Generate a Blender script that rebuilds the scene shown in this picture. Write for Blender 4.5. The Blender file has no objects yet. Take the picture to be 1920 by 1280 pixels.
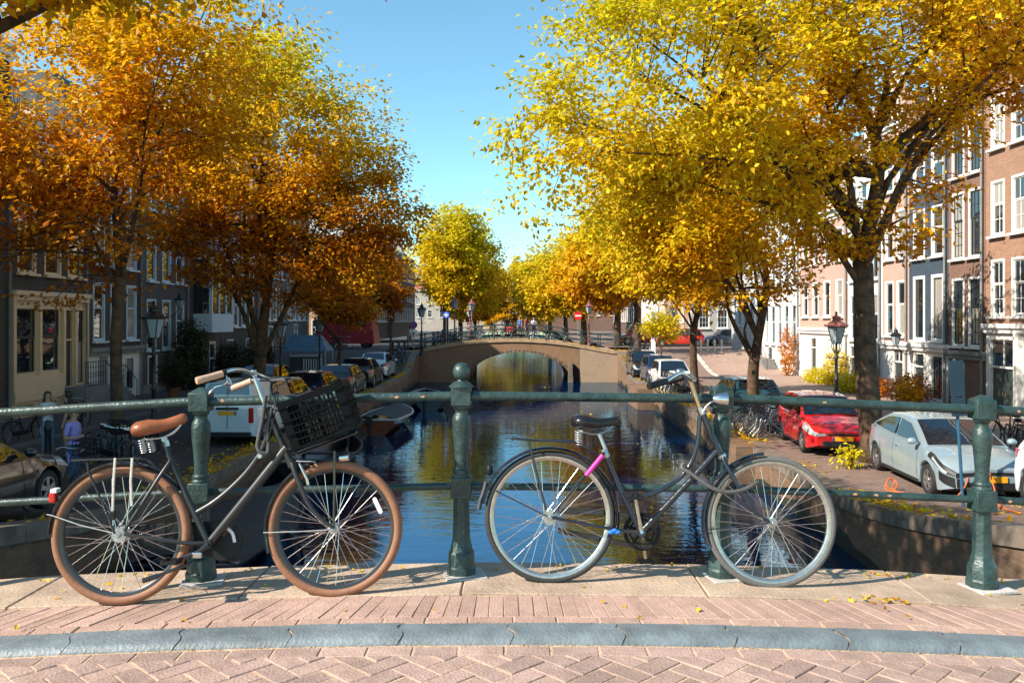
import bpy, bmesh, math, random
import numpy as np
from mathutils import Vector, Matrix

random.seed(7)
rng = np.random.default_rng(7)
SC = bpy.context.scene
COL = SC.collection
R = math.radians
PI = math.pi

# ------------------------------------------------------------------ camera, sky, sun, exposure
EYE = 1.41
FPX = 1600.0
cam = bpy.data.cameras.new('camera')
cam_o = bpy.data.objects.new('camera', cam)
COL.objects.link(cam_o)
cam_o.location = (0, 0, EYE)
cam_o.rotation_euler = (R(90), 0, 0)
cam.sensor_width = 36
cam.lens = 36 * FPX / 1920
cam.shift_y = -40 / 1920
cam.clip_start = 0.05
cam.clip_end = 2000
SC.camera = cam_o

SUN_EL, SUN_AZ = R(36), R(26)          # azimuth: light travels towards +x, turned SUN_AZ towards +y
world = bpy.data.worlds.new('World')
SC.world = world
world.use_nodes = True
wn = world.node_tree
wn.nodes.clear()
sky = wn.nodes.new('ShaderNodeTexSky')
sky.sky_type = 'NISHITA'
sky.sun_disc = False
sky.sun_elevation = SUN_EL
sky.sun_rotation = R(270) - SUN_AZ
sky.altitude = 0
sky.air_density = 1.0
sky.dust_density = 0.1
sky.ozone_density = 2.0
bg = wn.nodes.new('ShaderNodeBackground')
bg.inputs['Strength'].default_value = 0.093
wo = wn.nodes.new('ShaderNodeOutputWorld')
tint = wn.nodes.new('ShaderNodeMixRGB')          # clear, slightly cyan northern air
tint.blend_type = 'MULTIPLY'; tint.inputs['Fac'].default_value = 1.0
tint.inputs['Color2'].default_value = (1.0, 1.38, 1.30, 1)
wn.links.new(sky.outputs[0], tint.inputs['Color1'])
wn.links.new(tint.outputs[0], bg.inputs[0])
wn.links.new(bg.outputs[0], wo.inputs[0])

sun = bpy.data.lights.new('sun', 'SUN')
sun.energy = 5.0
sun.angle = R(0.5)
sun.color = (1.0, 0.91, 0.78)
sun_o = bpy.data.objects.new('sun', sun)
COL.objects.link(sun_o)
sd = Vector((math.cos(SUN_EL) * math.cos(SUN_AZ), math.cos(SUN_EL) * math.sin(SUN_AZ), -math.sin(SUN_EL)))
sun_o.rotation_euler = sd.to_track_quat('-Z', 'Y').to_euler()
sun_o.location = (-30, -10, 40)

SC.render.engine = 'CYCLES'
SC.cycles.max_bounces = 5
SC.cycles.diffuse_bounces = 2
SC.cycles.glossy_bounces = 2
SC.cycles.transmission_bounces = 3
SC.cycles.transparent_max_bounces = 4
SC.cycles.caustics_reflective = False
SC.cycles.caustics_refractive = False
SC.view_settings.view_transform = 'Standard'
SC.view_settings.look = 'None'
SC.view_settings.exposure = 0.9
SC.view_settings.gamma = 1.0
SC.view_settings.use_curve_mapping = False

# ------------------------------------------------------------------ small tools
def P(px, py, Y):
    """point at depth Y seen at photo pixel (px, py)"""
    return Vector(((px - 960) * Y / FPX, Y, EYE - (py - 600) * Y / FPX))

def sstep(a, b, x):
    t = min(1.0, max(0.0, (x - a) / (b - a)))
    return t * t * (3 - 2 * t)

STREET, WATER = -2.1, -3.1
def deck(x):
    return max(STREET, -0.011 * x * x)
def right_wall(Y):
    return 6.1 + 0.025 * Y
def ground(x, Y):
    if Y < 4.9:
        return deck(x)
    amp = max(0.0, 2.1 - 0.011 * x * x)
    z = STREET + amp * (1 - sstep(4, 18, Y))
    z += 1.25 * sstep(54, 62, Y) - 1.0 * sstep(84, 100, Y)
    return z
def on_ground(px, py, z_add=0.0):
    """first ground point along the ray through a photo pixel"""
    Y = 5.0
    while Y < 200:
        p = P(px, py, Y)
        if p.z <= ground(p.x, Y) + z_add:
            return p
        Y += 0.02
    return p
def at_depth(px, Y):
    x = (px - 960) * Y / FPX
    return Vector((x, Y, ground(x, Y)))

class MB:
    """collects shapes into one mesh object"""
    def __init__(s):
        s.v, s.f = [], []
    def add(s, vs, fs):
        o = len(s.v)
        s.v.extend([tuple(p) for p in vs])
        s.f.extend([tuple(i + o for i in f) for f in fs])
    def box(s, c, d, rot=None):
        c = Vector(c); h = [k / 2 for k in d]
        vs = []
        for sz in (-1, 1):
            for sy in (-1, 1):
                for sx in (-1, 1):
                    p = Vector((sx * h[0], sy * h[1], sz * h[2]))
                    if rot is not None: p = rot @ p
                    vs.append(c + p)
        s.add(vs, [(0,2,3,1),(4,5,7,6),(0,1,5,4),(2,6,7,3),(0,4,6,2),(1,3,7,5)])
        return s
    def hexa(s, p):
        """8 points: bottom loop 4, top loop 4 (same order)"""
        s.add(p, [(3,2,1,0),(4,5,6,7),(0,1,5,4),(1,2,6,5),(2,3,7,6),(3,0,4,7)])
        return s
    def quad(s, a, b, c, d):
        s.add([a, b, c, d], [(0,1,2,3)]); return s
    def tube(s, pts, r, n=8, closed=False, cap=True, flat=1.0, up=None):
        pts = [Vector(p) for p in pts]
        m = len(pts)
        rs = r if isinstance(r, (list, tuple)) else [r] * m
        tans = []
        for i in range(m):
            if closed:
                t = pts[(i + 1) % m] - pts[i - 1]
            else:
                t = pts[min(i + 1, m - 1)] - pts[max(i - 1, 0)]
            if t.length < 1e-9: t = Vector((0, 0, 1))
            tans.append(t.normalized())
        if up is not None:
            nrm = Vector(up)
        else:
            nrm = Vector((0, 0, 1)) if abs(tans[0].z) < 0.9 else Vector((1, 0, 0))
        vs, fs = [], []
        for i in range(m):
            t = tans[i]
            nrm = (nrm - t * nrm.dot(t))
            if nrm.length < 1e-6: nrm = t.orthogonal()
            nrm.normalize()
            b = t.cross(nrm)
            for k in range(n):
                a = 2 * PI * k / n
                vs.append(pts[i] + nrm * (math.cos(a) * rs[i]) + b * (math.sin(a) * rs[i] * flat))
        segs = m if closed else m - 1
        for i in range(segs):
            j = (i + 1) % m
            for k in range(n):
                l = (k + 1) % n
                fs.append((i*n+k, i*n+l, j*n+l, j*n+k))
        if cap and not closed:
            fs.append(tuple(range(n))[::-1])
            fs.append(tuple((m-1)*n + k for k in range(n)))
        s.add(vs, fs)
        return s
    def lathe(s, prof, o=(0,0,0), n=16, rot0=0.0, rotm=None, cap=True):
        o = Vector(o); vs, fs = [], []
        for (r, z) in prof:
            for k in range(n):
                a = rot0 + 2 * PI * k / n
                p = Vector((r * math.cos(a), r * math.sin(a), z))
                if rotm is not None: p = rotm @ p
                vs.append(o + p)
        for i in range(len(prof) - 1):
            for k in range(n):
                l = (k + 1) % n
                fs.append((i*n+k, i*n+l, (i+1)*n+l, (i+1)*n+k))
        if cap:
            fs.append(tuple(range(n))[::-1])
            fs.append(tuple((len(prof)-1)*n + k for k in range(n)))
        s.add(vs, fs)
        return s
    def ball(s, c, r, n=12, sc=(1,1,1)):
        m = n // 2 + 1
        prof = [(max(1e-4, math.sin(PI * i / m)), -math.cos(PI * i / m)) for i in range(m + 1)]
        c = Vector(c); vs, fs = [], []
        for (a, z) in prof:
            for k in range(n):
                t = 2 * PI * k / n
                vs.append((c.x + a*math.cos(t)*r*sc[0], c.y + a*math.sin(t)*r*sc[1], c.z + z*r*sc[2]))
        for i in range(m):
            for k in range(n):
                l = (k + 1) % n
                fs.append((i*n+k, i*n+l, (i+1)*n+l, (i+1)*n+k))
        s.add(vs, fs)
        return s
    def prism(s, poly, fn, t0, t1):
        """poly (a,b) list, extruded: fn(a,b,t) gives the 3D point"""
        n = len(poly)
        vs = [fn(a, b, t0) for a, b in poly] + [fn(a, b, t1) for a, b in poly]
        fs = [tuple(range(n))[::-1], tuple(range(n, 2*n))]
        for i in range(n):
            j = (i + 1) % n
            fs.append((i, j, n + j, n + i))
        s.add(vs, fs)
        return s
    def build(s, name, mat, parent=None, smooth=None, origin=None, bevel=0.0):
        me = bpy.data.meshes.new(name)
        o = Vector(origin) if origin is not None else None
        vs = s.v if o is None else [(p[0]-o.x, p[1]-o.y, p[2]-o.z) for p in s.v]
        me.from_pydata(vs, [], s.f)
        if mat is not None: me.materials.append(mat)
        fix_normals(me)
        if smooth is not None:
            me.polygons.foreach_set('use_smooth', [True] * len(me.polygons))
            if smooth > 0: me.set_sharp_from_angle(angle=R(smooth))
        me.update()
        ob = bpy.data.objects.new(name, me)
        COL.objects.link(ob)
        if parent is not None: ob.parent = parent
        if bevel > 0:
            b = ob.modifiers.new('bevel', 'BEVEL')
            b.width = bevel; b.segments = 2; b.limit_method = 'ANGLE'; b.angle_limit = R(40)
        return ob

def fix_normals(me):
    bm = bmesh.new(); bm.from_mesh(me)
    bmesh.ops.recalc_face_normals(bm, faces=bm.faces)
    bm.to_mesh(me); bm.free()

def tag(o, label=None, cat=None, group=None, kind=None):
    if label: o['label'] = label
    if cat: o['category'] = cat
    if group: o['group'] = group
    if kind: o['kind'] = kind
    return o
def thing(name, label, cat, loc=(0,0,0), rz=0.0, group=None):
    o = bpy.data.objects.new(name, None)
    o.empty_display_size = 0.1
    COL.objects.link(o)
    o.location = loc; o.rotation_euler = (0, 0, rz)
    return tag(o, label, cat, group)
def copy_tree(o, parent=None):
    c = o.copy(); COL.objects.link(c); c.parent = parent
    for ch in list(o.children): copy_tree(ch, c)
    return c

# ------------------------------------------------------------------ materials
MATS = {}
def nodes_of(m):
    m.use_nodes = True
    nt = m.node_tree
    return nt, nt.nodes['Principled BSDF'], nt.nodes['Material Output']
def setc(s, c):
    s.default_value = (c[0], c[1], c[2], 1.0)
def mat(name, col, rough=0.6, metal=0.0, var=0.12, scale=8.0, bump=0.0, bscale=None, coat=0.0, spec=None, objvar=0.0, col2=None, world=False, stain=0.0):
    """principled material with noise-mottled colour, optional bump, per-object variation"""
    if name in MATS: return MATS[name]
    m = bpy.data.materials.new(name); MATS[name] = m
    nt, b, out = nodes_of(m)
    b.inputs['Roughness'].default_value = rough
    b.inputs['Metallic'].default_value = metal
    if coat: 
        b.inputs['Coat Weight'].default_value = coat
        b.inputs['Coat Roughness'].default_value = 0.04
    if spec is not None: b.inputs['Specular IOR Level'].default_value = spec
    tc = nt.nodes.new('ShaderNodeTexCoord')
    nz = nt.nodes.new('ShaderNodeTexNoise')
    nz.inputs['Scale'].default_value = scale
    nz.inputs['Detail'].default_value = 6
    nz.inputs['Roughness'].default_value = 0.65
    if world:
        gm = nt.nodes.new('ShaderNodeNewGeometry'); vec = gm.outputs['Position']
    else: vec = tc.outputs['Object']
    nt.links.new(vec, nz.inputs['Vector'])
    ramp = nt.nodes.new('ShaderNodeValToRGB')
    ramp.color_ramp.elements[0].position = 0.3
    ramp.color_ramp.elements[1].position = 0.7
    c2 = col2 or tuple(min(1, k * (1 + var)) for k in col)
    c1 = tuple(k * (1 - var) for k in col)
    ramp.color_ramp.elements[0].color = (*c1, 1); ramp.color_ramp.elements[1].color = (*c2, 1)
    nt.links.new(nz.outputs['Fac'], ramp.inputs['Fac'])
    src = ramp.outputs['Color']
    if objvar > 0:
        oi = nt.nodes.new('ShaderNodeObjectInfo')
        mr = nt.nodes.new('ShaderNodeMapRange')
        mr.inputs['To Min'].default_value = 1 - objvar
        mr.inputs['To Max'].default_value = 1 + objvar
        nt.links.new(oi.outputs['Random'], mr.inputs['Value'])
        hs = nt.nodes.new('ShaderNodeHueSaturation')
        nt.links.new(mr.outputs['Result'], hs.inputs['Value'])
        nt.links.new(src, hs.inputs['Color'])
        src = hs.outputs['Color']
    if stain > 0:       # broad grimy patches
        n3 = nt.nodes.new('ShaderNodeTexNoise'); n3.inputs['Scale'].default_value = 1.7; n3.inputs['Detail'].default_value = 8; n3.inputs['Roughness'].default_value = 0.72
        nt.links.new(vec, n3.inputs['Vector'])
        r3 = nt.nodes.new('ShaderNodeValToRGB'); r3.color_ramp.elements[0].position = 0.42; r3.color_ramp.elements[1].position = 0.68
        r3.color_ramp.elements[0].color = (1, 1, 1, 1); r3.color_ramp.elements[1].color = (1-stain, 1-stain*1.05, 1-stain*1.1, 1)
        nt.links.new(n3.outputs['Fac'], r3.inputs['Fac'])
        m3 = nt.nodes.new('ShaderNodeMixRGB'); m3.blend_type = 'MULTIPLY'; m3.inputs['Fac'].default_value = 1.0
        nt.links.new(src, m3.inputs['Color1']); nt.links.new(r3.outputs['Color'], m3.inputs['Color2'])
        src = m3.outputs['Color']
    nt.links.new(src, b.inputs['Base Color'])
    if bump > 0:
        n2 = nt.nodes.new('ShaderNodeTexNoise')
        n2.inputs['Scale'].default_value = bscale or scale * 4
        n2.inputs['Detail'].default_value = 5
        nt.links.new(vec, n2.inputs['Vector'])
        bp = nt.nodes.new('ShaderNodeBump')
        bp.inputs['Strength'].default_value = bump
        bp.inputs['Distance'].default_value = 0.02
        nt.links.new(n2.outputs['Fac'], bp.inputs['Height'])
        nt.links.new(bp.outputs['Normal'], b.inputs['Normal'])
    return m

def brick_mat(name, c1, c2, mortar, bw=0.21, bh=0.065, rough=0.85, flat=False, stain=0.35, msize=0.012, stain_col=(0.05,0.04,0.035), sscale=0.35):
    """brickwork for surfaces too far off to tell the bricks apart; world-aligned"""
    if name in MATS: return MATS[name]
    m = bpy.data.materials.new(name); MATS[name] = m
    nt, b, out = nodes_of(m)
    b.inputs['Roughness'].default_value = rough
    g = nt.nodes.new('ShaderNodeNewGeometry')
    sp = nt.nodes.new('ShaderNodeSeparateXYZ')
    nt.links.new(g.outputs['Position'], sp.inputs[0])
    cb = nt.nodes.new('ShaderNodeCombineXYZ')
    if flat:
        nt.links.new(sp.outputs['X'], cb.inputs['X']); nt.links.new(sp.outputs['Y'], cb.inputs['Y'])
    else:
        ad = nt.nodes.new('ShaderNodeMath'); ad.operation = 'ADD'
        nt.links.new(sp.outputs['X'], ad.inputs[0]); nt.links.new(sp.outputs['Y'], ad.inputs[1])
        nt.links.new(ad.outputs[0], cb.inputs['X']); nt.links.new(sp.outputs['Z'], cb.inputs['Y'])
    br = nt.nodes.new('ShaderNodeTexBrick')
    br.inputs['Scale'].default_value = 1.0
    br.inputs['Brick Width'].default_value = bw
    br.inputs['Row Height'].default_value = bh
    br.inputs['Mortar Size'].default_value = msize
    br.inputs['Mortar Smooth'].default_value = 0.2
    br.inputs['Bias'].default_value = 0.0
    setc(br.inputs['Color1'], c1); setc(br.inputs['Color2'], c2); setc(br.inputs['Mortar'], mortar)
    nt.links.new(cb.outputs[0], br.inputs['Vector'])
    nz = nt.nodes.new('ShaderNodeTexNoise')
    nz.inputs['Scale'].default_value = sscale
    nz.inputs['Detail'].default_value = 9
    nz.inputs['Roughness'].default_value = 0.7
    nt.links.new(g.outputs['Position'], nz.inputs['Vector'])
    rp = nt.nodes.new('ShaderNodeValToRGB')
    rp.color_ramp.elements[0].position = 0.48; rp.color_ramp.elements[1].position = 0.75
    rp.color_ramp.elements[0].color = (0,0,0,1); rp.color_ramp.elements[1].color = (stain,stain,stain,1)
    nt.links.new(nz.outputs['Fac'], rp.inputs['Fac'])
    mx = nt.nodes.new('ShaderNodeMixRGB')
    nt.links.new(rp.outputs['Color'], mx.inputs['Fac'])
    nt.links.new(br.outputs['Color'], mx.inputs['Color1'])
    setc(mx.inputs['Color2'], stain_col)
    nt.links.new(mx.outputs['Color'], b.inputs['Base Color'])
    bp = nt.nodes.new('ShaderNodeBump')
    bp.inputs['Strength'].default_value = 0.5; bp.inputs['Distance'].default_value = 0.01
    inv = nt.nodes.new('ShaderNodeMath'); inv.operation = 'SUBTRACT'; inv.inputs[0].default_value = 1.0
    nt.links.new(br.outputs['Fac'], inv.inputs[1])
    nt.links.new(inv.outputs[0], bp.inputs['Height'])
    nt.links.new(bp.outputs['Normal'], b.inputs['Normal'])
    return m

def glass_mat(name, tint=(0.012,0.018,0.024), rough=0.02, ior=2.3):
    if name in MATS: return MATS[name]
    m = bpy.data.materials.new(name); MATS[name] = m
    nt, b, out = nodes_of(m)
    setc(b.inputs['Base Color'], tint)
    b.inputs['Roughness'].default_value = rough
    b.inputs['IOR'].default_value = ior
    tc = nt.nodes.new('ShaderNodeTexCoord')
    nz = nt.nodes.new('ShaderNodeTexNoise'); nz.inputs['Scale'].default_value = 1.3
    nt.links.new(tc.outputs['Object'], nz.inputs['Vector'])
    bp = nt.nodes.new('ShaderNodeBump'); bp.inputs['Strength'].default_value = 0.12; bp.inputs['Distance'].default_value = 0.02
    nt.links.new(nz.outputs['Fac'], bp.inputs['Height'])
    nt.links.new(bp.outputs['Normal'], b.inputs['Normal'])
    return m

M_PAINT = mat('green_rail_paint', (0.014,0.036,0.036), 0.40, 0.0, 0.4, 11, 0.28, 45, col2=(0.036,0.072,0.068))
M_BLACK = mat('black_enamel', (0.012,0.014,0.018), 0.22, 0.0, 0.2, 20, coat=0.5)
M_GREYTUBE = mat('grey_frame_paint', (0.018,0.019,0.022), 0.36, 0.0, 0.15, 25, coat=0.12)
M_CHROME = mat('worn_chrome', (0.62,0.62,0.62), 0.22, 1.0, 0.15, 40)
M_ALU = mat('dull_aluminium', (0.45,0.45,0.45), 0.4, 0.9, 0.15, 40)
M_RUBBER = mat('grey_rubber', (0.055,0.055,0.06), 0.7, 0.0, 0.2, 60)
M_BLKPLASTIC = mat('black_plastic', (0.010,0.011,0.013), 0.5, 0.0, 0.2, 30, spec=0.25)
M_TAN = mat('tan_rubber', (0.25,0.108,0.056), 0.65, 0.0, 0.15, 40, 0.15, 200)
M_LEATHER = mat('brown_leather', (0.27,0.085,0.03), 0.35, 0.0, 0.25, 14, 0.1, 120)
M_CORK = mat('cork_grip', (0.46,0.29,0.21), 0.7, 0.0, 0.15, 60, 0.2, 150)
M_RED = mat('red_lens', (0.5,0.01,0.01), 0.15, 0.0, 0.1, 10, coat=0.4)
M_WHITEREF = mat('white_reflector', (0.75,0.75,0.78), 0.35, 0.0, 0.1, 30)
M_PINK = mat('pink_tape', (0.75,0.03,0.33), 0.5, 0.0, 0.1, 30)
M_BLUECLOTH = mat('blue_cloth', (0.02,0.16,0.6), 0.7, 0.0, 0.25, 60)
M_PLATE = mat('plate_yellow', (0.85,0.36,0.01), 0.4, 0.0, 0.05, 10)
M_EUBLUE = mat('plate_blue', (0.02,0.05,0.4), 0.4, 0.0, 0.05, 10)
# ------------------------------------------------------------------ setting: water, streets, near bridge deck
def water_mat():
    m = bpy.data.materials.new('canal_water')
    nt, b, out = nodes_of(m)
    nt.nodes.remove(b)
    df = nt.nodes.new('ShaderNodeBsdfDiffuse'); df.inputs['Color'].default_value = (0.0, 0.010, 0.05, 1)
    gl = nt.nodes.new('ShaderNodeBsdfGlossy'); gl.inputs['Color'].default_value = (0.60, 0.82, 1.0, 1); gl.inputs['Roughness'].default_value = 0.025
    fn = nt.nodes.new('ShaderNodeFresnel'); fn.inputs['IOR'].default_value = 2.8
    mx = nt.nodes.new('ShaderNodeMixShader')
    nt.links.new(fn.outputs[0], mx.inputs[0]); nt.links.new(df.outputs[0], mx.inputs[1]); nt.links.new(gl.outputs[0], mx.inputs[2])
    nt.links.new(mx.outputs[0], out.inputs['Surface'])
    g = nt.nodes.new('ShaderNodeNewGeometry')
    mp = nt.nodes.new('ShaderNodeMapping'); mp.inputs['Scale'].default_value = (0.75, 1.5, 1)
    nt.links.new(g.outputs['Position'], mp.inputs['Vector'])
    n1 = nt.nodes.new('ShaderNodeTexNoise'); n1.inputs['Scale'].default_value = 2.2; n1.inputs['Detail'].default_value = 3; n1.inputs['Distortion'].default_value = 0.6
    n2 = nt.nodes.new('ShaderNodeTexNoise'); n2.inputs['Scale'].default_value = 0.5; n2.inputs['Detail'].default_value = 2
    nt.links.new(mp.outputs[0], n1.inputs['Vector']); nt.links.new(mp.outputs[0], n2.inputs['Vector'])
    ad = nt.nodes.new('ShaderNodeMath'); ad.operation = 'MULTIPLY_ADD'
    nt.links.new(n2.outputs['Fac'], ad.inputs[0]); ad.inputs[1].default_value = 1.8
    nt.links.new(n1.outputs['Fac'], ad.inputs[2])
    bp = nt.nodes.new('ShaderNodeBump'); bp.inputs['Strength'].default_value = 0.32; bp.inputs['Distance'].default_value = 0.02
    nt.links.new(ad.outputs[0], bp.inputs['Height'])
    nt.links.new(bp.outputs['Normal'], gl.inputs['Normal']); nt.links.new(bp.outputs['Normal'], fn.inputs['Normal'])
    return m
w = MB(); w.quad((-12,4.6,WATER),(14,4.6,WATER),(14,260,WATER),(-12,260,WATER))
tag(w.build('water', water_mat()), kind='structure')

M_STREET = brick_mat('street_clinkers', (0.20,0.125,0.10), (0.27,0.175,0.14), (0.13,0.10,0.08), 0.2, 0.1, 0.85, flat=True, stain=0.3, stain_col=(0.07,0.06,0.055))
M_SIDEWALK = brick_mat('sidewalk_clinkers', (0.34,0.22,0.17), (0.42,0.28,0.22), (0.2,0.15,0.12), 0.3, 0.15, 0.85, flat=True, stain=0.25, stain_col=(0.1,0.08,0.07))
M_QUAY = brick_mat('quay_brick', (0.17,0.085,0.042), (0.25,0.135,0.07), (0.16,0.12,0.085), 0.21, 0.065, 0.85, stain=0.75, sscale=0.8, stain_col=(0.035,0.03,0.025))
M_COPING = mat('stone_coping', (0.19,0.15,0.115), 0.8, 0, 0.35, 3, 0.4, 20, world=True, stain=0.4)
M_ALGAE = mat('algae_stain', (0.022,0.022,0.012), 0.7, 0, 0.5, 4, 0.3, 25, world=True)
M_KERBSTONE = mat('light_kerb_stone', (0.5,0.46,0.42), 0.8, 0, 0.15, 3, 0.2, 20)

def street(name, xs, ys, m, dz=0.0):
    b = MB()
    for i in range(len(xs)):
        for j in range(len(ys)):
            x = xs[i](ys[j]) if callable(xs[i]) else xs[i]
            b.v.append((x, ys[j], ground(x, ys[j]) + dz))
    n = len(ys)
    for i in range(len(xs) - 1):
        for j in range(n - 1):
            b.f.append((i*n+j, (i+1)*n+j, (i+1)*n+j+1, i*n+j+1))
    return tag(b.build(name, m), kind='structure')
YS = [5.0 + 0.75 * i for i in range(24)] + [24 + 3*i for i in range(10)] + [54 + 1*i for i in range(10)] + [66, 70, 76, 84, 88, 92, 96, 100, 120, 160, 260]
street('street_right', [right_wall, 8, 10, 12.8, 15, 18, 26, 60], YS, M_STREET)
M_STREETSHADE = brick_mat('shaded_street_clinkers', (0.050,0.043,0.040), (0.070,0.060,0.055), (0.035,0.03,0.028), 0.2, 0.1, 0.85, flat=True, stain=0.3, stain_col=(0.03,0.03,0.03))  # darker copy of the street clinkers, left-bank shade put into the colour
M_SIDEWALKSHADE = brick_mat('shaded_sidewalk_clinkers', (0.065,0.055,0.05), (0.085,0.07,0.065), (0.05,0.04,0.04), 0.3, 0.15, 0.85, flat=True, stain=0.25, stain_col=(0.04,0.035,0.03))  # sidewalk copy darkened the same way to carry the left bank's shade
street('street_left', [-60, -26, -18, -15, -13, -11, -9, -6.75], YS, M_STREETSHADE)
YSW = [y for y in YS if y < 64]
street('sidewalk_right', [12.95, 15, 17.6], [y for y in YSW if y > 12], M_SIDEWALK, 0.11)
street('sidewalk_left', [-17.1, -15, -13.6], [y for y in YSW if y > 12], M_SIDEWALKSHADE, 0.11)
# kerbs beside the sidewalks: stones one by one where they show, sharing one mesh
def kerb_line(name, x, y0, y1, L):
    base = bpy.data.objects.new(name, None); COL.objects.link(base); tag(base, kind='structure')
    me = None
    y = y0
    while y < y1:
        if me is None:
            b = MB(); b.box((0, L/2, -0.05), (0.16, L - 0.02, 0.32)); o = b.build('kerb_stone', M_KERBSTONE, base, bevel=0.0); me = o.data
        else:
            o = bpy.data.objects.new('kerb_stone', me); COL.objects.link(o); o.parent = base
        o.location = (x, y, ground(x, y + L/2) + random.uniform(-0.006, 0.006))
        o.rotation_euler = (math.atan2(ground(x, y+L) - ground(x, y), L), 0, random.uniform(-0.004, 0.004))
        y += L
kerb_line('kerb_right', 12.87, 12, 60, 1.0)
M_KERBSTONE = mat('shaded_kerb_stone', (0.14,0.14,0.135), 0.8, 0, 0.15, 3, 0.2, 20)  # kerb stone recoloured darker for the left bank, its shade painted in
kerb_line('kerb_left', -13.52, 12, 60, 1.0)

# quay walls: brick face with a stone coping of separate blocks
def quay(name, xf, side, ys, label):
    t = thing(name, label, 'wall')
    b = MB()
    for y in ys:
        x = xf(y); b.v += [(x, y, WATER - 0.6), (x, y, ground(x, y) - 0.2)]
    for i in range(len(ys) - 1):
        b.f.append((2*i, 2*i+2, 2*i+3, 2*i+1))
    b.build('brick_face', M_QUAY, t)
    a = MB()
    for k, y in enumerate(np.arange(ys[0], 61.8, 0.4)):
        x = xf(y) - side*0.004; a.v += [(x, y, WATER - 0.1), (x, y, WATER + 0.22 + 0.10*math.sin(k*0.9) + random.uniform(-0.05, 0.08))]
    for i in range(len(a.v)//2 - 1): a.f.append((2*i, 2*i+2, 2*i+3, 2*i+1))
    a.build('waterline_stain', M_ALGAE, t)
    y = ys[0]
    k = 0
    while y < 61.5:
        L = random.uniform(1.0, 1.5)
        y2 = min(61.6, y + L)
        c = MB()
        xa, xb = xf(y + 0.006), xf(y2 - 0.006)
        za, zb = ground(xa, y + 0.006), ground(xb, y2 - 0.006)
        j = random.uniform(0.0, 0.015)
        top, bot = 0.03 + j, -0.22
        p = []
        for dz in (bot, top):
            p += [(xa - side*0.05, y + 0.006, za + dz), (xb - side*0.05, y2 - 0.006, zb + dz), (xb + side*0.42, y2 - 0.006, zb + dz), (xa + side*0.42, y + 0.006, za + dz)]
        c.hexa(p)
        c.build('coping_stone', M_COPING, t)
        y = y2; k += 1
    # iron mooring rings and buttress
    return t
qys = [y for y in YS if y < 63]
QR = quay('quay_wall', right_wall, 1, qys, 'sunlit brick quay wall along the right bank below the parked cars')
QL = quay('quay_wall', lambda y: -6.75, -1, qys, 'dark shaded brick quay wall along the left bank')
# buttresses and dark timber fenders that stand out from the right quay wall
for y0, y1, ex, m in ((23.5, 26.0, 0.55, M_QUAY), (43.0, 46.5, 0.9, M_QUAY)):
    b = MB(); xa = right_wall((y0+y1)/2)
    zt = ground(xa + 0.1, y0) + 0.036
    b.hexa([(xa-ex, y0, WATER-0.5), (xa+0.1, y0, WATER-0.5), (xa+0.1, y1, WATER-0.5), (xa-ex, y1, WATER-0.5),
            (xa-ex, y0, zt), (xa+0.1, y0, zt), (xa+0.1, y1, zt), (xa-ex, y1, zt)])
    b.build('buttress', m, QR)
# far ground beyond everything
b = MB(); b.quad((-400, 255, -2.2), (400, 255, -2.2), (400, 900, -2.2), (-400, 900, -2.2))
tag(b.build('terrain', M_STREET), kind='structure')

# ---- near bridge: deck, paving, kerb
M_BRICKRED = mat('pink_paving_clinker', (0.44,0.285,0.225), 0.8, 0, 0.16, 14, 0.4, 90, objvar=0.15, world=True, stain=0.22)
M_ROADBRICK = mat('road_clinker', (0.40,0.27,0.22), 0.75, 0, 0.18, 12, 0.4, 80, objvar=0.17, world=True, stain=0.25)
M_JOINT = mat('joint_sand', (0.56,0.38,0.24), 0.95, 0, 0.4, 30, 0.4, 120)
M_BLUESTONE = mat('bluestone_kerb', (0.165,0.195,0.21), 0.5, 0, 0.25, 7, 0.3, 60, objvar=0.08, world=True, stain=0.3)
M_SLAB = mat('worn_stone_slab', (0.46,0.34,0.245), 0.75, 0, 0.22, 4, 0.4, 50, objvar=0.06, world=True, stain=0.28)

Y_RAIL, Y_SLAB0, Y_SLAB1, Y_B1, Y_B2, Y_KT, Y_ROAD = 4.72, 4.95, 4.38, 4.065, 3.975, 3.845, 3.80
ROADZ = -0.034
XH = 4.4
def bed(name, y0, y1, dz, m, xh=14.0):
    b = MB(); xs = np.linspace(-xh, xh, 57)
    for x in xs: b.v += [(x, y0, deck(x) + dz), (x, y1, deck(x) + dz)]
    for i in range(len(xs) - 1): b.f.append((2*i, 2*i+2, 2*i+3, 2*i+1))
    return tag(b.build(name, m), kind='structure')
ROAD = bed('road', -6.0, 3.84, ROADZ - 0.004, M_JOINT)
PAVE = bed('pavement', 3.87, 4.92, -0.0045, M_JOINT)
# brick parapet face of the near bridge towards the canal
b = MB(); xs = np.linspace(-6.75, 6.68, 30)
for x in xs: b.v += [(x, 4.93, deck(x) - 0.05), (x, 4.93, WATER - 0.3)]
for i in range(len(xs) - 1): b.f.append((2*i, 2*i+2, 2*i+3, 2*i+1))
tag(b.build('near_bridge', M_QUAY), kind='structure')

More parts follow.
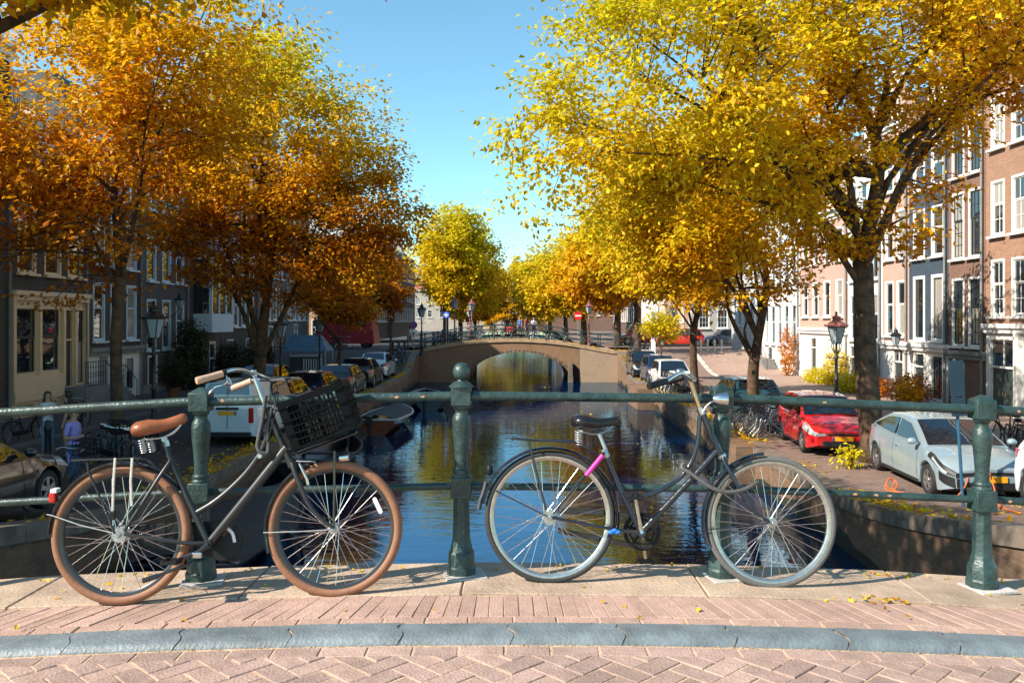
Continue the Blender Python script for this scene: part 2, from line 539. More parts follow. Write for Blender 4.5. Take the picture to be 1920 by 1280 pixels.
def slope_rot(x):
    return Matrix.Rotation(math.atan(0.022 * x), 4, 'Y')     # deck falls away from the crown
def clip(poly, ylim):
    out = []
    n = len(poly)
    for i in range(n):
        a, c = poly[i], poly[(i+1) % n]
        ia, ic = a[1] <= ylim, c[1] <= ylim
        if ia: out.append(a)
        if ia != ic:
            t = (ylim - a[1]) / (c[1] - a[1])
            out.append((a[0] + t*(c[0]-a[0]), ylim))
    return out
def shrink(poly, d):
    cx = sum(p[0] for p in poly)/len(poly); cy = sum(p[1] for p in poly)/len(poly)
    out = []
    for (x, y) in poly:
        l = math.hypot(x-cx, y-cy) or 1
        out.append((x - (x-cx)/l*d, y - (y-cy)/l*d))
    return out
def paver_mesh(poly, h=0.05, ch=0.004):
    """worn block: chamfered top, origin at its top centre"""
    n = len(poly)
    ins = shrink(poly, ch * 1.4)
    vs = [(x, y, -h) for x, y in poly] + [(x, y, -ch) for x, y in poly] + [(x, y, 0) for x, y in ins]
    fs = []
    for k in range(2):
        for i in range(n):
            j = (i + 1) % n
            fs.append((k*n+i, k*n+j, (k+1)*n+j, (k+1)*n+i))
    fs.append(tuple(2*n + i for i in range(n)))
    return vs, fs
def paver(name, poly_world, m, parent, z, me=None, tilt=0.006, at=None):
    if me is None:
        cx = sum(p[0] for p in poly_world)/len(poly_world); cy = sum(p[1] for p in poly_world)/len(poly_world)
        vs, fs = paver_mesh([(x-cx, y-cy) for x, y in poly_world])
        me = bpy.data.meshes.new(name); me.from_pydata(vs, [], fs); me.materials.append(m)
        fix_normals(me)
    else:
        cx, cy = at
    o = bpy.data.objects.new(name, me); COL.objects.link(o); o.parent = parent
    o.matrix_basis = Matrix.Translation((cx, cy, z + random.uniform(-0.0025, 0.0025))) @ slope_rot(cx) @ \
        Matrix.Rotation(random.uniform(-tilt, tilt), 4, 'X') @ Matrix.Rotation(random.uniform(-tilt, tilt), 4, 'Y') @ Matrix.Rotation(random.uniform(-0.012, 0.012), 4, 'Z')
    return o, me
# herringbone road clinkers at 45 degrees
W0, J = 0.102, 0.006
c45 = math.sqrt(0.5)
def rot45(x, y): return (c45*(x - y), c45*(x + y))
shared = {}
YB = Y_ROAD - 0.012
y_border = YB - 0.105
far_bricks = MB()
nroad = 0
for c in range(-60, 61):
    for r in range(-60, 61):
        d = (c - r) % 4
        if d == 0: w_, h_ = 2, 1
        elif d == 3: w_, h_ = 1, 2
        else: continue
        x0, y0 = c*W0 + J/2, r*W0 + J/2
        pl = [(x0, y0), (x0 + w_*W0 - J, y0), (x0 + w_*W0 - J, y0 + h_*W0 - J), (x0, y0 + h_*W0 - J)]
        pl = [rot45(*q) for q in pl]
        pl = [(a, q + 2.9) for a, q in pl]
        cx = sum(q[0] for q in pl)/4; cy = sum(q[1] for q in pl)/4
        if abs(cx) > 4.2 or cy < 2.3: continue
        if min(q[1] for q in pl) > y_border - 0.02: continue
        if abs(cx) > 2.75 or cy < 2.95:
            if max(q[1] for q in pl) <= y_border:
                vs, fs = paver_mesh(pl)
                far_bricks.add([(a, q, z + deck(a) + ROADZ) for a, q, z in vs], fs)
            continue
        nroad += 1
        if max(q[1] for q in pl) > y_border:
            cp = clip(pl, y_border)
            if len(cp) >= 3: paver('brick', cp, M_ROADBRICK, ROAD, deck(cx) + ROADZ)
        else:
            o, me = paver('brick', pl, M_ROADBRICK, ROAD, deck(cx) + ROADZ, shared.get(d), at=(cx, cy))
            shared[d] = me
tag(far_bricks.build('brick_field', M_ROADBRICK, ROAD), kind='stuff')
def row(name, y0, y1, L, z, m, parent, xh, jit=0.0, shear=0.0, gap=0.006):
    x = -xh
    while x < xh:
        l = L * (1 + random.uniform(-jit, jit))
        s = shear(x) if callable(shear) else shear
        pl = [(x + gap/2, y0 + gap/2), (x + l - gap/2, y0 + gap/2), (x + l - gap/2 + s, y1 - gap/2), (x + gap/2 + s, y1 - gap/2)]
        paver(name, pl, m, parent, deck(x + l/2 + s/2) + z, tilt=0.004 if l < 0.5 else 0.0008)
        x += l
row('brick', y_border, YB, 0.205, ROADZ, M_ROADBRICK, ROAD, 3.3, 0.04)
row('brick', Y_B2, Y_B1, 0.205, 0.0, M_BRICKRED, PAVE, 3.3, 0.05)
# soldier course, its bricks leaning more the further they lie from the crown
row('brick', Y_B1, Y_SLAB1, 0.0735, 0.0, M_BRICKRED, PAVE, 3.1, 0.05, shear=lambda x: (0.10 if x < -0.2 else -0.02) * min(1.5, abs(x + 0.2)) - (0.05*x if x > 0.3 else 0))
row('stone_slab', Y_SLAB1, Y_SLAB0, 1.22, 0.006, M_SLAB, PAVE, 4.9, 0.12, gap=0.008)
# bluestone kerb with wavy interlocking joints and rounded nose
def kerb_piece(x0, L):
    prof = [(Y_B2 - 0.004, 0.004), (Y_KT + 0.03, 0.002), (Y_KT, -0.004), (Y_KT - 0.016, -0.010), (Y_KT - 0.028, -0.020), (Y_ROAD + 0.006, -0.036), (Y_ROAD, -0.08)]
    def off(y):
        t = (y - Y_ROAD) / (Y_B2 - Y_ROAD)
        return 0.022 * math.sin(t * 2 * PI) + 0.02 * t
    prof2 = []
    for i in range(len(prof) - 1):
        n = 6 if i == 0 else 2
        for k in range(n):
            t = k / n
            prof2.append((prof[i][0]*(1-t) + prof[i+1][0]*t, prof[i][1]*(1-t) + prof[i+1][1]*t))
    prof2.append(prof[-1])
    b = MB(); n = len(prof2)
    for u in (0.003, L*0.5, L - 0.003):
        for (y, z) in prof2:
            x = u + (off(y))
            b.v.append((x, y, z + deck(x0 + x) - deck(x0)))
    for i in range(2):
        for k in range(n - 1):
            b.f.append((i*n+k, i*n+k+1, (i+1)*n+k+1, (i+1)*n+k))
    for i in (0, 2): # end caps
        pass
    o = b.build('kerb_stone', M_BLUESTONE, PAVE, smooth=50)
    o.location = (x0, 0, deck(x0) + random.uniform(-0.003, 0.003))
x = -3.6 + 0.07
while x < 3.6:
    kerb_piece(x, 0.502); x += 0.502
kf = MB(); xs = np.linspace(-3.7, 3.7, 60)
kp = [(Y_B2 + 0.002, -0.002), (Y_KT + 0.03, -0.004), (Y_KT, -0.010), (Y_KT - 0.028, -0.027), (Y_ROAD + 0.008, -0.045)]
for x in xs:
    for (y, z) in kp: kf.v.append((x, y, deck(x) + z))
for i in range(len(xs)-1):
    for k in range(4): kf.f.append((i*5+k, i*5+k+1, (i+1)*5+k+1, (i+1)*5+k))
kf.build('joint_filling', M_JOINT, PAVE)
# sand and litter in the kerb gutter
lit = MB()
for _ in range(900):
    x = random.uniform(-3, 3)
    band = random.random()
    if band < 0.55: y = Y_ROAD - abs(random.gauss(0, 0.008)); z = deck(x) + ROADZ + 0.001
    else: y = Y_B2 + random.gauss(0, 0.006); z = deck(x) + 0.004
    s = random.uniform(0.002, 0.006)
    a = random.uniform(0, PI)
    ca, sa = math.cos(a)*s, math.sin(a)*s
    lit.add([(x-ca, y-sa, z), (x+sa*.6, y-ca*.6, z+s*.5), (x+ca, y+sa, z), (x-sa*.6, y+ca*.6, z+s*.4)], [(0,1,2,3)])
tag(lit.build('grit', mat('dry_grit', (0.45,0.28,0.10), 0.9, 0, 0.4, 50)), 'dry orange grit gathered along the kerb edges', 'grit', kind='stuff')
# ------------------------------------------------------------------ near bridge railing
RAIL = thing('bridge_railing', 'dark green iron bridge railing with turned posts behind the two bicycles', 'railing', (0, Y_RAIL, 0))
def post(x, finial):
    z0 = deck(x) + 0.004
    b = MB()
    # octagonal flared foot
    b.lathe([(0.084,0.0),(0.084,0.05),(0.078,0.055),(0.076,0.125),(0.066,0.14),(0.052,0.20),(0.048,0.30),(0.046,0.43)], (x,0,z0), 8, PI/8)
    b.box((x,0,z0+0.487), (0.112,0.112,0.114))
    # turned baluster
    b.lathe([(0.050,0.54),(0.050,0.556),(0.043,0.562),(0.047,0.572),(0.047,0.582),(0.038,0.592),(0.036,0.64),(0.042,0.72),(0.049,0.79),(0.0515,0.835),(0.049,0.865),(0.041,0.885),(0.034,0.893),(0.034,0.912),(0.044,0.92),(0.046,0.93),(0.046,0.938)], (x,0,z0), 20)
    b.box((x,0,z0+0.988), (0.108,0.108,0.102))
    o = b.build('post', M_PAINT, RAIL, smooth=32, bevel=0.004)
    c = MB()
    h = 0.054
    if finial:
        c.lathe([(0.072,1.0385),(0.060,1.05),(0.040,1.066),(0.024,1.072),(0.022,1.078),(0.030,1.084),(0.040,1.093),(0.047,1.11),(0.048,1.125),(0.045,1.142),(0.036,1.158),(0.022,1.169),(0.005,1.173)], (x,0,z0), 24)
        c.build('ball_finial', M_PAINT, o, smooth=40)
    else:
        c.hexa([(x-h,-h,z0+1.0388),(x+h,-h,z0+1.0388),(x+h,h,z0+1.0388),(x-h,h,z0+1.0388),(x-.012,-.012,z0+1.066),(x+.012,-.012,z0+1.066),(x+.012,.012,z0+1.066),(x-.012,.012,z0+1.066)])
        c.build('pyramid_cap', M_PAINT, o, bevel=0.003)
    f = MB(); f.box((x+0.02,-0.02,deck(x)+0.010), (0.22,0.20,0.012), Matrix.Rotation(0.2,3,'Z'))
    f.build('mortar_pad', mat('pale_mortar', (0.5,0.46,0.42), 0.8, 0, 0.2, 8, 0.3, 60), RAIL)
PX = [-0.28 + 1.44*k for k in range(-4, 6)]
for k, x in enumerate(PX): post(x, k == 4)
for zc, r in ((0.988, 0.0255), (0.49, 0.0205)):
    for a, c in zip(PX[:-1], PX[1:]):
        b = MB()
        n = 7
        pts = []
        for i in range(n):
            x = a + 0.0495 + (c - a - 0.099) * i / (n - 1)
            t = i/(n-1)
            z = (deck(a)*(1-t) + deck(c)*t) + 0.004 + zc
            pts.append((x, 0, z))
        b.tube(pts, r, 16)
        b.build('rail', M_PAINT, RAIL, smooth=40)
# rust patches and paint chips on the rails
M_RUST = mat('rust_chip', (0.42,0.22,0.12), 0.9, 0, 0.3, 80)
for i, (px, top) in enumerate(((745,1),(793,1),(1543,1),(1905,1),(1370,1),(1600,0),(1640,0),(1665,0),(420,1),(1890,0))):
    x = (px-960)*Y_RAIL/FPX
    zc, r = ((0.988, 0.0255) if top else (0.49, 0.0205))
    k = max(j for j in range(len(PX)) if PX[j] <= x)
    t = (x-PX[k])/1.44
    z = deck(PX[k])*(1-t)+deck(PX[k+1])*t + 0.004 + zc
    b = MB(); n = 9
    vs = [(x, -r-0.0012, z + 0.003)]
    for j in range(n):
        a = 2*PI*j/n; rr = random.uniform(0.6,1.15)
        dx = 0.013*rr*math.cos(a); dzz = 0.007*rr*math.sin(a) + 0.003
        ang = math.asin(max(-0.95, min(0.95, dzz/r)))
        vs.append((x+dx, -(r+0.0012)*math.cos(ang), z + (r+0.0012)*math.sin(ang)))
    b.add(vs, [(0, j+1, (j+1) % n + 1) for j in range(n)])
    b.build('rust_chip', M_RUST, RAIL)
# ------------------------------------------------------------------ the two bicycles
class Bike:
    def __init__(s, name, label, pr, pf, Yr, Yf, lean):
        """pr, pf: photo pixels of the two contact points; the bike plane stands on them and leans away"""
        s.a = (Yf - Yr) / (pf[0] - pr[0]); s.Y0 = Yr - s.a * pr[0]; s.lean = lean
        xr, xf = (pr[0]-960)*Yr/FPX, (pf[0]-960)*Yf/FPX
        s.z0 = deck((xr+xf)/2)
        s.fw = Vector((xf-xr, Yf-Yr, deck(xf)-deck(xr))).normalized()
        s.origin = Vector(((xr+xf)/2, (Yr+Yf)/2, s.z0))
        s.side = s.fw.cross(Vector((0,0,1))).normalized() * -1          # away from the camera
        s.side = (s.side + Vector((0,0,-lean))).normalized()
        s.up = s.side.cross(s.fw) * -1
        if s.up.z < 0: s.up = -s.up
        s.root = thing(name, label, 'bicycle', s.origin)
    def p(s, px, py, w=0.0):
        k = (py - 600) / FPX
        Yc = s.Y0 + s.a * px
        Y = (Yc + s.lean*(EYE - s.z0) + w) / (1 + s.lean*k)
        return P(px, py, Y) - s.origin
    def pts(s, L):
        return [s.p(*q) for q in L]
    def smooth(s, L, n=6):
        return spline(s.pts(L), n)

def spline(p, n=6):
    """Catmull-Rom through points"""
    p = [Vector(q) for q in p]
    out = []
    for i in range(len(p) - 1):
        p0 = p[i-1] if i > 0 else p[0]*2 - p[1]
        p3 = p[i+2] if i + 2 < len(p) else p[-1]*2 - p[-2]
        for k in range(n):
            t = k / n
            out.append(0.5*((2*p[i]) + (p[i+1]-p0)*t + (2*p0-5*p[i]+4*p[i+1]-p3)*t*t + (3*p[i]-p0-3*p[i+1]+p3)*t**3))
    out.append(p[-1])
    return out

def circ(c, e1, e2, r, a0=0, a1=360, n=48):
    return [c + e1*(r*math.cos(R(a0+(a1-a0)*i/n))) + e2*(r*math.sin(R(a0+(a1-a0)*i/n))) for i in range(n + (0 if a1-a0 == 360 else 1))]

def wheel(bk, c, tyre_m, rim_m, ro, rt, spoke_m, nsp=36, name='wheel', rimw=0.013, reflector=None, hub_r=0.02):
    e1, e2, ax = bk.fw, bk.up, bk.side
    rr = ro - 2*rt - 0.004
    b = MB()
    # rim: deep U section
    sec = [(-rimw, 0.010), (-rimw, -0.002), (-rimw*0.55, -0.012), (rimw*0.55, -0.012), (rimw, -0.002), (rimw, 0.010)]
    n = 72
    for i in range(n):
        a = 2*PI*i/n; d = e1*math.cos(a) + e2*math.sin(a)
        for (w_, dr) in sec: b.v.append(tuple(c + d*(rr+dr) + ax*w_))
    m = len(sec)
    for i in range(n):
        j = (i+1) % n
        for k in range(m):
            l = (k+1) % m
            b.f.append((i*m+k, i*m+l, j*m+l, j*m+k))
    root = b.build(name, rim_m, bk.root, smooth=40)
    t = MB(); t.tube(circ(c, e1, e2, ro - rt, n=72), rt, 14, closed=True, up=ax)
    t.build('tyre', tyre_m, root, smooth=0)
    s = MB()
    for i in range(nsp):
        sg = 1 if i % 2 else -1
        cross = 1 if (i // 2) % 2 else -1
        a = 2*PI*i/nsp
        ah = a + cross * R(62)
        hub = c + (e1*math.cos(ah) + e2*math.sin(ah))*hub_r + ax*(0.028*sg)
        rim = c + (e1*math.cos(a) + e2*math.sin(a))*(rr - 0.008)
        s.tube([hub, rim], 0.0017, 5)
    tag(s.build('spokes', spoke_m, root), kind='stuff')
    h = MB()
    h.tube([c - ax*0.055, c - ax*0.05, c - ax*0.034, c - ax*0.033, c - ax*0.026, c - ax*0.025, c + ax*0.025, c + ax*0.026, c + ax*0.033, c + ax*0.034, c + ax*0.055],
           [0.007, 0.011, 0.011, hub_r+0.005, hub_r+0.005, hub_r*0.7, hub_r*0.7, hub_r+0.005, hub_r+0.005, 0.011, 0.008], 14)
    h.build('hub', M_ALU, root, smooth=35)
    return root

def fender(bk, c, r, a0, a1, m, width=0.028, name='mudguard'):
    e1, e2, ax = bk.fw, bk.up, bk.side
    b = MB(); n = 40; sec = []
    for k in range(7):
        t = -1 + 2*k/6
        sec.append((t*width, -0.014*t*t))
    for i in range(n+1):
        a = R(a0 + (a1-a0)*i/n); d = e1*math.cos(a) + e2*math.sin(a)
        for (w_, dr) in sec: b.v.append(tuple(c + d*(r+dr) + ax*w_))
        for (w_, dr) in reversed(sec): b.v.append(tuple(c + d*(r+dr-0.0022) + ax*w_*0.96))
    m_ = 14
    for i in range(n):
        for k in range(m_):
            l = (k+1) % m_
            b.f.append((i*m_+k, i*m_+l, (i+1)*m_+l, (i+1)*m_+k))
    b.f.append(tuple(range(m_))); b.f.append(tuple(n*m_+k for k in range(m_)))
    return b.build(name, m, bk.root, smooth=35)

def saddle(bk, c, L, tilt, mt, rail_m, h=0.05, wide=0.105, name='saddle'):
    """lofted seat: broad at the rear, narrow nose in the riding direction"""
    e1, e2, ax = bk.fw, bk.up, bk.side
    ct, st = math.cos(tilt), math.sin(tilt)
    f1 = e1*ct + e2*st; f2 = e2*ct - e1*st
    prof = [(-0.52,0.30,0.55,0.1),(-0.48,0.72,0.85,0.16),(-0.38,0.98,1.0,0.2),(-0.22,1.0,1.0,0.16),(-0.05,0.72,0.86,0.04),(0.12,0.42,0.76,0.0),(0.3,0.27,0.72,0.05),(0.44,0.21,0.68,0.12),(0.5,0.13,0.5,0.14),(0.52,0.04,0.25,0.12)]
    b = MB(); n = 16
    for (t, w_, hh, up) in prof:
        for k in range(n):
            a = 2*PI*k/n
            y = math.cos(a); z = math.sin(a)
            z = z if z > 0 else z*0.75
            yy = math.copysign(abs(y)**0.75, y)
            b.v.append(tuple(c + f1*(t*L) + ax*(yy*w_*wide) + f2*(z*hh*h + up*0.07)))
    for i in range(len(prof)-1):
        for k in range(n):
            l = (k+1) % n
            b.f.append((i*n+k, i*n+l, (i+1)*n+l, (i+1)*n+k))
    b.f.append(tuple(range(n))[::-1]); b.f.append(tuple((len(prof)-1)*n+k for k in range(n)))
    o = b.build(name, mt, bk.root, smooth=0)
    r = MB()
    for sg in (-1, 1):
        r.tube(spline([c + f1*(0.44*L) - f2*0.005, c + f1*(0.2*L) - f2*0.045 + ax*0.018*sg, c - f1*(0.05*L) - f2*0.055 + ax*0.022*sg, c - f1*(0.3*L) - f2*0.04 + ax*0.05*sg], 5), 0.004, 8)
        # coil spring
        cen = c - f1*(0.36*L) + ax*0.055*sg - f2*0.035
        pts = [cen - f2*(0.075*i/60) + f1*(0.017*math.cos(i*0.62)) + ax*(0.017*math.sin(i*0.62)) for i in range(61)]
        r.tube(pts, 0.0035, 6)
    r.build('saddle_rails', rail_m, o, smooth=0)
    return o

def tubepart(bk, name, pts, r, m, parent=None, n=10):
    b = MB(); b.tube(pts, r, n)
    return b.build(name, m, parent or bk.root, smooth=45)

def pedal(bk, c, parent):
    b = MB(); ax = bk.side; e1, e2 = bk.fw, bk.up
    rot = Matrix((e1, ax, e2)).transposed()
    b.box(c - e1*0.032, (0.014, 0.095, 0.024), rot); b.box(c + e1*0.032, (0.014, 0.095, 0.024), rot)
    b.box(c - ax*0.043, (0.075, 0.010, 0.018), rot); b.box(c + ax*0.043, (0.075, 0.010, 0.018), rot)
    b.tube([c - ax*0.05, c + ax*0.05], 0.008, 8)
    return b.build('pedal', M_BLKPLASTIC, parent)

# ---------------- left: grey bike with tan tyres and a crate
L_ = Bike('parked_bicycle', 'grey step-through bicycle with tan tyres, brown saddle and black front crate leaning on railing', (228,1133), (628,1116), 4.36, 4.40, 0.10)
cr, cf = L_.p(228,1001), L_.p(628,990)
wheel(L_, cr, M_TAN, mat('dark_rim', (0.05,0.052,0.055), 0.3, 0.5), 0.354, 0.0235, M_CHROME, 36, hub_r=0.032)
wheel(L_, cf, M_TAN, MATS['dark_rim'], 0.350, 0.0235, M_CHROME, 36)
fender(L_, cr, 0.372, 35, 178, M_BLACK, 0.031)
fender(L_, cf, 0.368, 112, 198, M_BLACK, 0.031)
BB = (392,1018)
fr = MB()
T = lambda pts, r, n=12: fr.tube(pts, r, n)
T(L_.pts([(500,764),(506,779),(541,858),(546,868)]), 0.0205)                 # head tube
T(L_.pts([(538,838),(465,929),BB]), [0.024, 0.0235, 0.022], 14)              # down tube
T(L_.smooth([(512,793),(498,828),(487,852),(462,886),(430,918),(400,942),(370,960)]), 0.0155)
T(L_.pts([(316,852),(352,934),BB]), [0.0165, 0.0165, 0.018])                 # seat tube
for sg in (-1, 1):
    w_ = 0.055*sg
    T([L_.p(319,864,0.015*sg), L_.p(300,892,w_), L_.p(233,995,w_)], [0.010,0.010,0.008])
    T([L_.p(*BB, 0.03*sg), L_.p(350,1018,w_), L_.p(233,1001,w_)], [0.011,0.011,0.009])
fr.tube([L_.p(*BB) - L_.side*0.04, L_.p(*BB) + L_.side*0.04], 0.024, 16)
FRM = fr.build('frame', M_GREYTUBE, L_.root, smooth=45)
b = MB()
b.tube([L_.p(489,854) - L_.side*0.028, L_.p(489,854) - L_.side*0.020, L_.p(489,854) + L_.side*0.02], [0.012,0.015,0.015], 14)
b.build('clamp', M_ALU, FRM, smooth=40)
# fork
b = MB()
b.tube(L_.pts([(543,860),(549,874)]), 0.024, 12)
for sg in (-1, 1):
    b.tube([L_.p(548,868,0.03*sg), L_.p(553,885,0.048*sg)] + spline([L_.p(563,910,0.052*sg), L_.p(580,946,0.054*sg), L_.p(602,972,0.055*sg), L_.p(626,990,0.055*sg)], 5), [0.015,0.015] + [0.0145 - 0.00035*i for i in range(16)], 10)
b.build('fork', M_GREYTUBE, L_.root, smooth=45)
# stem, handlebar, grips, levers
HB = tubepart(L_, 'handlebar', spline([L_.p(417,700,-0.255), L_.p(434,694,-0.20), L_.p(455,694,-0.11), L_.p(472,700,-0.03), L_.p(483,702,0.03), L_.p(502,711,0.11), L_.p(492,711,0.19), L_.p(473,713,0.235)], 6), 0.0115, M_CHROME)
tubepart(L_, 'stem', L_.pts([(506,778),(490,742),(479,712),(476,697)]), [0.0135,0.0135,0.0135,0.014], M_CHROME)
b = MB(); b.tube(L_.pts([(476,703),(475,694)]), [0.018,0.016], 14); b.build('stem_bolt', M_ALU, HB, smooth=40)
for a, c, w0, w1 in (((368,714),(417,700.5),-0.33,-0.255), ((436,728),(473,713.5),0.29,0.235)):
    g0, g1 = L_.p(*a, w0), L_.p(*c, w1)
    pts = [g0.lerp(g1, t) for t in (0, 0.04, 0.2, 0.5, 0.8, 1.0)]
    tubepart(L_, 'grip', pts, [0.016,0.0185,0.0185,0.017,0.018,0.0175], M_CORK, HB, 14)
tubepart(L_, 'brake_lever', spline([L_.p(424,703,-0.25), L_.p(425,716,-0.265), L_.p(416,722,-0.28), L_.p(404,725,-0.30), L_.p(396,733,-0.31), L_.p(392,738,-0.31)], 4), 0.0055, M_CHROME, HB, 8)
tubepart(L_, 'brake_lever', spline([L_.p(424,716,-0.265), L_.p(434,719,-0.25), L_.p(428,708,-0.25)], 4), 0.006, M_CHROME, HB, 8)
b = MB(); b.tube([L_.p(418,700,-0.254), L_.p(424,698,-0.245)], 0.019, 12); b.build('lever_clamp', M_BLKPLASTIC, HB)
tubepart(L_, 'brake_cable', spline([L_.p(434,717,-0.25), L_.p(470,708,-0.12), L_.p(505,712,-0.02), L_.p(508,760,-0.03), L_.p(535,830,-0.03), L_.p(552,868,-0.03)], 6), 0.0025, M_BLKPLASTIC, HB, 6)
tubepart(L_, 'brake_cable', spline([L_.p(480,706,0.2), L_.p(520,725,0.1), L_.p(512,790,-0.03), L_.p(495,845,-0.03)], 6), 0.0025, M_BLKPLASTIC, HB, 6)
# folded dark lock sleeve hanging in the frame angle
tubepart(L_, 'lock_sleeve', spline([L_.p(498,742,-0.03), L_.p(493,780,-0.035), L_.p(485,820,-0.04), L_.p(483,838,-0.04), L_.p(490,848,-0.04), L_.p(503,845,-0.03), L_.p(502,800,-0.02), L_.p(510,765,-0.02)], 6), 0.011, mat('grey_webbing', (0.07,0.07,0.075), 0.8, 0, 0.3, 60, 0.3, 200), None, 10)
# V brake
tubepart(L_, 'brake_arm', L_.pts([(561,868,-0.05),(567,880,-0.055),(575,897,-0.055),(577,908,-0.05)]), [0.006,0.008,0.008,0.009], M_CHROME)
tubepart(L_, 'brake_noodle', L_.pts([(556,864,-0.04),(583,864,-0.05),(590,866,-0.02)]), 0.005, M_CHROME)
# seat post and saddle
tubepart(L_, 'seat_post', L_.pts([(308,826),(318,856)]), 0.0135, M_BLACK)
SAD = saddle(L_, L_.p(303,800), 0.265, R(14), M_LEATHER, M_CHROME, 0.046, 0.115)
tubepart(L_, 'saddle_clamp', [L_.p(308,823,-0.028), L_.p(308,823,0.028)], 0.015, M_ALU)
b = MB(); b.quad(L_.p(308,824,-0.032), L_.p(316,824,-0.032), L_.p(319,835,-0.032), L_.p(311,837,-0.032)); b.build('registration_sticker', mat('pale_sticker', (0.4,0.55,0.6), 0.5), SAD)
# rear carrier, stays, strap
rk = MB()
for w_ in (-0.065, 0.065):
    rk.tube(spline([L_.p(134,863,w_), L_.p(160,862,w_), L_.p(220,860,w_), L_.p(262,859,w_), L_.p(278,864,w_*0.6), L_.p(296,878,w_*0.35), L_.p(312,880,w_*0.2)], 4), 0.006, 8)
    rk.tube([L_.p(163,866,w_), L_.p(166,884,w_), L_.p(196,950,w_), L_.p(215,1000,0.065 if w_ > 0 else -0.065)], 0.0065, 8)
for px in (135, 180, 225, 258):
    rk.tube([L_.p(px,862.5,-0.065), L_.p(px,862.5,0.065)], 0.005, 8)
RK = rk.build('rear_rack', M_BLACK, L_.root, smooth=45)
tubepart(L_, 'mudguard_stay', [L_.p(226,1002,-0.06), L_.p(150,984,-0.05), L_.p(98,966,-0.035), L_.p(88,964,-0.034)], 0.0035, M_ALU)
tubepart(L_, 'mudguard_stay', [L_.p(628,992,-0.06), L_.p(560,996,-0.05), L_.p(494,998,-0.033)], 0.003, M_ALU)
b = MB()
for px, tw in ((216, 0.006), (248, 0.004)):
    e = L_.pts([(px,858,-0.075),(px-3,900,-0.078),(px-5,968,-0.078)] if px < 230 else [(px,858,-0.075),(px-3,902,-0.078),(px-1,948,-0.078)])
    b.tube(e, 0.007, 6, flat=0.3, up=L_.fw)
b.build('luggage_strap', mat('pale_strap', (0.42,0.38,0.34), 0.7, 0, 0.2, 60), RK)
b = MB(); b.box(L_.p(211,966,-0.085), (0.03,0.012,0.045)); b.build('strap_hook', M_BLKPLASTIC, RK, bevel=0.005)
b = MB(); b.box(L_.p(101,932), (0.035,0.045,0.05)); TL = b.build('tail_light', M_RED, L_.root, bevel=0.008)
b = MB(); b.box(L_.p(104,919), (0.034,0.046,0.022)); b.build('lens', M_WHITEREF, TL, bevel=0.004)
# chain case, cranks, pedals, stand
cc = MB(); n = 28
c0 = L_.p(418,1012,0.05)
def case_ring(o):
    pts = []
    rad = 0.105
    for i in range(n):
        a = 2*PI*i/n
        pts.append(c0 + L_.fw*(rad*math.cos(a)) + L_.up*(rad*math.sin(a)) + L_.side*o)
    return pts
v0, v1 = case_ring(-0.012), case_ring(0.016)
cc.add(v0 + v1, [tuple(range(n))[::-1], tuple(range(n, 2*n))] + [(i, (i+1) % n, n+(i+1) % n, n+i) for i in range(n)])
cc.hexa([L_.p(225,985,0.04), L_.p(415,975,0.04), L_.p(415,1046,0.04), L_.p(225,1018,0.04), L_.p(225,985,0.066), L_.p(415,975,0.066), L_.p(415,1046,0.066), L_.p(225,1018,0.066)])
CC = cc.build('chain_case', M_BLKPLASTIC, L_.root, smooth=40, bevel=0.004)
b = MB(); b.tube(spline([L_.p(427,990,0.03), L_.p(436,1000,0.03), L_.p(440,1016,0.03)], 4), 0.009, 8, flat=0.4); b.build('case_trim', M_WHITEREF, CC)
CRK = tubepart(L_, 'crank', [L_.p(390,1020,-0.05), L_.p(372,1034,-0.07), L_.p(330,1050,-0.08)], [0.014,0.011,0.009], M_BLACK)
pedal(L_, L_.p(321,1052,-0.14), CRK)
b = MB(); b.box(L_.p(370,1040,-0.075), (0.05,0.02,0.03)); b.build('crank_cap', M_CHROME, CRK, bevel=0.006)
CR2 = tubepart(L_, 'crank', [L_.p(392,1020,0.06), L_.p(420,1036,0.085)], [0.014,0.010], M_BLACK)
pedal(L_, L_.p(430,1046,0.14), CR2)
tubepart(L_, 'kickstand', [L_.p(366,1052,-0.045), L_.p(318,1070,-0.07), L_.p(300,1077,-0.07), L_.p(296,1079,-0.07), L_.p(268,1088,-0.075)], [0.009,0.009,0.009,0.013,0.014], M_BLACK)
# front carrier and struts
fc = MB()
for w_ in (-0.062, 0.066):
    fc.tube([L_.p(626,985,w_), L_.p(627,900,w_), L_.p(627,845,w_)], 0.0065, 8)
    fc.tube([L_.p(556,852,w_*1.6), L_.p(622,828,w_*1.6), L_.p(668,810,w_*1.6)], 0.008, 8)
for q in ((556,852),(600,836),(640,821),(668,810)):
    fc.tube([L_.p(*q,-0.105), L_.p(*q,0.112)], 0.0065, 8)
fc.tube([L_.p(541,846), L_.p(556,852)], 0.012, 8)
fc.tube(spline([L_.p(517,762,-0.06), L_.p(514,740,-0.06), L_.p(521,734,-0.03), L_.p(521,734,0.06), L_.p(514,742,0.09), L_.p(517,762,0.09)], 5), 0.0075, 8)
FC = fc.build('front_rack', M_BLACK, L_.root, smooth=45)
hl = MB(); hl.tube([L_.p(632,851,-0.0), L_.p(644,851,0.0), L_.p(652,849,0.0)], [0.018,0.03,0.032], 16)
HL = hl.build('head_light', M_BLKPLASTIC, L_.root, smooth=40)
b = MB(); b.tube([L_.p(637,858,-0.015), L_.p(654,856,-0.015)], [0.022,0.024], 14); b.build('lens', M_CHROME, HL, smooth=40)
b = MB()   # pill-shaped spoke reflector
d = (L_.p(715,962,-0.012) - L_.p(701,932,-0.012)); u_ = d.normalized(); v_ = L_.side.cross(u_)
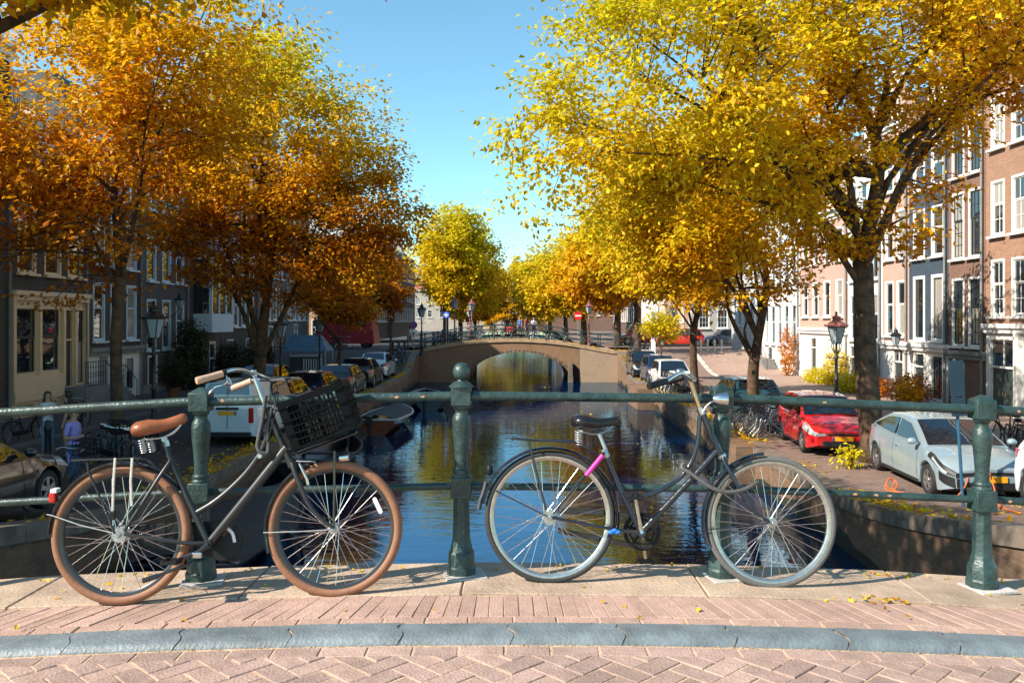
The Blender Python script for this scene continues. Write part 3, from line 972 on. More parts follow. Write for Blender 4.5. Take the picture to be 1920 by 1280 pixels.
pl = [(d.length*0.5 + (0.5*d.length-0.011)*sx + 0.011*math.cos(a), 0.011*math.sin(a)) for sx, rngs in ((1, range(-90, 91, 30)), (-1, range(90, 271, 30))) for a in [R(q) for q in rngs]]
b.prism(pl, lambda a, q, t: L_.p(701,932,-0.012) + u_*a + v_*q + L_.side*t, -0.006, 0.004)
b.build('spoke_reflector', M_WHITEREF, L_.root)

# crate of pierced side panels
M_CRATE = mat('black_crate_plastic', (0.0035,0.005,0.0065), 0.6, 0, 0.3, 30, 0.1, 80, spec=0.08)
CR = None
tl, tr_, br_, bl_ = L_.p(517.5,756.5,-0.155), L_.p(638,714,-0.155), L_.p(662,803,-0.135), L_.p(553,846,-0.135)
eu = (tr_ - tl); LU = eu.length; eu.normalize()
ev = (bl_ - tl); ev = (ev - eu*ev.dot(eu)); LV = ((bl_-tl).dot(ev.normalized()) + (br_-tr_).dot(ev.normalized()))/2; ev.normalize()
ew = eu.cross(ev)
if ew.y < 0: ew = -ew
WD = 0.29
cfn = lambda u, v, w_: tl + eu*u + ev*v + ew*w_
def panel_holes(fn, U, V, cols, rows, t, taper=0.06):
    """lattice panel with real openings; fn(u,v,t)"""
    b = MB()
    def bar(u0, v0, u1, v1, t0=0.0, t1=t):
        b.hexa([fn(u0,v0,t0), fn(u1,v0,t0), fn(u1,v1,t0), fn(u0,v1,t0), fn(u0,v0,t1), fn(u1,v0,t1), fn(u1,v1,t1), fn(u0,v1,t1)])
    rim = 0.030
    bar(0, 0, U, rim, -0.003, t)                        # top band
    bar(0, rim, U, rim+0.006, -0.009, t)                # lip
    bar(0, V-0.012, U, V, -0.003, t)                    # bottom band
    pil = 0.042
    bar(0, rim+0.006, pil, V-0.012, -0.002, t); bar(U-pil, rim+0.006, U, V-0.012, -0.002, t)
    v0, v1 = rim+0.006, V-0.012
    for r in range(1, rows):
        vv = v0 + (v1-v0)*r/rows
        ridge = 0.009 if r % 2 == 0 else 0.004
        bar(pil if r % 2 else 0, vv-0.0035, U-pil if r % 2 else U, vv+0.0035, -ridge, t)
    for c in range(1, cols):
        uu = pil + (U-2*pil)*c/cols
        bar(uu-0.006, v0, uu+0.006, v1, -0.0025, t-0.0005)
    for c in range(cols):
        for r in range(rows):
            ua = pil + (U-2*pil)*c/cols + 0.006; ub = pil + (U-2*pil)*(c+1)/cols - 0.006
            va = v0 + (v1-v0)*r/rows + 0.0035; vb = v0 + (v1-v0)*(r+1)/rows - 0.0035
            for k in range(1, 4):
                uu = ua + (ub-ua)*k/4
                bar(uu-0.003, va, uu+0.003, vb, 0.001, t-0.001)
    return b
CRT = None
base_b = MB()
base_b.hexa([cfn(0.004,LV-0.006,0.004), cfn(LU-0.004,LV-0.006,0.004), cfn(LU-0.004,LV-0.006,WD-0.004), cfn(0.004,LV-0.006,WD-0.004), cfn(0.004,LV+0.004,0.004), cfn(LU-0.004,LV+0.004,0.004), cfn(LU-0.004,LV+0.004,WD-0.004), cfn(0.004,LV+0.004,WD-0.004)])
CRT = base_b.build('crate', M_CRATE, L_.root)
panel_holes(lambda u, v, t: cfn(u, v, t), LU, LV, 3, 6, 0.007).build('side_panel', M_CRATE, CRT)
panel_holes(lambda u, v, t: cfn(u, v, WD - t), LU, LV, 3, 6, 0.007).build('side_panel', M_CRATE, CRT)
panel_holes(lambda u, v, t: cfn(LU - t, v, 0.0075 + u), WD - 0.015, LV, 3, 6, 0.007).build('side_panel', M_CRATE, CRT)
panel_holes(lambda u, v, t: cfn(t, v, 0.0075 + u), WD - 0.015, LV, 3, 6, 0.007).build('side_panel', M_CRATE, CRT)

# ---------------- right: old black bike
B_ = Bike('parked_bicycle', 'old black bicycle with pink tape and thin grey tyres leaning on railing', (1031,1092), (1443,1101), 4.575, 4.565, 0.085)
cr, cf = B_.p(1031,968), B_.p(1445,978)
M_RIMST = mat('steel_rim', (0.5,0.48,0.45), 0.3, 0.9, 0.2, 30)
M_GREYTYRE = mat('grey_tyre', (0.115,0.11,0.105), 0.75, 0, 0.2, 60)
M_DKTYRE = mat('dark_tyre', (0.03,0.03,0.033), 0.6, 0, 0.2, 60)
M_OLDBLK = mat('old_black_enamel', (0.011,0.015,0.024), 0.2, 0, 0.3, 12, 0.08, 60, coat=0.6)
wheel(B_, cr, M_DKTYRE, M_RIMST, 0.353, 0.0175, M_CHROME, 36, hub_r=0.034, rimw=0.015)
wheel(B_, cf, M_GREYTYRE, M_RIMST, 0.352, 0.0180, M_CHROME, 36, rimw=0.015)
fender(B_, cr, 0.376, -12, 170, M_OLDBLK, 0.027)
fender(B_, cf, 0.374, 96, 200, M_OLDBLK, 0.027)
fr = MB()
T = lambda pts, r, n=12: fr.tube(pts, r, n)
BB = (1202,997)
T(B_.pts([(1313,765),(1316,772),(1347,846),(1351,853)]), 0.0175)
T(B_.pts([(1344,846),(1270,926),BB]), 0.0165)
T(B_.smooth([(1312,778),(1310,812),(1306,838),(1295,868),(1275,895),(1245,915),(1210,930),(1176,938)]), 0.0125)
T(B_.pts([(1131,845),(1163,918),BB]), 0.0145)
for sg in (-1, 1):
    w_ = 0.058*sg
    T([B_.p(1133,848,0.015*sg), B_.p(1118,866,w_), B_.p(1036,962,w_)], [0.0085,0.0085,0.007])
    T([B_.p(*BB,0.03*sg), B_.p(1160,994,w_), B_.p(1036,970,w_)], [0.0095,0.0095,0.008])
fr.tube([B_.p(*BB) - B_.side*0.045, B_.p(*BB) + B_.side*0.045], 0.021, 16)
FRM = fr.build('frame', M_OLDBLK, B_.root, smooth=45)
b = MB()
b.tube(B_.pts([(1350,850),(1357,862)]), 0.021, 12)
for sg in (-1, 1):
    b.tube([B_.p(1356,858,0.028*sg), B_.p(1360,868,0.045*sg)] + spline([B_.p(1377,898,0.05*sg), B_.p(1398,938,0.052*sg), B_.p(1420,963,0.053*sg), B_.p(1443,978,0.053*sg)], 5), [0.0135,0.0135] + [0.013 - 0.0003*i for i in range(16)], 10)
b.build('fork', M_OLDBLK, B_.root, smooth=45)
b = MB(); b.tube([B_.p(1352,852,-0.001), B_.p(1355,857,-0.001)], 0.024, 14); b.build('headset', M_CHROME, FRM, smooth=40)
HB = tubepart(B_, 'handlebar', spline([B_.p(1250,714,-0.27), B_.p(1262,706,-0.22), B_.p(1276,700,-0.14), B_.p(1292,709,-0.04), B_.p(1296,713,0.0), B_.p(1302,712,0.06), B_.p(1296,704,0.15), B_.p(1280,706,0.22)], 6), 0.0115, M_CHROME)
tubepart(B_, 'stem', B_.pts([(1315,772),(1304,742),(1294,714),(1291,706)]), [0.014,0.0125,0.0125,0.014], mat('tarnished_steel', (0.55,0.36,0.22), 0.3, 0.9, 0.2, 30))
b = MB(); b.tube(B_.pts([(1312,764),(1318,776)]), 0.022, 14); b.build('stem_collar', M_CHROME, FRM, smooth=40)
for a, c, w0, w1 in (((1216,724),(1250,714.5),-0.35,-0.27), ((1255,716),(1282,707),0.30,0.22)):
    g0, g1 = B_.p(*a, w0), B_.p(*c, w1)
    tubepart(B_, 'grip', [g0.lerp(g1, t) for t in (0, 0.05, 0.5, 0.95, 1)], [0.015,0.0185,0.0165,0.0185,0.015], M_BLKPLASTIC, HB, 14)
b = MB(); b.lathe([(0.001,0.016),(0.012,0.015),(0.022,0.010),(0.027,0.002),(0.027,-0.004)][::-1], B_.p(1275,696,-0.10), 18); b.build('bell', M_CHROME, HB, smooth=40)
# head lamp on bracket
hc = B_.p(1352,748,-0.02)
b = MB(); ax = B_.fw
b.tube([hc - ax*0.05, hc - ax*0.045, hc - ax*0.02, hc + ax*0.015, hc + ax*0.032], [0.006,0.018,0.030,0.038,0.040], 20)
HLM = b.build('head_light', M_CHROME, B_.root, smooth=40)
b = MB(); b.tube([hc + ax*0.0325, hc + ax*0.037], [0.037, 0.028], 20); b.build('lens', glass_mat('lamp_glass', (0.25,0.25,0.24), 0.1, 1.5), HLM, smooth=40)
tubepart(B_, 'lamp_bracket', spline([B_.p(1318,772,-0.02), B_.p(1326,760,-0.02), B_.p(1338,752,-0.02), B_.p(1350,758,-0.02)], 4), 0.006, M_ALU)
tubepart(B_, 'lamp_cable', spline([B_.p(1346,762,-0.03), B_.p(1341,790,-0.03), B_.p(1333,806,-0.02), B_.p(1342,842,-0.03)], 5), 0.0025, M_BLKPLASTIC)
# cable lock draped from the frame to the wheel
LK = tubepart(B_, 'cable_lock', spline([B_.p(1282,868,-0.03), B_.p(1279,877,-0.04), B_.p(1292,885,-0.055), B_.p(1312,899,-0.07), B_.p(1335,914,-0.085), B_.p(1362,922,-0.09), B_.p(1390,919,-0.085), B_.p(1412,909,-0.07), B_.p(1422,904,-0.04), B_.p(1424,912,0.0)], 6), 0.0115, mat('grey_cable_sleeve', (0.075,0.072,0.07), 0.6, 0, 0.25, 40), None, 10)
# saddle
tubepart(B_, 'seat_post', B_.pts([(1122,812),(1136,847)]), 0.0125, M_CHROME)
saddle(B_, B_.p(1115,794), 0.245, R(2), mat('black_vinyl', (0.012,0.012,0.014), 0.3, 0, 0.2, 40), M_ALU, 0.040, 0.105)
b = MB(); b.tube(B_.pts([(1131,842),(1138,857)]), 0.019, 12); b.build('seat_clamp', M_ALU, FRM, smooth=40)
tubepart(B_, 'pink_tape', [B_.p(1130,853,-0.06), B_.p(1099,891,-0.06)], 0.0125, M_PINK, None, 12)
# rear carrier
rk = MB()
for w_ in (-0.06, 0.06):
    rk.tube(spline([B_.p(960,821,w_), B_.p(990,824,w_), B_.p(1040,826,w_), B_.p(1074,828,w_), B_.p(1094,837,w_*0.7), B_.p(1120,853,w_*0.3)], 4), 0.0075, 8)
    rk.tube([B_.p(992,828,w_), B_.p(996,846,w_), B_.p(1024,955,0.066 if w_ > 0 else -0.066)], 0.0065, 8)
for px in (961, 1000, 1035, 1068):
    rk.tube([B_.p(px,824.5,-0.06), B_.p(px,824.5,0.06)], 0.0055, 8)
rk.build('rear_rack', M_OLDBLK, B_.root, smooth=45)
b = MB(); b.ball(B_.p(918,881,-0.0), 0.025, 12, (0.75,0.8,1.2)); TL = b.build('tail_light', M_BLKPLASTIC, B_.root, smooth=0)
tubepart(B_, 'mudguard_tail', spline([B_.p(912,903), B_.p(906,925), B_.p(901,938), B_.p(898,954)], 4), 0.012, M_RUBBER, None, 8)
tubepart(B_, 'mudguard_stay', [B_.p(1027,968,-0.06), B_.p(930,920,-0.03)], 0.0035, M_OLDBLK)
tubepart(B_, 'mudguard_stay', [B_.p(1442,980,-0.06), B_.p(1380,986,-0.045), B_.p(1318,994,-0.03)], 0.0035, M_OLDBLK)
# open chain guard and chainring
cg = MB()
for off in (0.05, 0.068):
    pass
cg.hexa([B_.p(1046,950,0.045), B_.p(1190,960,0.045), B_.p(1190,970,0.045), B_.p(1046,962,0.045), B_.p(1046,950,0.07), B_.p(1190,960,0.07), B_.p(1190,970,0.07), B_.p(1046,962,0.07)])
cg.hexa([B_.p(1046,988,0.045), B_.p(1200,1020,0.045), B_.p(1200,1031,0.045), B_.p(1046,999,0.045), B_.p(1046,988,0.07), B_.p(1200,1020,0.07), B_.p(1200,1031,0.07), B_.p(1046,999,0.07)])
cg.build('chain_guard', M_OLDBLK, B_.root, bevel=0.005)
c0 = B_.p(1204,996,0.05)
b = MB()
b.tube(circ(c0, B_.fw, B_.up, 0.092, n=40), 0.011, 8, closed=True, up=B_.side)
b.tube(circ(c0, B_.fw, B_.up, 0.066, n=40), 0.006, 8, closed=True, up=B_.side)
for i in range(5):
    a = 2*PI*i/5 + 0.3
    b.tube([c0, c0 + (B_.fw*math.cos(a) + B_.up*math.sin(a))*0.09], 0.008, 6)
b.tube([c0 - B_.side*0.02, c0 + B_.side*0.02], 0.03, 16)
b.build('chainring', M_BLKPLASTIC, B_.root, smooth=40)
CRK = tubepart(B_, 'crank', [B_.p(1203,997,-0.055), B_.p(1197,965,-0.07), B_.p(1191,934,-0.075)], [0.014,0.009,0.010], mat('worn_steel', (0.5,0.42,0.34), 0.35, 0.9, 0.2, 40))
b = MB(); b.tube([B_.p(1203,997,-0.075), B_.p(1203,997,-0.06)], [0.009,0.014], 12); b.build('axle_cap', M_CHROME, CRK, smooth=40)
pedal(B_, B_.p(1192,931,-0.13), CRK)
CR2 = tubepart(B_, 'crank', [B_.p(1204,998,0.07), B_.p(1208,1030,0.085), B_.p(1210,1046,0.09)], [0.012,0.009,0.010], MATS['worn_steel'])
pedal(B_, B_.p(1211,1050,0.14), CR2)
b = MB(); 
for i in range(3): b.ball(B_.p(1146+6*i, 997-3*(i % 2), -0.06), 0.018, 10, (1.1,0.8,0.7))
b.build('blue_cloth', M_BLUECLOTH, B_.root, smooth=0)
# ------------------------------------------------------------------ canal houses
XR, XL = 17.5, -17.0
M_WHITE = mat('white_paint', (0.74,0.71,0.66), 0.55, 0, 0.06, 3)
M_CREAM = mat('cream_paint', (0.80,0.54,0.33), 0.55, 0, 0.08, 3)
M_BLUEWHITE = mat('pale_blue_paint', (0.55,0.62,0.66), 0.5, 0, 0.06, 3)
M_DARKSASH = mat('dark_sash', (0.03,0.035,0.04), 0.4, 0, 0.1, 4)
M_DOOR = mat('dark_green_door', (0.03,0.045,0.045), 0.35, 0, 0.2, 4)
M_SLATE = mat('slate_roof', (0.06,0.065,0.075), 0.6, 0, 0.3, 3, 0.4, 20)
M_TILE = mat('red_roof_tile', (0.33,0.11,0.06), 0.75, 0, 0.3, 5, 0.5, 18)
M_STONE = mat('grey_plinth_stone', (0.20,0.19,0.18), 0.75, 0, 0.2, 3, 0.2, 20)
M_IRON = mat('black_iron', (0.012,0.013,0.014), 0.45, 0, 0.2, 20)
M_PANE = glass_mat('window_glass')
M_CURTAIN = glass_mat('curtained_glass', (0.30,0.28,0.25), 0.06, 1.6)
BR_DARK = brick_mat('dark_brown_brick', (0.05,0.03,0.024), (0.07,0.043,0.034), (0.09,0.078,0.072), stain=0.3)  # this and the black brick are darkened to deepen the left bank's shade
BR_BLACK = brick_mat('black_brick', (0.045,0.032,0.028), (0.07,0.05,0.043), (0.10,0.09,0.085), stain=0.3)
BR_RED = brick_mat('red_brown_brick', (0.27,0.115,0.06), (0.34,0.16,0.09), (0.33,0.24,0.18), stain=0.25)
BR_BROWN = brick_mat('umber_brick', (0.16,0.065,0.036), (0.21,0.095,0.055), (0.22,0.16,0.13), stain=0.25)
BR_PURPLE = brick_mat('purple_brown_brick', (0.085,0.052,0.046), (0.115,0.072,0.06), (0.12,0.10,0.09), stain=0.25)
BR_PINK = brick_mat('pink_brick', (0.42,0.23,0.17), (0.5,0.29,0.22), (0.45,0.36,0.3), stain=0.15)
M_NAVYWALL = mat('blue_black_plaster', (0.045,0.065,0.09), 0.6, 0, 0.15, 2)

def wall_with_holes(b, W, z0, z1, holes, y=0.0, depth=0.16):
    xs = sorted({0.0, W} | {h[0] for h in holes} | {h[0]+h[2] for h in holes})
    zs = sorted({z0, z1} | {h[1] for h in holes} | {h[1]+h[3] for h in holes})
    xs = [x for x in xs if -1e-6 <= x <= W+1e-6]; zs = [z for z in zs if z0-1e-6 <= z <= z1+1e-6]
    for i in range(len(xs)-1):
        for j in range(len(zs)-1):
            cx, cz = (xs[i]+xs[i+1])/2, (zs[j]+zs[j+1])/2
            if any(h[0] < cx < h[0]+h[2] and h[1] < cz < h[1]+h[3] for h in holes): continue
            b.quad((xs[i],y,zs[j]), (xs[i+1],y,zs[j]), (xs[i+1],y,zs[j+1]), (xs[i],y,zs[j+1]))
    for (x, z, w_, h) in [q[:4] for q in holes]:
        a, c, e, f = (x,z), (x+w_,z), (x+w_,z+h), (x,z+h)
        for p, q in ((a,c),(c,e),(e,f),(f,a)):
            b.quad((p[0],y,p[1]), (q[0],y,q[1]), (q[0],y+depth,q[1]), (p[0],y+depth,p[1]))

def window(root, x, z, w_, h, fm, sash=None, kind='sash', sill=True, mun=0, fw=0.09, y=0.0, split=0.42):
    """frame in the reveal, sashes, separate panes, sill"""
    sash = sash or fm
    f = MB(); d0, d1 = y-0.02, y+0.12
    def bar(x0, z0, x1, z1, a=d0, c=d1, t=f):
        t.box(((x0+x1)/2, (a+c)/2, (z0+z1)/2), (x1-x0, c-a, z1-z0))
    bar(x, z+h-fw, x+w_, z+h); bar(x, z, x+w_, z+fw*0.8)
    bar(x, z+fw*0.8, x+fw, z+h-fw); bar(x+w_-fw, z+fw*0.8, x+w_, z+h-fw)
    fo = f.build('window', fm, root)
    xi0, xi1, zi0, zi1 = x+fw, x+w_-fw, z+fw*0.8, z+h-fw
    s = MB(); t_ = 0.045
    lights = []
    if kind == 'sash':
        zm = zi0 + (zi1-zi0)*(1-split)
        lights = [(xi0, zi0, xi1, zm, 0.07), (xi0, zm, xi1, zi1, 0.045)]
    elif kind == 'two':
        xm = (xi0+xi1)/2
        lights = [(xi0, zi0, xm, zi1, 0.06), (xm, zi0, xi1, zi1, 0.06)]
    else:
        lights = [(xi0, zi0, xi1, zi1, 0.06)]
    for (a, c, e, g, yy) in lights:
        yy += y
        bar(a, c, e, c+t_, yy-0.02, yy+0.02, s); bar(a, g-t_, e, g, yy-0.02, yy+0.02, s)
        bar(a, c+t_, a+t_, g-t_, yy-0.02, yy+0.02, s); bar(e-t_, c+t_, e, g-t_, yy-0.02, yy+0.02, s)
        if mun:
            for k in range(1, mun):
                xm = a + (e-a)*k/mun
                bar(xm-0.012, c+t_, xm+0.012, g-t_, yy-0.012, yy+0.012, s)
            nz = max(1, round((g-c)/0.55))
            for k in range(1, nz):
                zm = c + (g-c)*k/nz
                bar(a+t_, zm-0.012, e-t_, zm+0.012, yy-0.0115, yy+0.0115, s)
        p = MB(); tl = random.uniform(-0.004, 0.004); tv = random.uniform(-0.004, 0.004)
        p.quad((a+t_*.5, yy+0.003+tl, c+t_*.5), (e-t_*.5, yy+0.003-tl, c+t_*.5), (e-t_*.5, yy+0.003-tl+tv, g-t_*.5), (a+t_*.5, yy+0.003+tl+tv, g-t_*.5))
        p.build('pane', M_PANE if random.random() > 0.22 else M_CURTAIN, fo)
    s.build('sash', sash, fo)
    if sill:
        q = MB(); q.box((x+w_/2, y-0.06, z-0.045), (w_+0.14, 0.2, 0.085)); q.build('sill', fm if sill is True else sill, fo)
    return fo

def door(root, x, z, w_, h, fm, dm, transom=0.5, leaves=1, y=0.0):
    f = MB()
    fw = 0.09
    def bar(x0, z0, x1, z1, a, c, t): t.box(((x0+x1)/2, (a+c)/2, (z0+z1)/2), (x1-x0, c-a, z1-z0))
    bar(x, z+h-fw, x+w_, z+h, y-0.02, y+0.12, f); bar(x, z, x+fw, z+h-fw, y-0.02, y+0.12, f); bar(x+w_-fw, z, x+w_, z+h-fw, y-0.02, y+0.12, f)
    zt = z+h-fw-transom
    if transom > 0: bar(x+fw, zt-0.07, x+w_-fw, zt, y-0.02, y+0.12, f)
    fo = f.build('door_frame', fm, root)
    lw = (w_-2*fw)/leaves
    top = zt-0.07 if transom > 0 else z+h-fw
    for k in range(leaves):
        d = MB(); a = x+fw+lw*k
        bar(a+0.004, z+0.01, a+lw-0.004, top-0.004, y+0.07, y+0.11, d)
        for (c, g) in ((0.12, 0.42), (0.5, 0.92)):
            hz = top - z
            bar(a+lw*0.16, z+hz*c, a+lw*0.84, z+hz*g, y+0.055, y+0.071, d)
        do = d.build('door', dm, fo)
        hd = MB(); hd.tube([(a+lw*(0.88 if k == 0 else 0.12), y+0.04, z+hz*0.47), (a+lw*(0.88 if k == 0 else 0.12), y+0.04, z+hz*0.53)], 0.015, 8)
        hd.build('handle', mat('brass', (0.6,0.4,0.12), 0.3, 0.9), do)
    if transom > 0:
        p = MB(); p.quad((x+fw,y+0.06,zt), (x+w_-fw,y+0.06,zt), (x+w_-fw,y+0.06,z+h-fw), (x+fw,y+0.06,z+h-fw)); p.build('pane', M_PANE, fo)
        s = MB(); n = max(1, round((w_-2*fw)/0.6))
        for k in range(1, n): bar(x+fw+(w_-2*fw)*k/n-0.02, zt, x+fw+(w_-2*fw)*k/n+0.02, z+h-fw, y+0.03, y+0.08, s)
        if s.v: s.build('transom_bar', fm, fo)
    return fo

def building(label, side, ya, yb, ztop, wall, wins, doors=(), roof='flat', roofm=None, cornice=M_WHITE, base=None, extra=None, depth=9.0, zbase=None, gf=None, X=None, group=None):
    """house between depths ya<yb; local x along the front, local y into the house, z measured from the eye-level datum 0"""
    W = yb - ya
    X = X if X is not None else (XR if side > 0 else XL)
    zg = (zbase if zbase is not None else STREET) - 0.1
    if side > 0: root = thing('canal_house', label, 'house', (X, yb, 0), -PI/2, group)
    else: root = thing('canal_house', label, 'house', (X, ya, 0), PI/2, group)
    # given positions run from the near end; flip so that x counts along the local axis
    def fx(x, w_): return x if side < 0 else W - x - w_
    holes = [(fx(q[0], q[2]), q[1], q[2], q[3]) for q in wins] + [(fx(q[0], q[2]), q[1], q[2], q[3]) for q in doors]
    zsplit = gf[0] if gf else zg
    up = [h for h in holes if h[1]+h[3]/2 > zsplit]
    b = MB()
    wall_with_holes(b, W, zsplit, ztop, up)
    b.quad((0,0,zsplit),(0,depth,zsplit),(0,depth,ztop),(0,0,ztop)); b.quad((W,0,zsplit),(W,depth,zsplit),(W,depth,ztop),(W,0,ztop)); b.quad((0,depth,zg),(W,depth,zg),(W,depth,ztop),(0,depth,ztop))
    if not gf or roof != 'none': pass
    b.build('wall', wall, root)
    if gf:
        g = MB(); lo = [h for h in holes if h[1]+h[3]/2 <= zsplit]
        wall_with_holes(g, W, zg, zsplit, lo)
        g.quad((0,0,zg),(0,depth,zg),(0,depth,zsplit),(0,0,zsplit)); g.quad((W,0,zg),(W,depth,zg),(W,depth,zsplit),(W,0,zsplit))
        g.build('ground_floor_wall', gf[1], root)
        c = MB(); c.box((W/2, -0.10, zsplit), (W-0.02, 0.26, 0.16)); c.box((W/2, -0.07, zsplit-0.17), (W-0.06, 0.16, 0.16)); c.build('shop_cornice', gf[2] if len(gf) > 2 else cornice, root)
    # dark room behind the panes
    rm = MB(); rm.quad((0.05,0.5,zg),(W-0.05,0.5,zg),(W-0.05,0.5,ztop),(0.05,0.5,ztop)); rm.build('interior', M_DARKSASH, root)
    for q in wins:
        kw = q[5] if len(q) > 5 else {}
        window(root, fx(q[0], q[2]), q[1], q[2], q[3], q[4], **kw)
    for q in doors:
        kw = q[6] if len(q) > 6 else {}
        door(root, fx(q[0], q[2]), q[1], q[2], q[3], q[4], q[5], **kw)
    if cornice is not None:
        c = MB(); c.box((W/2, -0.16, ztop-0.06), (W-0.01, 0.42, 0.14)); c.box((W/2, -0.09, ztop-0.25), (W-0.02, 0.22, 0.24)); c.box((W/2, -0.04, ztop-0.45), (W-0.03, 0.10, 0.12))
        c.build('cornice', cornice, root)
    r = MB(); rm_ = roofm or M_SLATE
    if roof == 'flat':
        r.box((W/2, depth/2, ztop+0.02), (W-0.02, depth-0.02, 0.12))
    elif roof == 'mansard':
        r.hexa([(0.02,0.05,ztop+0.01),(W-0.02,0.05,ztop+0.01),(W-0.02,depth,ztop+0.01),(0.02,depth,ztop+0.01),(0.02,1.5,ztop+2.6),(W-0.02,1.5,ztop+2.6),(W-0.02,depth-1.5,ztop+2.6),(0.02,depth-1.5,ztop+2.6)])
        dm = MB(); cx = W*0.5; dm.box((cx, 0.75, ztop+1.2), (1.3, 1.0, 1.9)); d_ = dm.build('dormer', M_WHITE, root)
        window(root, cx-0.5, ztop+0.45, 1.0, 1.5, M_WHITE, y=0.22, sill=False)
    elif roof == 'gable':      # gable end to the canal: stepped-shoulder front, ridge runs back
        zr = ztop + W*0.62
        g = MB(); poly = [(0.0,ztop),(W,ztop),(W*0.86,ztop+0.9),(W*0.8,ztop+1.0),(W*0.62,zr-0.5),(W*0.6,zr+0.1),(W*0.4,zr+0.1),(W*0.38,zr-0.5),(W*0.2,ztop+1.0),(W*0.14,ztop+0.9)]
        g.prism(poly, lambda a, c, t: (a, t, c), 0.0, 0.35); g.build('gable', wall, root)
        k = MB(); k.prism([(W*0.36,zr+0.1),(W*0.64,zr+0.1),(W*0.5,zr+0.55)], lambda a, c, t: (a, t, c), -0.1, 0.4); k.build('gable_crown', M_WHITE, root)
        window(root, W*0.36, ztop+0.3, W*0.28, 1.5, M_WHITE, y=-0.03)
        r.add([(0,0.35,ztop),(W,0.35,ztop),(W/2,0.35,zr-0.4),(0,depth,ztop),(W,depth,ztop),(W/2,depth,zr-0.4)], [(0,2,5,3),(1,4,5,2),(3,5,4),(0,1,2)])
    elif roof == 'side':       # ridge along the canal
        r.add([(0,-0.25,ztop),(W,-0.25,ztop),(0,depth*0.5,ztop+3.2),(W,depth*0.5,ztop+3.2),(0,depth,ztop),(W,depth,ztop)], [(0,1,3,2),(2,3,5,4),(0,2,4),(1,5,3)])
        dm = MB(); cx = W*0.5; dm.box((cx, 1.3, ztop+1.1), (1.7, 1.8, 1.9)); dm.build('dormer', M_WHITE, root)
        window(root, cx-0.7, ztop+0.4, 1.4, 1.4, M_WHITE, y=0.38, kind='two', mun=2, sill=False)
    if r.v: 
        ro = r.build('roof', rm_, root)
        ch = MB(); ch.box((W*0.25, depth*0.55, ztop+2.6), (0.6, 0.9, 2.0)); ch.box((W*0.25, depth*0.55, ztop+3.65), (0.7, 1.0, 0.12)); ch.build('chimney', BR_BROWN, ro)
    if base:
        p = MB(); p.box((W/2, -0.05, zg+base/2), (W-0.01, 0.12, base)); 
        p.build('plinth', M_STONE, root)
    dp = MB(); dp.tube([(W-0.16,-0.09,zg+0.15),(W-0.16,-0.09,ztop-0.6),(W-0.16,-0.02,ztop-0.5)], 0.05, 8); dp.build('drainpipe', M_STONE, root)
    if extra: extra(root, W, fx)
    return root

def cols(first, w_, step, n): return [first + step*i for i in range(n)]
def grid(xs, w_, rows, fm, **kw):
    return [(x, z, w_, h, fm, dict(kw)) for (z, h) in rows for x in xs]

def stoop(root, x, w_, z0, z1, out=1.2, m=None, rails=True):
    """stone steps up to a door, with iron handrails; local coordinates"""
    m = m or M_STONE
    n = max(2, round((z1-z0)/0.18))
    st = MB(); st.box((x+w_/2, -out*0.3, (z0+z1)/2), (w_, out*0.6, z1-z0)); so = st.build('stoop', m, root)
    for k in range(n):
        s = MB(); zz = z0 + (z1-z0)*(k+0.5)/n; ln = 0.28
        s.box((x + w_ + ln*(n-k-0.5) , -out*0.3, (z0 + z0 + (z1-z0)*(k+1)/n)/2), (ln-0.01, out*0.6, (z1-z0)*(k+1)/n)); s.build('step', m, so)
    if rails:
        r = MB()
        for yy in (-out*0.58,):
            for k in range(9):
                xx = x + w_*k/8
                r.tube([(xx,yy,z1),(xx,yy,z1+0.95)], 0.012, 6)
            r.tube([(x,yy,z1+0.95),(x+w_,yy,z1+0.95)], 0.02, 8); r.tube([(x,yy,z1+0.15),(x+w_,yy,z1+0.15)], 0.012, 6); r.tube([(x,yy,z1+0.75),(x+w_,yy,z1+0.75)], 0.012, 6)
            for k in range(8):
                c = Vector((x + w_*(k+0.5)/8, yy, z1+0.45)); r.tube(circ(c, Vector((1,0,0)), Vector((0,0,1)), w_/8*0.42, n=10), 0.008, 5, closed=True, up=(0,1,0))
            r.tube([(x+w_,yy,z1+0.95),(x+w_+0.28*n,yy,z0+0.95)], 0.02, 8); r.tube([(x+w_+0.28*n,yy,z0),(x+w_+0.28*n,yy,z0+0.95)], 0.018, 8)
        r.build('iron_railing', M_IRON, so)

# ---- right bank, near to far
def r0x(root, W, fx):
    for px in (0.35, 2.6, 4.85):
        p = MB(); p.box((W-px, -0.06, -0.6), (0.28, 0.14, 3.3)); p.build('pilaster', M_WHITE, root)
building('red brick house with white-framed sash windows and big double doors at the right edge', 1, 24.6, 31.5, 12.5, BR_RED,
    grid([7-6.55-0.0+0.0, 1.75, 3.08, 4.41, 5.7], 0.86, [(7.6,1.9),(4.45,2.0),(1.55,2.05)], M_WHITE, mun=2),
    doors=[(5.0, -2.15, 1.65, 2.95, M_WHITE, M_DOOR, dict(transom=0.95, leaves=2)), (2.9, -2.15, 1.5, 2.95, M_WHITE, M_DOOR, dict(transom=0.95, leaves=2)), (0.6, -2.15, 1.5, 2.95, M_WHITE, M_DOOR, dict(transom=0.95, leaves=2))],
    gf=(1.2, M_WHITE, M_WHITE), base=None, extra=r0x)
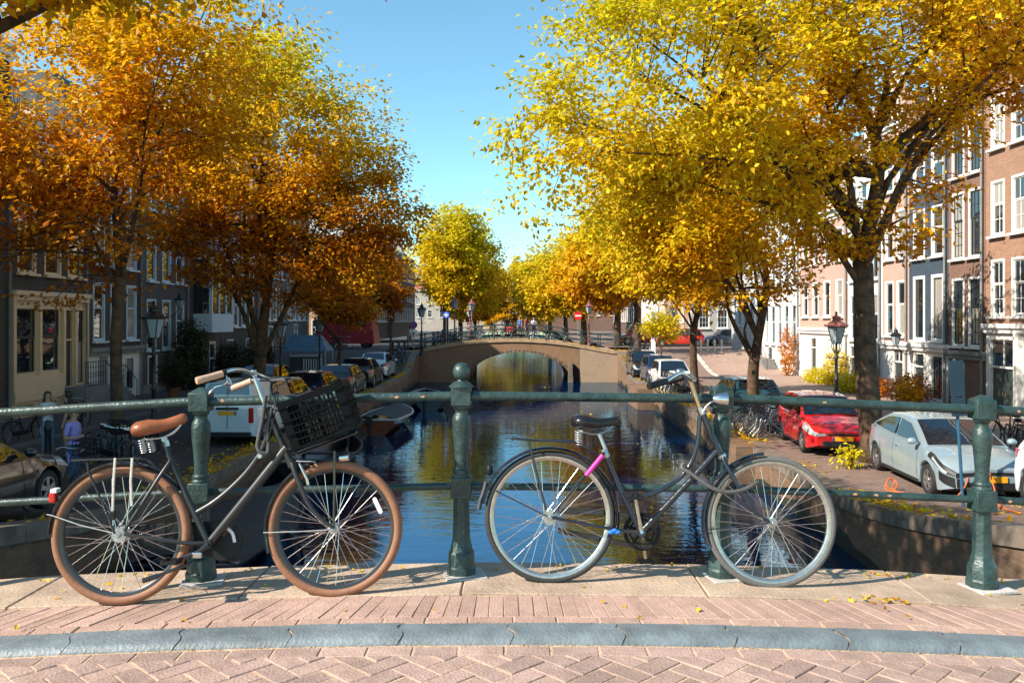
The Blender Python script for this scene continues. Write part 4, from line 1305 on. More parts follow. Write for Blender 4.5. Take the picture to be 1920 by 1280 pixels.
building('narrow brown brick house with tall small-paned windows beside the red brick house', 1, 31.5, 34.2, 12.8, BR_BROWN,
    grid([0.28, 1.5], 0.92, [(7.0,2.1),(3.8,2.6),(0.4,2.65)], M_WHITE, sash=M_DARKSASH, mun=3),
    doors=[(1.5, -2.15, 0.9, 1.9, M_WHITE, M_DOOR, dict(transom=0.3))], gf=(0.15, BR_BROWN, M_STONE), roof='gable')
building('blue-black plastered house with white window frames between brown and pink fronts', 1, 34.2, 37.6, 9.3, M_NAVYWALL,
    grid([0.35, 1.95], 1.05, [(6.95,1.75),(4.05,2.1)], M_WHITE) + grid([0.35, 1.95], 1.05, [(0.55,2.75)], M_WHITE, sash=M_DARKSASH, kind='one', fw=0.14) + [(0.4, -1.9, 1.0, 1.9, M_WHITE, dict(kind='two', sash=M_DARKSASH))],
    doors=[(1.95, -2.15, 1.05, 2.2, M_WHITE, M_DOOR, {})], gf=(0.35, M_WHITE, M_WHITE), roof='side', roofm=M_TILE, cornice=M_WHITE)
building('slim pink house with pale window surrounds behind the large right tree', 1, 37.6, 40.3, 10.6, BR_PINK,
    grid([0.3, 1.5], 0.9, [(7.3,1.9),(4.2,2.2),(0.7,2.5)], M_WHITE), doors=[(0.5, -2.15, 1.1, 2.3, M_WHITE, M_DOOR, {})], gf=(0.35, M_WHITE, M_WHITE), roof='gable')
building('white plastered house half hidden behind the thick right trunk', 1, 40.3, 44.4, 9.6, M_WHITE,
    grid([0.4, 1.7, 3.0], 0.85, [(6.4,1.9),(3.4,2.1),(0.4,2.3)], M_BLUEWHITE), doors=[(2.9, -2.15, 1.0, 2.3, M_WHITE, M_DOOR, {})], roof='mansard')
building('low white house with red roof and pale garage wall beside the street lantern', 1, 44.4, 51.9, 7.4, BR_PINK,
    grid([0.7, 2.5, 4.3, 6.0], 1.0, [(4.6,1.8),(1.6,2.0)], M_WHITE), doors=[(0.8, -2.15, 2.2, 2.6, M_WHITE, M_WHITE, dict(transom=0, leaves=2)), (4.6, -2.15, 1.0, 2.6, M_WHITE, M_DOOR, {})], gf=(0.9, M_WHITE, M_WHITE), roof='side', roofm=M_TILE)
def r6x(root, W, fx): stoop(root, 1.0, 1.6, STREET, -1.2, 1.5)
building('white house with tall paired windows and a stone stoop with iron rail', 1, 51.9, 59.6, 9.8, M_WHITE,
    grid([0.6, 2.0, 3.4, 4.8, 6.2], 0.9, [(6.6,1.9),(3.4,2.2),(-0.2,2.6)], M_BLUEWHITE), doors=[(W_ := 5.4, -1.2, 1.1, 0.85, M_WHITE, M_DOOR, dict(transom=0))], roof='side', roofm=M_TILE, extra=r6x)
building('grey-white corner house at the far end of the right bank', 1, 59.6, 68.0, 10.5, mat('pale_grey_plaster', (0.5,0.5,0.5), 0.7, 0, 0.1, 2),
    grid([0.7, 2.3, 3.9, 5.5, 6.9], 0.95, [(7.2,1.9),(4.2,2.1),(1.0,2.3)], M_BLUEWHITE), doors=[(3.8, -0.9, 1.1, 1.6, M_WHITE, M_DOOR, {})], roof='side', roofm=M_TILE)

# ---- left bank, near to far
building('unseen black brick corner house added by the left bridge end to shade the left bank', -1, 7.5, 22.5, 8.4, BR_BLACK,  # out of view, added so the near left bank falls in shade
    grid([1.0, 3.2, 5.4, 7.6, 9.8, 12.0], 1.2, [(4.6,2.2),(1.0,2.4)], M_WHITE), doors=[(6.4, -2.15, 1.3, 2.5, M_WHITE, M_DOOR, {})])
building('black brick house front at the left edge with grey drainpipe', -1, 22.5, 28.9, 10.6, BR_BLACK,
    grid([0.7, 2.6, 4.4], 1.1, [(6.8,2.1),(3.2,2.4),(-0.4,2.4)], M_WHITE), doors=[(4.4, -2.15, 1.1, 1.6, M_WHITE, mat('red_brown_door', (0.16,0.03,0.02), 0.4), dict(transom=0))], base=0.5)
def l1x(root, W, fx):
    p = MB(); p.box((1.68, -0.07, -1.0), (3.2, 0.12, 0.85)); p.build('panel', M_CREAM, root)
    for xx in (0.10, 1.70, 3.32, 4.2, 5.08):
        q = MB(); q.box((xx, -0.06, 0.6), (0.16, 0.13, 3.3)); q.build('pilaster', M_CREAM, root)
    stoop(root, 3.5, 1.6, STREET, -1.15, 1.4)
building('brown brick house with cream wooden shop front and slate mansard', -1, 28.9, 34.1, 6.9, BR_DARK,
    grid([0.42, 2.1, 3.75], 1.15, [(3.05,2.4)], M_CREAM) + [(0.22, -0.5, 1.4, 2.4, M_CREAM, dict(sash=M_DARKSASH, split=0.45, sill=False)), (1.8, -0.5, 1.4, 2.4, M_CREAM, dict(sash=M_DARKSASH, split=0.45, sill=False)), (0.3, -1.95, 1.2, 0.5, M_CREAM, dict(kind='two', sill=False)), (1.8, -1.95, 1.2, 0.5, M_CREAM, dict(kind='two', sill=False)),
      (4.3, -1.12, 0.72, 3.0, M_CREAM, dict(sash=M_DARKSASH, sill=False))],
    doors=[(3.42, -1.12, 0.72, 3.0, M_CREAM, M_DARKSASH, dict(transom=1.1))], gf=(2.35, M_CREAM, M_CREAM), roof='mansard', extra=l1x)
def l2x(root, W, fx): stoop(root, 0.3, 1.3, STREET, -1.4, 1.4)
building('dark brick house with whitewashed ground floor behind the left tree trunk', -1, 34.1, 39.1, 8.8, BR_DARK,
    grid([0.5, 2.0, 3.5], 1.0, [(6.6,1.6),(3.65,2.2),(0.55,2.4)], M_BLUEWHITE) + [(3.4, -1.7, 0.9, 1.5, M_WHITE, dict(sash=M_DARKSASH, sill=False))],
    doors=[(0.9, -1.5, 1.0, 1.5, M_WHITE, mat('grey_door', (0.25,0.25,0.24), 0.5), dict(transom=0))], gf=(0.2, M_WHITE, M_STONE), roof='mansard', cornice=M_WHITE, extra=l2x)
building('purple-brown brick house with pale blue window frames behind the left lantern', -1, 39.1, 44.7, 9.4, BR_PURPLE,
    grid([0.6, 2.35, 4.05], 1.05, [(6.6,1.8),(3.25,2.4),(0.0,2.4)], M_BLUEWHITE), doors=[(0.7, -2.15, 1.1, 1.9, M_WHITE, M_DOOR, dict(transom=0))], roof='flat', base=0.6)
def l4x(root, W, fx):
    x0, x1, zb, zt, out = 0.8, 4.3, 0.75, 4.9, 1.0
    b = MB()
    b.hexa([(x0,-out,zb),(x1,-out,zb),(x1,0,zb),(x0,0,zb),(x0,-out,zb+1.0),(x1,-out,zb+1.0),(x1,0,zb+1.0),(x0,0,zb+1.0)])
    b.hexa([(x0-0.1,-out-0.1,zt-0.25),(x1+0.1,-out-0.1,zt-0.25),(x1+0.1,0,zt-0.25),(x0-0.1,0,zt-0.25),(x0-0.1,-out-0.1,zt),(x1+0.1,-out-0.1,zt),(x1+0.1,0,zt),(x0-0.1,0,zt)])
    for xx in (x0+0.08, x0+1.2, x0+2.3, x1-0.08): b.box((xx, -out+0.08, (zb+1.0+zt-0.25)/2), (0.16, 0.16, zt-zb-1.25))
    bo = b.build('bay_window', M_BLUEWHITE, root)
    for k, (a, c) in enumerate(((x0+0.16,x0+1.12),(x0+1.28,x0+2.22),(x0+2.38,x1-0.16))):
        p = MB(); p.quad((a,-out+0.06,zb+1.0),(c,-out+0.06,zb+1.0),(c,-out+0.06,zt-0.25),(a,-out+0.06,zt-0.25)); p.build('pane', M_PANE, bo)
    for xx in (x0+0.06, x1-0.06):
        p = MB(); p.quad((xx,-out+0.1,zb+1.0),(xx,-0.02,zb+1.0),(xx,-0.02,zt-0.25),(xx,-out+0.1,zt-0.25)); p.build('pane', M_PANE, bo)
    r = MB()
    for k in range(15):
        xx = x0 + (x1-x0)*k/14; r.tube([(xx,-out,zt),(xx,-out,zt+0.8)], 0.018, 6)
    r.tube([(x0,-out,zt+0.8),(x1,-out,zt+0.8)], 0.03, 8); r.build('balcony_rail', M_BLUEWHITE, bo)
building('grey-brown house with white bay window and balcony over its entrance', -1, 44.7, 49.9, 9.8, BR_PURPLE,
    grid([0.8, 2.0, 3.2], 0.95, [(6.6,2.0)], M_BLUEWHITE) + [(3.2, -2.0, 1.0, 2.2, M_WHITE, {})], doors=[(0.9, -2.15, 1.5, 2.5, M_BLUEWHITE, M_DOOR, {})], roof='mansard', extra=l4x)
building('dark brick house with white arched-head windows behind the second left tree', -1, 49.9, 57.0, 10.4, BR_DARK,
    grid([0.7, 2.2, 3.7, 5.3], 0.95, [(7.2,1.9),(4.2,2.2),(1.0,2.4)], M_WHITE), doors=[(1.0, -2.15, 1.2, 2.4, M_WHITE, M_DOOR, {}), (4.6, -2.15, 1.2, 2.4, M_WHITE, M_DOOR, {})], roof='side', roofm=M_TILE)
building('umber brick house with white sash windows, second last before the red kiosk', -1, 57.0, 64.0, 11.0, BR_BROWN,
    grid([0.7, 2.2, 3.7, 5.3], 0.95, [(7.4,1.9),(4.4,2.2),(1.4,2.3)], M_WHITE), doors=[(2.5, -1.0, 1.2, 2.0, M_WHITE, M_DOOR, {})], roof='gable')
building('blue-grey corner house on the left beside the red kiosk', -1, 64.0, 71.0, 10.5, mat('blue_grey_plaster', (0.10,0.13,0.16), 0.7, 0, 0.15, 2),
    grid([0.7, 2.2, 3.7, 5.3], 0.95, [(7.2,1.9),(4.4,2.0),(1.4,2.3)], M_WHITE), doors=[(2.5, -0.9, 1.2, 2.0, M_WHITE, M_DOOR, {})], roof='side')

# ---- beyond the far bridge: block ends face the cross street, fronts run on along the canal
def far_block(side, X, ya, yb, ztop, wm, label, nwin, face_rows=((7.2,1.7),(4.2,1.9),(1.2,2.0)), roofm=None):
    Y0, W = ya, yb-ya
    wins = grid([0.8 + (W-1.6)/nwin*i for i in range(nwin)], 1.0, list(face_rows), M_WHITE)
    return building(label, side, ya, yb, ztop, wm, wins, roof='side', roofm=roofm or M_TILE, X=X, zbase=-0.9)
far_block(1, 17.5, 86, 98, 10.0, BR_PINK, 'pale pink house row beyond the far bridge on the right', 6)
far_block(1, 17.0, 98, 112, 11.5, M_WHITE, 'tall white house beyond the far bridge on the right', 7)
far_block(1, 16.5, 112, 140, 10.5, BR_PURPLE, 'long brown house row at the far right bend', 12)
far_block(-1, -17.0, 86, 98, 11.5, M_BLUEWHITE, 'pale blue-grey house front beyond the far bridge on the left', 7)
far_block(-1, -16.5, 98, 114, 10.5, BR_DARK, 'dark brick house row beyond the far bridge on the left', 8)
far_block(-1, -16.0, 114, 140, 11.0, BR_PURPLE, 'long purple-brown house row at the far left bend', 11)
def cross_house(label, x0, x1, Y, ztop, wm, rows, n, roofm=M_TILE):
    """house whose front faces the camera across the cross street"""
    W = x1-x0
    root = thing('corner_house', label, 'house', (x0, Y, 0), 0.0)
    wins = [(0.7 + (W-1.4)/n*i, z, 1.1, h) for (z, h) in rows for i in range(n)]
    b = MB(); wall_with_holes(b, W, -1.2, ztop, wins)
    b.quad((0,0,-1.2),(0,8,-1.2),(0,8,ztop),(0,0,ztop)); b.quad((W,0,-1.2),(W,8,-1.2),(W,8,ztop),(W,0,ztop))
    b.build('wall', wm, root)
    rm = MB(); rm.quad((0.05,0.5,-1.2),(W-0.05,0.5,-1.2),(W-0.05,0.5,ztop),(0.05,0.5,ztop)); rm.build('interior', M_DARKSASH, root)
    for q in wins: window(root, q[0], q[1], q[2], q[3], M_WHITE, mun=3)
    c = MB(); c.box((W/2,-0.12,ztop-0.1), (W-0.01,0.35,0.25)); c.build('cornice', M_WHITE, root)
    r = MB(); r.add([(0,-0.2,ztop+.03),(W,-0.2,ztop+.03),(0,4,ztop+3),(W,4,ztop+3),(0,8,ztop+.03),(W,8,ztop+.03)], [(0,1,3,2),(2,3,5,4),(0,2,4),(1,5,3)]); r.build('roof', roofm, root)
    return root
cross_house('ochre house with small-paned windows and red roof across the left cross street', -30, -17.3, 84.6, 6.2, mat('ochre_plaster', (0.42,0.25,0.13), 0.8, 0, 0.15, 1.5), [(3.0,1.9),(-0.4,1.9)], 6)
cross_house('grey-white house across the right cross street behind the red estate car', 17.8, 32, 84.6, 7.5, mat('grey_white_plaster', (0.42,0.40,0.37), 0.8, 0, 0.15, 1.5), [(4.2,1.9),(0.6,1.9)], 7)
# ------------------------------------------------------------------ autumn trees
def leaf_mat(name, trans=0.45):
    m = bpy.data.materials.new(name)
    nt, b, out = nodes_of(m)
    at = nt.nodes.new('ShaderNodeAttribute'); at.attribute_name = 'tint'
    nt.links.new(at.outputs['Color'], b.inputs['Base Color'])
    b.inputs['Roughness'].default_value = 0.5
    b.inputs['Specular IOR Level'].default_value = 0.25
    tr = nt.nodes.new('ShaderNodeBsdfTranslucent')
    nt.links.new(at.outputs['Color'], tr.inputs['Color'])
    mx = nt.nodes.new('ShaderNodeMixShader'); mx.inputs[0].default_value = trans
    nt.links.new(b.outputs[0], mx.inputs[1]); nt.links.new(tr.outputs[0], mx.inputs[2])
    nt.links.new(mx.outputs[0], out.inputs['Surface'])
    return m
M_LEAF = leaf_mat('autumn_leaf')
M_BARK = mat('elm_bark', (0.03,0.019,0.013), 0.9, 0, 0.45, 5, 1.0, 12, col2=(0.15,0.082,0.045))
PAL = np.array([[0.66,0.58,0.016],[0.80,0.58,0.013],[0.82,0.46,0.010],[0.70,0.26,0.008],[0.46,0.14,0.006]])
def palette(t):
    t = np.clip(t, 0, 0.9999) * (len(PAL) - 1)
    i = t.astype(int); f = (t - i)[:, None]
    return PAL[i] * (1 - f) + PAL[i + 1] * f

def leaves_mesh(name, pos, out, tint, size, parent, per=8, spread=0.22, droop=0.35, m=None):
    """pos (n,3) cluster centres, out (n,3) growth directions; `per` folded leaves fan out of each"""
    n = len(pos)
    P_ = np.repeat(pos, per, 0); O = np.repeat(out, per, 0); N = len(P_)
    rd = rng.normal(size=(N, 3)); rd[:, 2] *= 0.45
    d = O * 0.55 + rd * 0.75; d[:, 2] -= droop
    d /= np.linalg.norm(d, axis=1, keepdims=True)
    st = P_ + rng.normal(size=(N, 3)) * spread * np.array([1, 1, 0.55])
    up = np.tile([0.0, 0, 1], (N, 1)) + rng.normal(size=(N, 3)) * 0.45
    sd_ = np.cross(d, up); sd_ /= np.linalg.norm(sd_, axis=1, keepdims=True) + 1e-9
    nr = np.cross(sd_, d)
    L = size * rng.uniform(0.65, 1.25, (N, 1)); Wd = L * rng.uniform(0.24, 0.34, (N, 1))
    v = np.empty((N, 4, 3))
    v[:, 0] = st
    v[:, 1] = st + d * L * 0.5 + sd_ * Wd + nr * L * 0.10
    v[:, 2] = st + d * L - nr * L * 0.08
    v[:, 3] = st + d * L * 0.5 - sd_ * Wd + nr * L * 0.10
    v = v.reshape(-1, 3)
    i = np.arange(N) * 4
    tri = np.stack([i, i+1, i+2, i, i+2, i+3], 1).reshape(-1)
    me = bpy.data.meshes.new(name)
    me.vertices.add(len(v)); me.vertices.foreach_set('co', v.astype(np.float32).ravel())
    nt_ = N * 2
    me.loops.add(nt_ * 3); me.loops.foreach_set('vertex_index', tri.astype(np.int32))
    me.polygons.add(nt_); me.polygons.foreach_set('loop_start', np.arange(nt_, dtype=np.int32) * 3)
    me.update(calc_edges=True)
    tt = np.repeat(tint, per) + rng.normal(size=N) * 0.10
    col = palette(tt) * rng.uniform(0.8, 1.15, (N, 1))
    ca = me.color_attributes.new('tint', 'FLOAT_COLOR', 'POINT')
    c4 = np.ones((N, 4, 4)); c4[:, :, :3] = np.clip(col, 0, 1)[:, None, :]
    ca.data.foreach_set('color', c4.astype(np.float32).ravel())
    me.materials.append(m or M_LEAF)
    o = bpy.data.objects.new(name, me); COL.objects.link(o)
    if parent is not None: o.parent = parent
    return o

def tree(label, base, fork, r0, blobs, nlimb, nbr, ncl, leaf, tint=0.4, tgrad=0.3, group='trees along the canal', top=None, per=8, limbs=None, stems=None, spread=0.24, tx=0.0, name='canal_tree'):
    """base xyz world; fork height above base; blobs: (cx,cy,cz,rx,ry,rz,weight) in world coordinates"""
    base = Vector(base)
    root = thing(name, label, 'tree', base, 0, group)
    bl = np.array([q[:6] for q in blobs]); wt = np.array([q[6] if len(q) > 6 else 1.0 for q in blobs])
    vol = wt * bl[:, 3] * bl[:, 4] * bl[:, 5]; vol /= vol.sum()
    zlo, zhi = (bl[:, 2] - bl[:, 5]).min(), (bl[:, 2] + bl[:, 5]).max()
    def sample(n, shell):
        k = rng.choice(len(bl), n, p=vol)
        d = rng.normal(size=(n, 3)); d /= np.linalg.norm(d, axis=1, keepdims=True)
        r = rng.uniform(shell, 1, (n, 1)) ** (1/2.2)
        return bl[k, :3] + d * r * bl[k, 3:6], d, k
    fk = fork if isinstance(fork, (list, tuple)) else (0, 0, fork)
    fp = base + Vector(fk)
    b = MB()
    # trunk with root flare and slight bends
    tp, tr_ = [], []
    for i in range(9):
        t = i / 8
        q = base.lerp(fp, t) + Vector((math.sin(t*4.1 + base.x)*0.06, math.cos(t*3.3)*0.05, -0.1*(i == 0)))
        tp.append(q - base); tr_.append(r0 * (1 + 0.45*max(0, 1 - t*7)**2) * (1 - 0.22*t))
    b.tube(tp, tr_, 14)
    # limbs
    nodes = []
    tg, dd, _ = sample(nlimb, 0.35)
    allp = [Vector(q) for q in tg] if limbs is None else [Vector(q) for q in limbs] + [Vector(q) for q in tg]
    lead = None
    for li, q in enumerate(allp):
        if lead is None or random.random() < 0.35: s0 = base.lerp(fp, random.uniform(0.86, 1.0))
        else: s0 = lead[random.randrange(0, max(1, int(len(lead)*0.5)))].copy()
        mid1 = s0.lerp(q, 0.33) + Vector((random.uniform(-.3,.3), random.uniform(-.3,.3), (q-s0).length*0.10))
        mid2 = s0.lerp(q, 0.68) + Vector((random.uniform(-.35,.35), random.uniform(-.35,.35), (q-s0).length*0.06))
        if li == 0: s0 = fp - Vector((0, 0, 0.05))
        pts = spline([s0, mid1, mid2, q], 5)
        rr = r0 * random.uniform(0.24, 0.38)
        if limbs is not None and li < len(limbs): rr = r0 * 0.44
        if li == 0: rr = r0 * 0.76
        n = len(pts)
        rad = [rr * (1 - 0.86*(i/(n-1))**0.8) for i in range(n)]
        b.tube([p - base for p in pts], rad, 8)
        for i in range(2, n): nodes.append((pts[i], rad[i]))
        if li == 0: lead = pts
    # branchlets
    na = np.array([tuple(p[0]) for p in nodes])
    tips, dirs, _ = sample(nbr, 0.25)
    cp, co = [], []
    fpn = np.array(fp)
    for t_ in tips:
        dist = np.linalg.norm(na - t_, axis=1) + 0.25*np.linalg.norm(na - fpn, axis=1)
        j = int(dist.argmin())
        s0 = na[j]; v = t_ - s0; Ld = np.linalg.norm(v)
        if Ld < 0.15: continue
        mid = s0 + v*0.5 + rng.normal(size=3)*0.12*Ld + np.array([0, 0, 0.08*Ld])
        r1 = min(nodes[j][1]*0.7, 0.012 + 0.012*Ld)
        b.tube([Vector(s0)-base, Vector(mid)-base, Vector(t_)-base], [r1, r1*0.6, r1*0.22], 5, cap=False)
        # leaf sprays along the outer part
        k = max(2, int(ncl * 0.86 * random.uniform(0.6, 1.4)))
        ts = rng.uniform(0.28, 1.12, k)[:, None]
        base_p = s0*(1-ts)**2 + 2*mid*ts*(1-ts) + t_*ts**2
        off = rng.normal(size=(k, 3)) * np.array([0.42, 0.42, 0.22]) * (0.35 + 0.16*Ld)
        cp.append(base_p + off); o_ = off + v/Ld*0.4; o_ /= np.linalg.norm(o_, axis=1, keepdims=True) + 1e-9
        co.append(o_)
    b.build('trunk', M_BARK, root, smooth=0)
    cp = np.concatenate(cp); co = np.concatenate(co)
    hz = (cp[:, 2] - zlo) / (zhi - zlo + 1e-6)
    # leaf colour: clumps of their own hue, plus painted crown shade: golden tops, rust low down and along x
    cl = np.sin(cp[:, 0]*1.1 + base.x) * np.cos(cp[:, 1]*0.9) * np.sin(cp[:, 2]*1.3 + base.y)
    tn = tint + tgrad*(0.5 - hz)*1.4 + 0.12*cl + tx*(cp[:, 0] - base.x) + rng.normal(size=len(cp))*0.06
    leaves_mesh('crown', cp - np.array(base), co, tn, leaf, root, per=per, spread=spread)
    return root

g = ground
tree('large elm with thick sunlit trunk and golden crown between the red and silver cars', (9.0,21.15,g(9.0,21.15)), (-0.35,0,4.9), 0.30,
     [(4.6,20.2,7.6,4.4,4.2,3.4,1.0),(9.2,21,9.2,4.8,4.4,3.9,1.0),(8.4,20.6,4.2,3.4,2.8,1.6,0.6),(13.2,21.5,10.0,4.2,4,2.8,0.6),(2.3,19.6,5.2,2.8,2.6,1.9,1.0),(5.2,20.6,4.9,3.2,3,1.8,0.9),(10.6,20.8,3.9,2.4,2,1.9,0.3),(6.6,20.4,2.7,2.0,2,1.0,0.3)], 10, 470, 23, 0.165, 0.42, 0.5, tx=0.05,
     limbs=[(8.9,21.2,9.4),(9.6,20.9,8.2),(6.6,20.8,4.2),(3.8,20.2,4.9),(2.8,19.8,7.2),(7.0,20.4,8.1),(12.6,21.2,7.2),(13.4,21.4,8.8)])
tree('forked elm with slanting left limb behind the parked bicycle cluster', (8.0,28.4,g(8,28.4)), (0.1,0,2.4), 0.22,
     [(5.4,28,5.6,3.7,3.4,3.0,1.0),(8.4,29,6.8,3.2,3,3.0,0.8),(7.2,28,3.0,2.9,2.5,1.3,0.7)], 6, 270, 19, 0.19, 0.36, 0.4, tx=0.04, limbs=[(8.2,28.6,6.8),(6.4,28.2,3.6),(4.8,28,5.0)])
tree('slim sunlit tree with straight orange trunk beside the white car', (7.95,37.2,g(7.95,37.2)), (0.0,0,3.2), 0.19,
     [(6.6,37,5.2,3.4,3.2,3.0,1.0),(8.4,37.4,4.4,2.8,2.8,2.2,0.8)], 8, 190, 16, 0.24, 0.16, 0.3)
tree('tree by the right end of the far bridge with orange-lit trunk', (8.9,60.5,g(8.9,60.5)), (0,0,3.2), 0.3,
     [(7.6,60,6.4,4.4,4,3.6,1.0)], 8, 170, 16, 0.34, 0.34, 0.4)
tree('small round yellow street tree beside the dark parked cars', (8.75,50.0,g(8.75,50)), (0,0,1.9), 0.07,
     [(8.75,50,1.1,1.0,1.0,0.85,1.0)], 4, 40, 9, 0.2, 0.2, 0.2, name='young_tree')
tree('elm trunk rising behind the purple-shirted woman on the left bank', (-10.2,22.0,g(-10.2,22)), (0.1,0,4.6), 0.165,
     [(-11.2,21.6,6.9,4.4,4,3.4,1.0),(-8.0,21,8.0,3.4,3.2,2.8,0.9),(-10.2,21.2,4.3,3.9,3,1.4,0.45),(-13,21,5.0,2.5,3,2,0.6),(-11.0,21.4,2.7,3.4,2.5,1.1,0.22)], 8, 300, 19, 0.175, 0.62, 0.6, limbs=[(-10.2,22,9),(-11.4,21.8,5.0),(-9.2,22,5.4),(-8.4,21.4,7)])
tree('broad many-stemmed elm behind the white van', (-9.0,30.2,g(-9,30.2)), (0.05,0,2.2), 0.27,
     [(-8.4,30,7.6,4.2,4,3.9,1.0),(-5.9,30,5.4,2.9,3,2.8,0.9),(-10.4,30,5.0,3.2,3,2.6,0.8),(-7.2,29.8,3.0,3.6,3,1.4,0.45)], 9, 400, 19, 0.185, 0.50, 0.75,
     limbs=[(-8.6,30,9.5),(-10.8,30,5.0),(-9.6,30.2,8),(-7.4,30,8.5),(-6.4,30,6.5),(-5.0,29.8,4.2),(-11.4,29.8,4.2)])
tree('small orange tree on the left bank in front of the red kiosk', (-8.9,44.0,g(-8.9,44)), (0,0,2.5), 0.12,
     [(-8.9,44,3.5,2.2,2,2.3,1.0),(-8.4,44,1.7,1.4,1.4,0.9,0.6)], 7, 110, 14, 0.26, 0.62, 0.3, name='street_tree')
tree('young dark-leaved tree on a thin pole trunk near the far bridge', (-8.0,56.0,g(-8,56)), (0,0,3.0), 0.09,
     [(-8.0,56,3.9,1.7,1.7,1.9,1.0)], 6, 75, 9, 0.28, 0.85, 0.2, name='young_tree')
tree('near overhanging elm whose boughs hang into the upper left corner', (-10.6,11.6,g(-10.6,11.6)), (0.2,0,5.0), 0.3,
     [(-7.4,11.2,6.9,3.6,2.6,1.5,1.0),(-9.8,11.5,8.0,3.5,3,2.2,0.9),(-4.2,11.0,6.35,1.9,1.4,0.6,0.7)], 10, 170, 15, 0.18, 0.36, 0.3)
tree('unseen elm added beside the left bridge end to shade the right quay wall', (-10.2,6.6,g(-10.2,6.6)), (0.3,0,5.0), 0.3,  # out of view, added to cast shade on the right quay wall
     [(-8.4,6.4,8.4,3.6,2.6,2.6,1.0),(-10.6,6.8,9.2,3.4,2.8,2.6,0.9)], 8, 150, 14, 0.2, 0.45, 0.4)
# beyond the far bridge
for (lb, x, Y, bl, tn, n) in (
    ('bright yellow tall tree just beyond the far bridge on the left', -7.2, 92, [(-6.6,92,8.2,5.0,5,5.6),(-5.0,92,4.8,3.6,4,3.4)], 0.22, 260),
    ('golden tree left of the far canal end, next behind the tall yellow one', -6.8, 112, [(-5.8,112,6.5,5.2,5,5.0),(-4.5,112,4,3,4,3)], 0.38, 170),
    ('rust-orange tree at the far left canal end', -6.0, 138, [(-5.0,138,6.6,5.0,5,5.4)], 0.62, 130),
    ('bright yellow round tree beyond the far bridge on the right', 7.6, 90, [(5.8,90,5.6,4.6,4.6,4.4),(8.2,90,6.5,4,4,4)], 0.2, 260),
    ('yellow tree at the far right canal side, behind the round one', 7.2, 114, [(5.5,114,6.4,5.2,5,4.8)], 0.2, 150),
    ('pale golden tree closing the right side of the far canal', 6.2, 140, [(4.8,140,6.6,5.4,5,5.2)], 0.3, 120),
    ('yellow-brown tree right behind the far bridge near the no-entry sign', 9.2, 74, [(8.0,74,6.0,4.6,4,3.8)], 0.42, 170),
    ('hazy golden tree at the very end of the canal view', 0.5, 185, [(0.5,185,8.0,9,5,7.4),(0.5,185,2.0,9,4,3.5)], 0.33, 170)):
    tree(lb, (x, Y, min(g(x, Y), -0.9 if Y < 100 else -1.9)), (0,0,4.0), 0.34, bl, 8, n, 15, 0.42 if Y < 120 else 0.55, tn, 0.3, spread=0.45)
# ------------------------------------------------------------------ far arched bridge
YF = 62.0
FB = thing('arched_bridge', 'brick arch bridge with stone band and green railing across the canal', 'bridge', (0, YF, 0))
M_FB = brick_mat('bridge_brick', (0.26,0.115,0.05), (0.33,0.165,0.08), (0.27,0.19,0.12), stain=0.55, sscale=0.5)
M_FB2 = brick_mat('abutment_brick', (0.40,0.26,0.16), (0.47,0.32,0.21), (0.38,0.3,0.22), stain=0.25)
def fdeck(x): return max(-0.85, 0.0 - 0.0175*x*x)
XA0, XA1 = -6.75, right_wall(62) + 0.05
ACX, ARX, AZ0, AZ1 = 0.55, 3.75, WATER + 0.05, -0.92       # arch centre, half span, springing, crown
def archz(x):
    t = (x - ACX)/ARX
    return AZ0 + (AZ1-AZ0)*math.sqrt(max(0, 1-t*t))
b = MB()
N = 40
xs = [ACX - ARX + 2*ARX*i/N for i in range(N+1)]
def strip(b, xs, lo, hi, y):
    for i in range(len(xs)-1):
        b.quad((xs[i],y,lo(xs[i])), (xs[i+1],y,lo(xs[i+1])), (xs[i+1],y,hi(xs[i+1])), (xs[i],y,hi(xs[i])))
hi = lambda x: fdeck(x) - 0.16
DP = 9.0
for y in (0.0, DP):
    strip(b, xs, archz, hi, y)
    strip(b, [XA0 + (ACX-ARX-XA0)*i/6 for i in range(7)], lambda x: WATER-0.5, hi, y)
    strip(b, [ACX+ARX + (4.9-ACX-ARX)*i/3 for i in range(4)], lambda x: WATER-0.5, hi, y)
for i in range(N):   # vault
    b.quad((xs[i],0,archz(xs[i])), (xs[i+1],0,archz(xs[i+1])), (xs[i+1],DP,archz(xs[i+1])), (xs[i],DP,archz(xs[i])))
b.build('spandrel_wall', M_FB, FB)
b = MB(); strip(b, [4.9 + (XA1-4.9)*i/5 for i in range(6)], lambda x: WATER-0.5, hi, -0.03); strip(b, [4.9,4.92], lambda x: WATER-0.5, hi, -0.03)
b.quad((4.9,-0.03,WATER-0.5),(4.9,0.0,WATER-0.5),(4.9,0.0,hi(4.9)),(4.9,-0.03,hi(4.9)))
b.build('abutment', M_FB2, FB)
b = MB()     # small dark culvert beside the arch and its stone pier
b.hexa([(4.05,-0.35,WATER-0.4),(4.42,-0.35,WATER-0.4),(4.42,0.02,WATER-0.4),(4.05,0.02,WATER-0.4),(4.10,-0.3,-1.7),(4.37,-0.3,-1.7),(4.37,0.02,-1.7),(4.10,0.02,-1.7)]); b.build('pier', M_COPING, FB)
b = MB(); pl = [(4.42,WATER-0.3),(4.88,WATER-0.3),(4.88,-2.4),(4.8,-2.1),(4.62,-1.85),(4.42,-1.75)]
b.prism(pl, lambda a, c, t: (a, t, c), -0.012, 0.0); b.build('culvert', mat('deep_shadow_brick', (0.02,0.015,0.012), 0.95), FB)
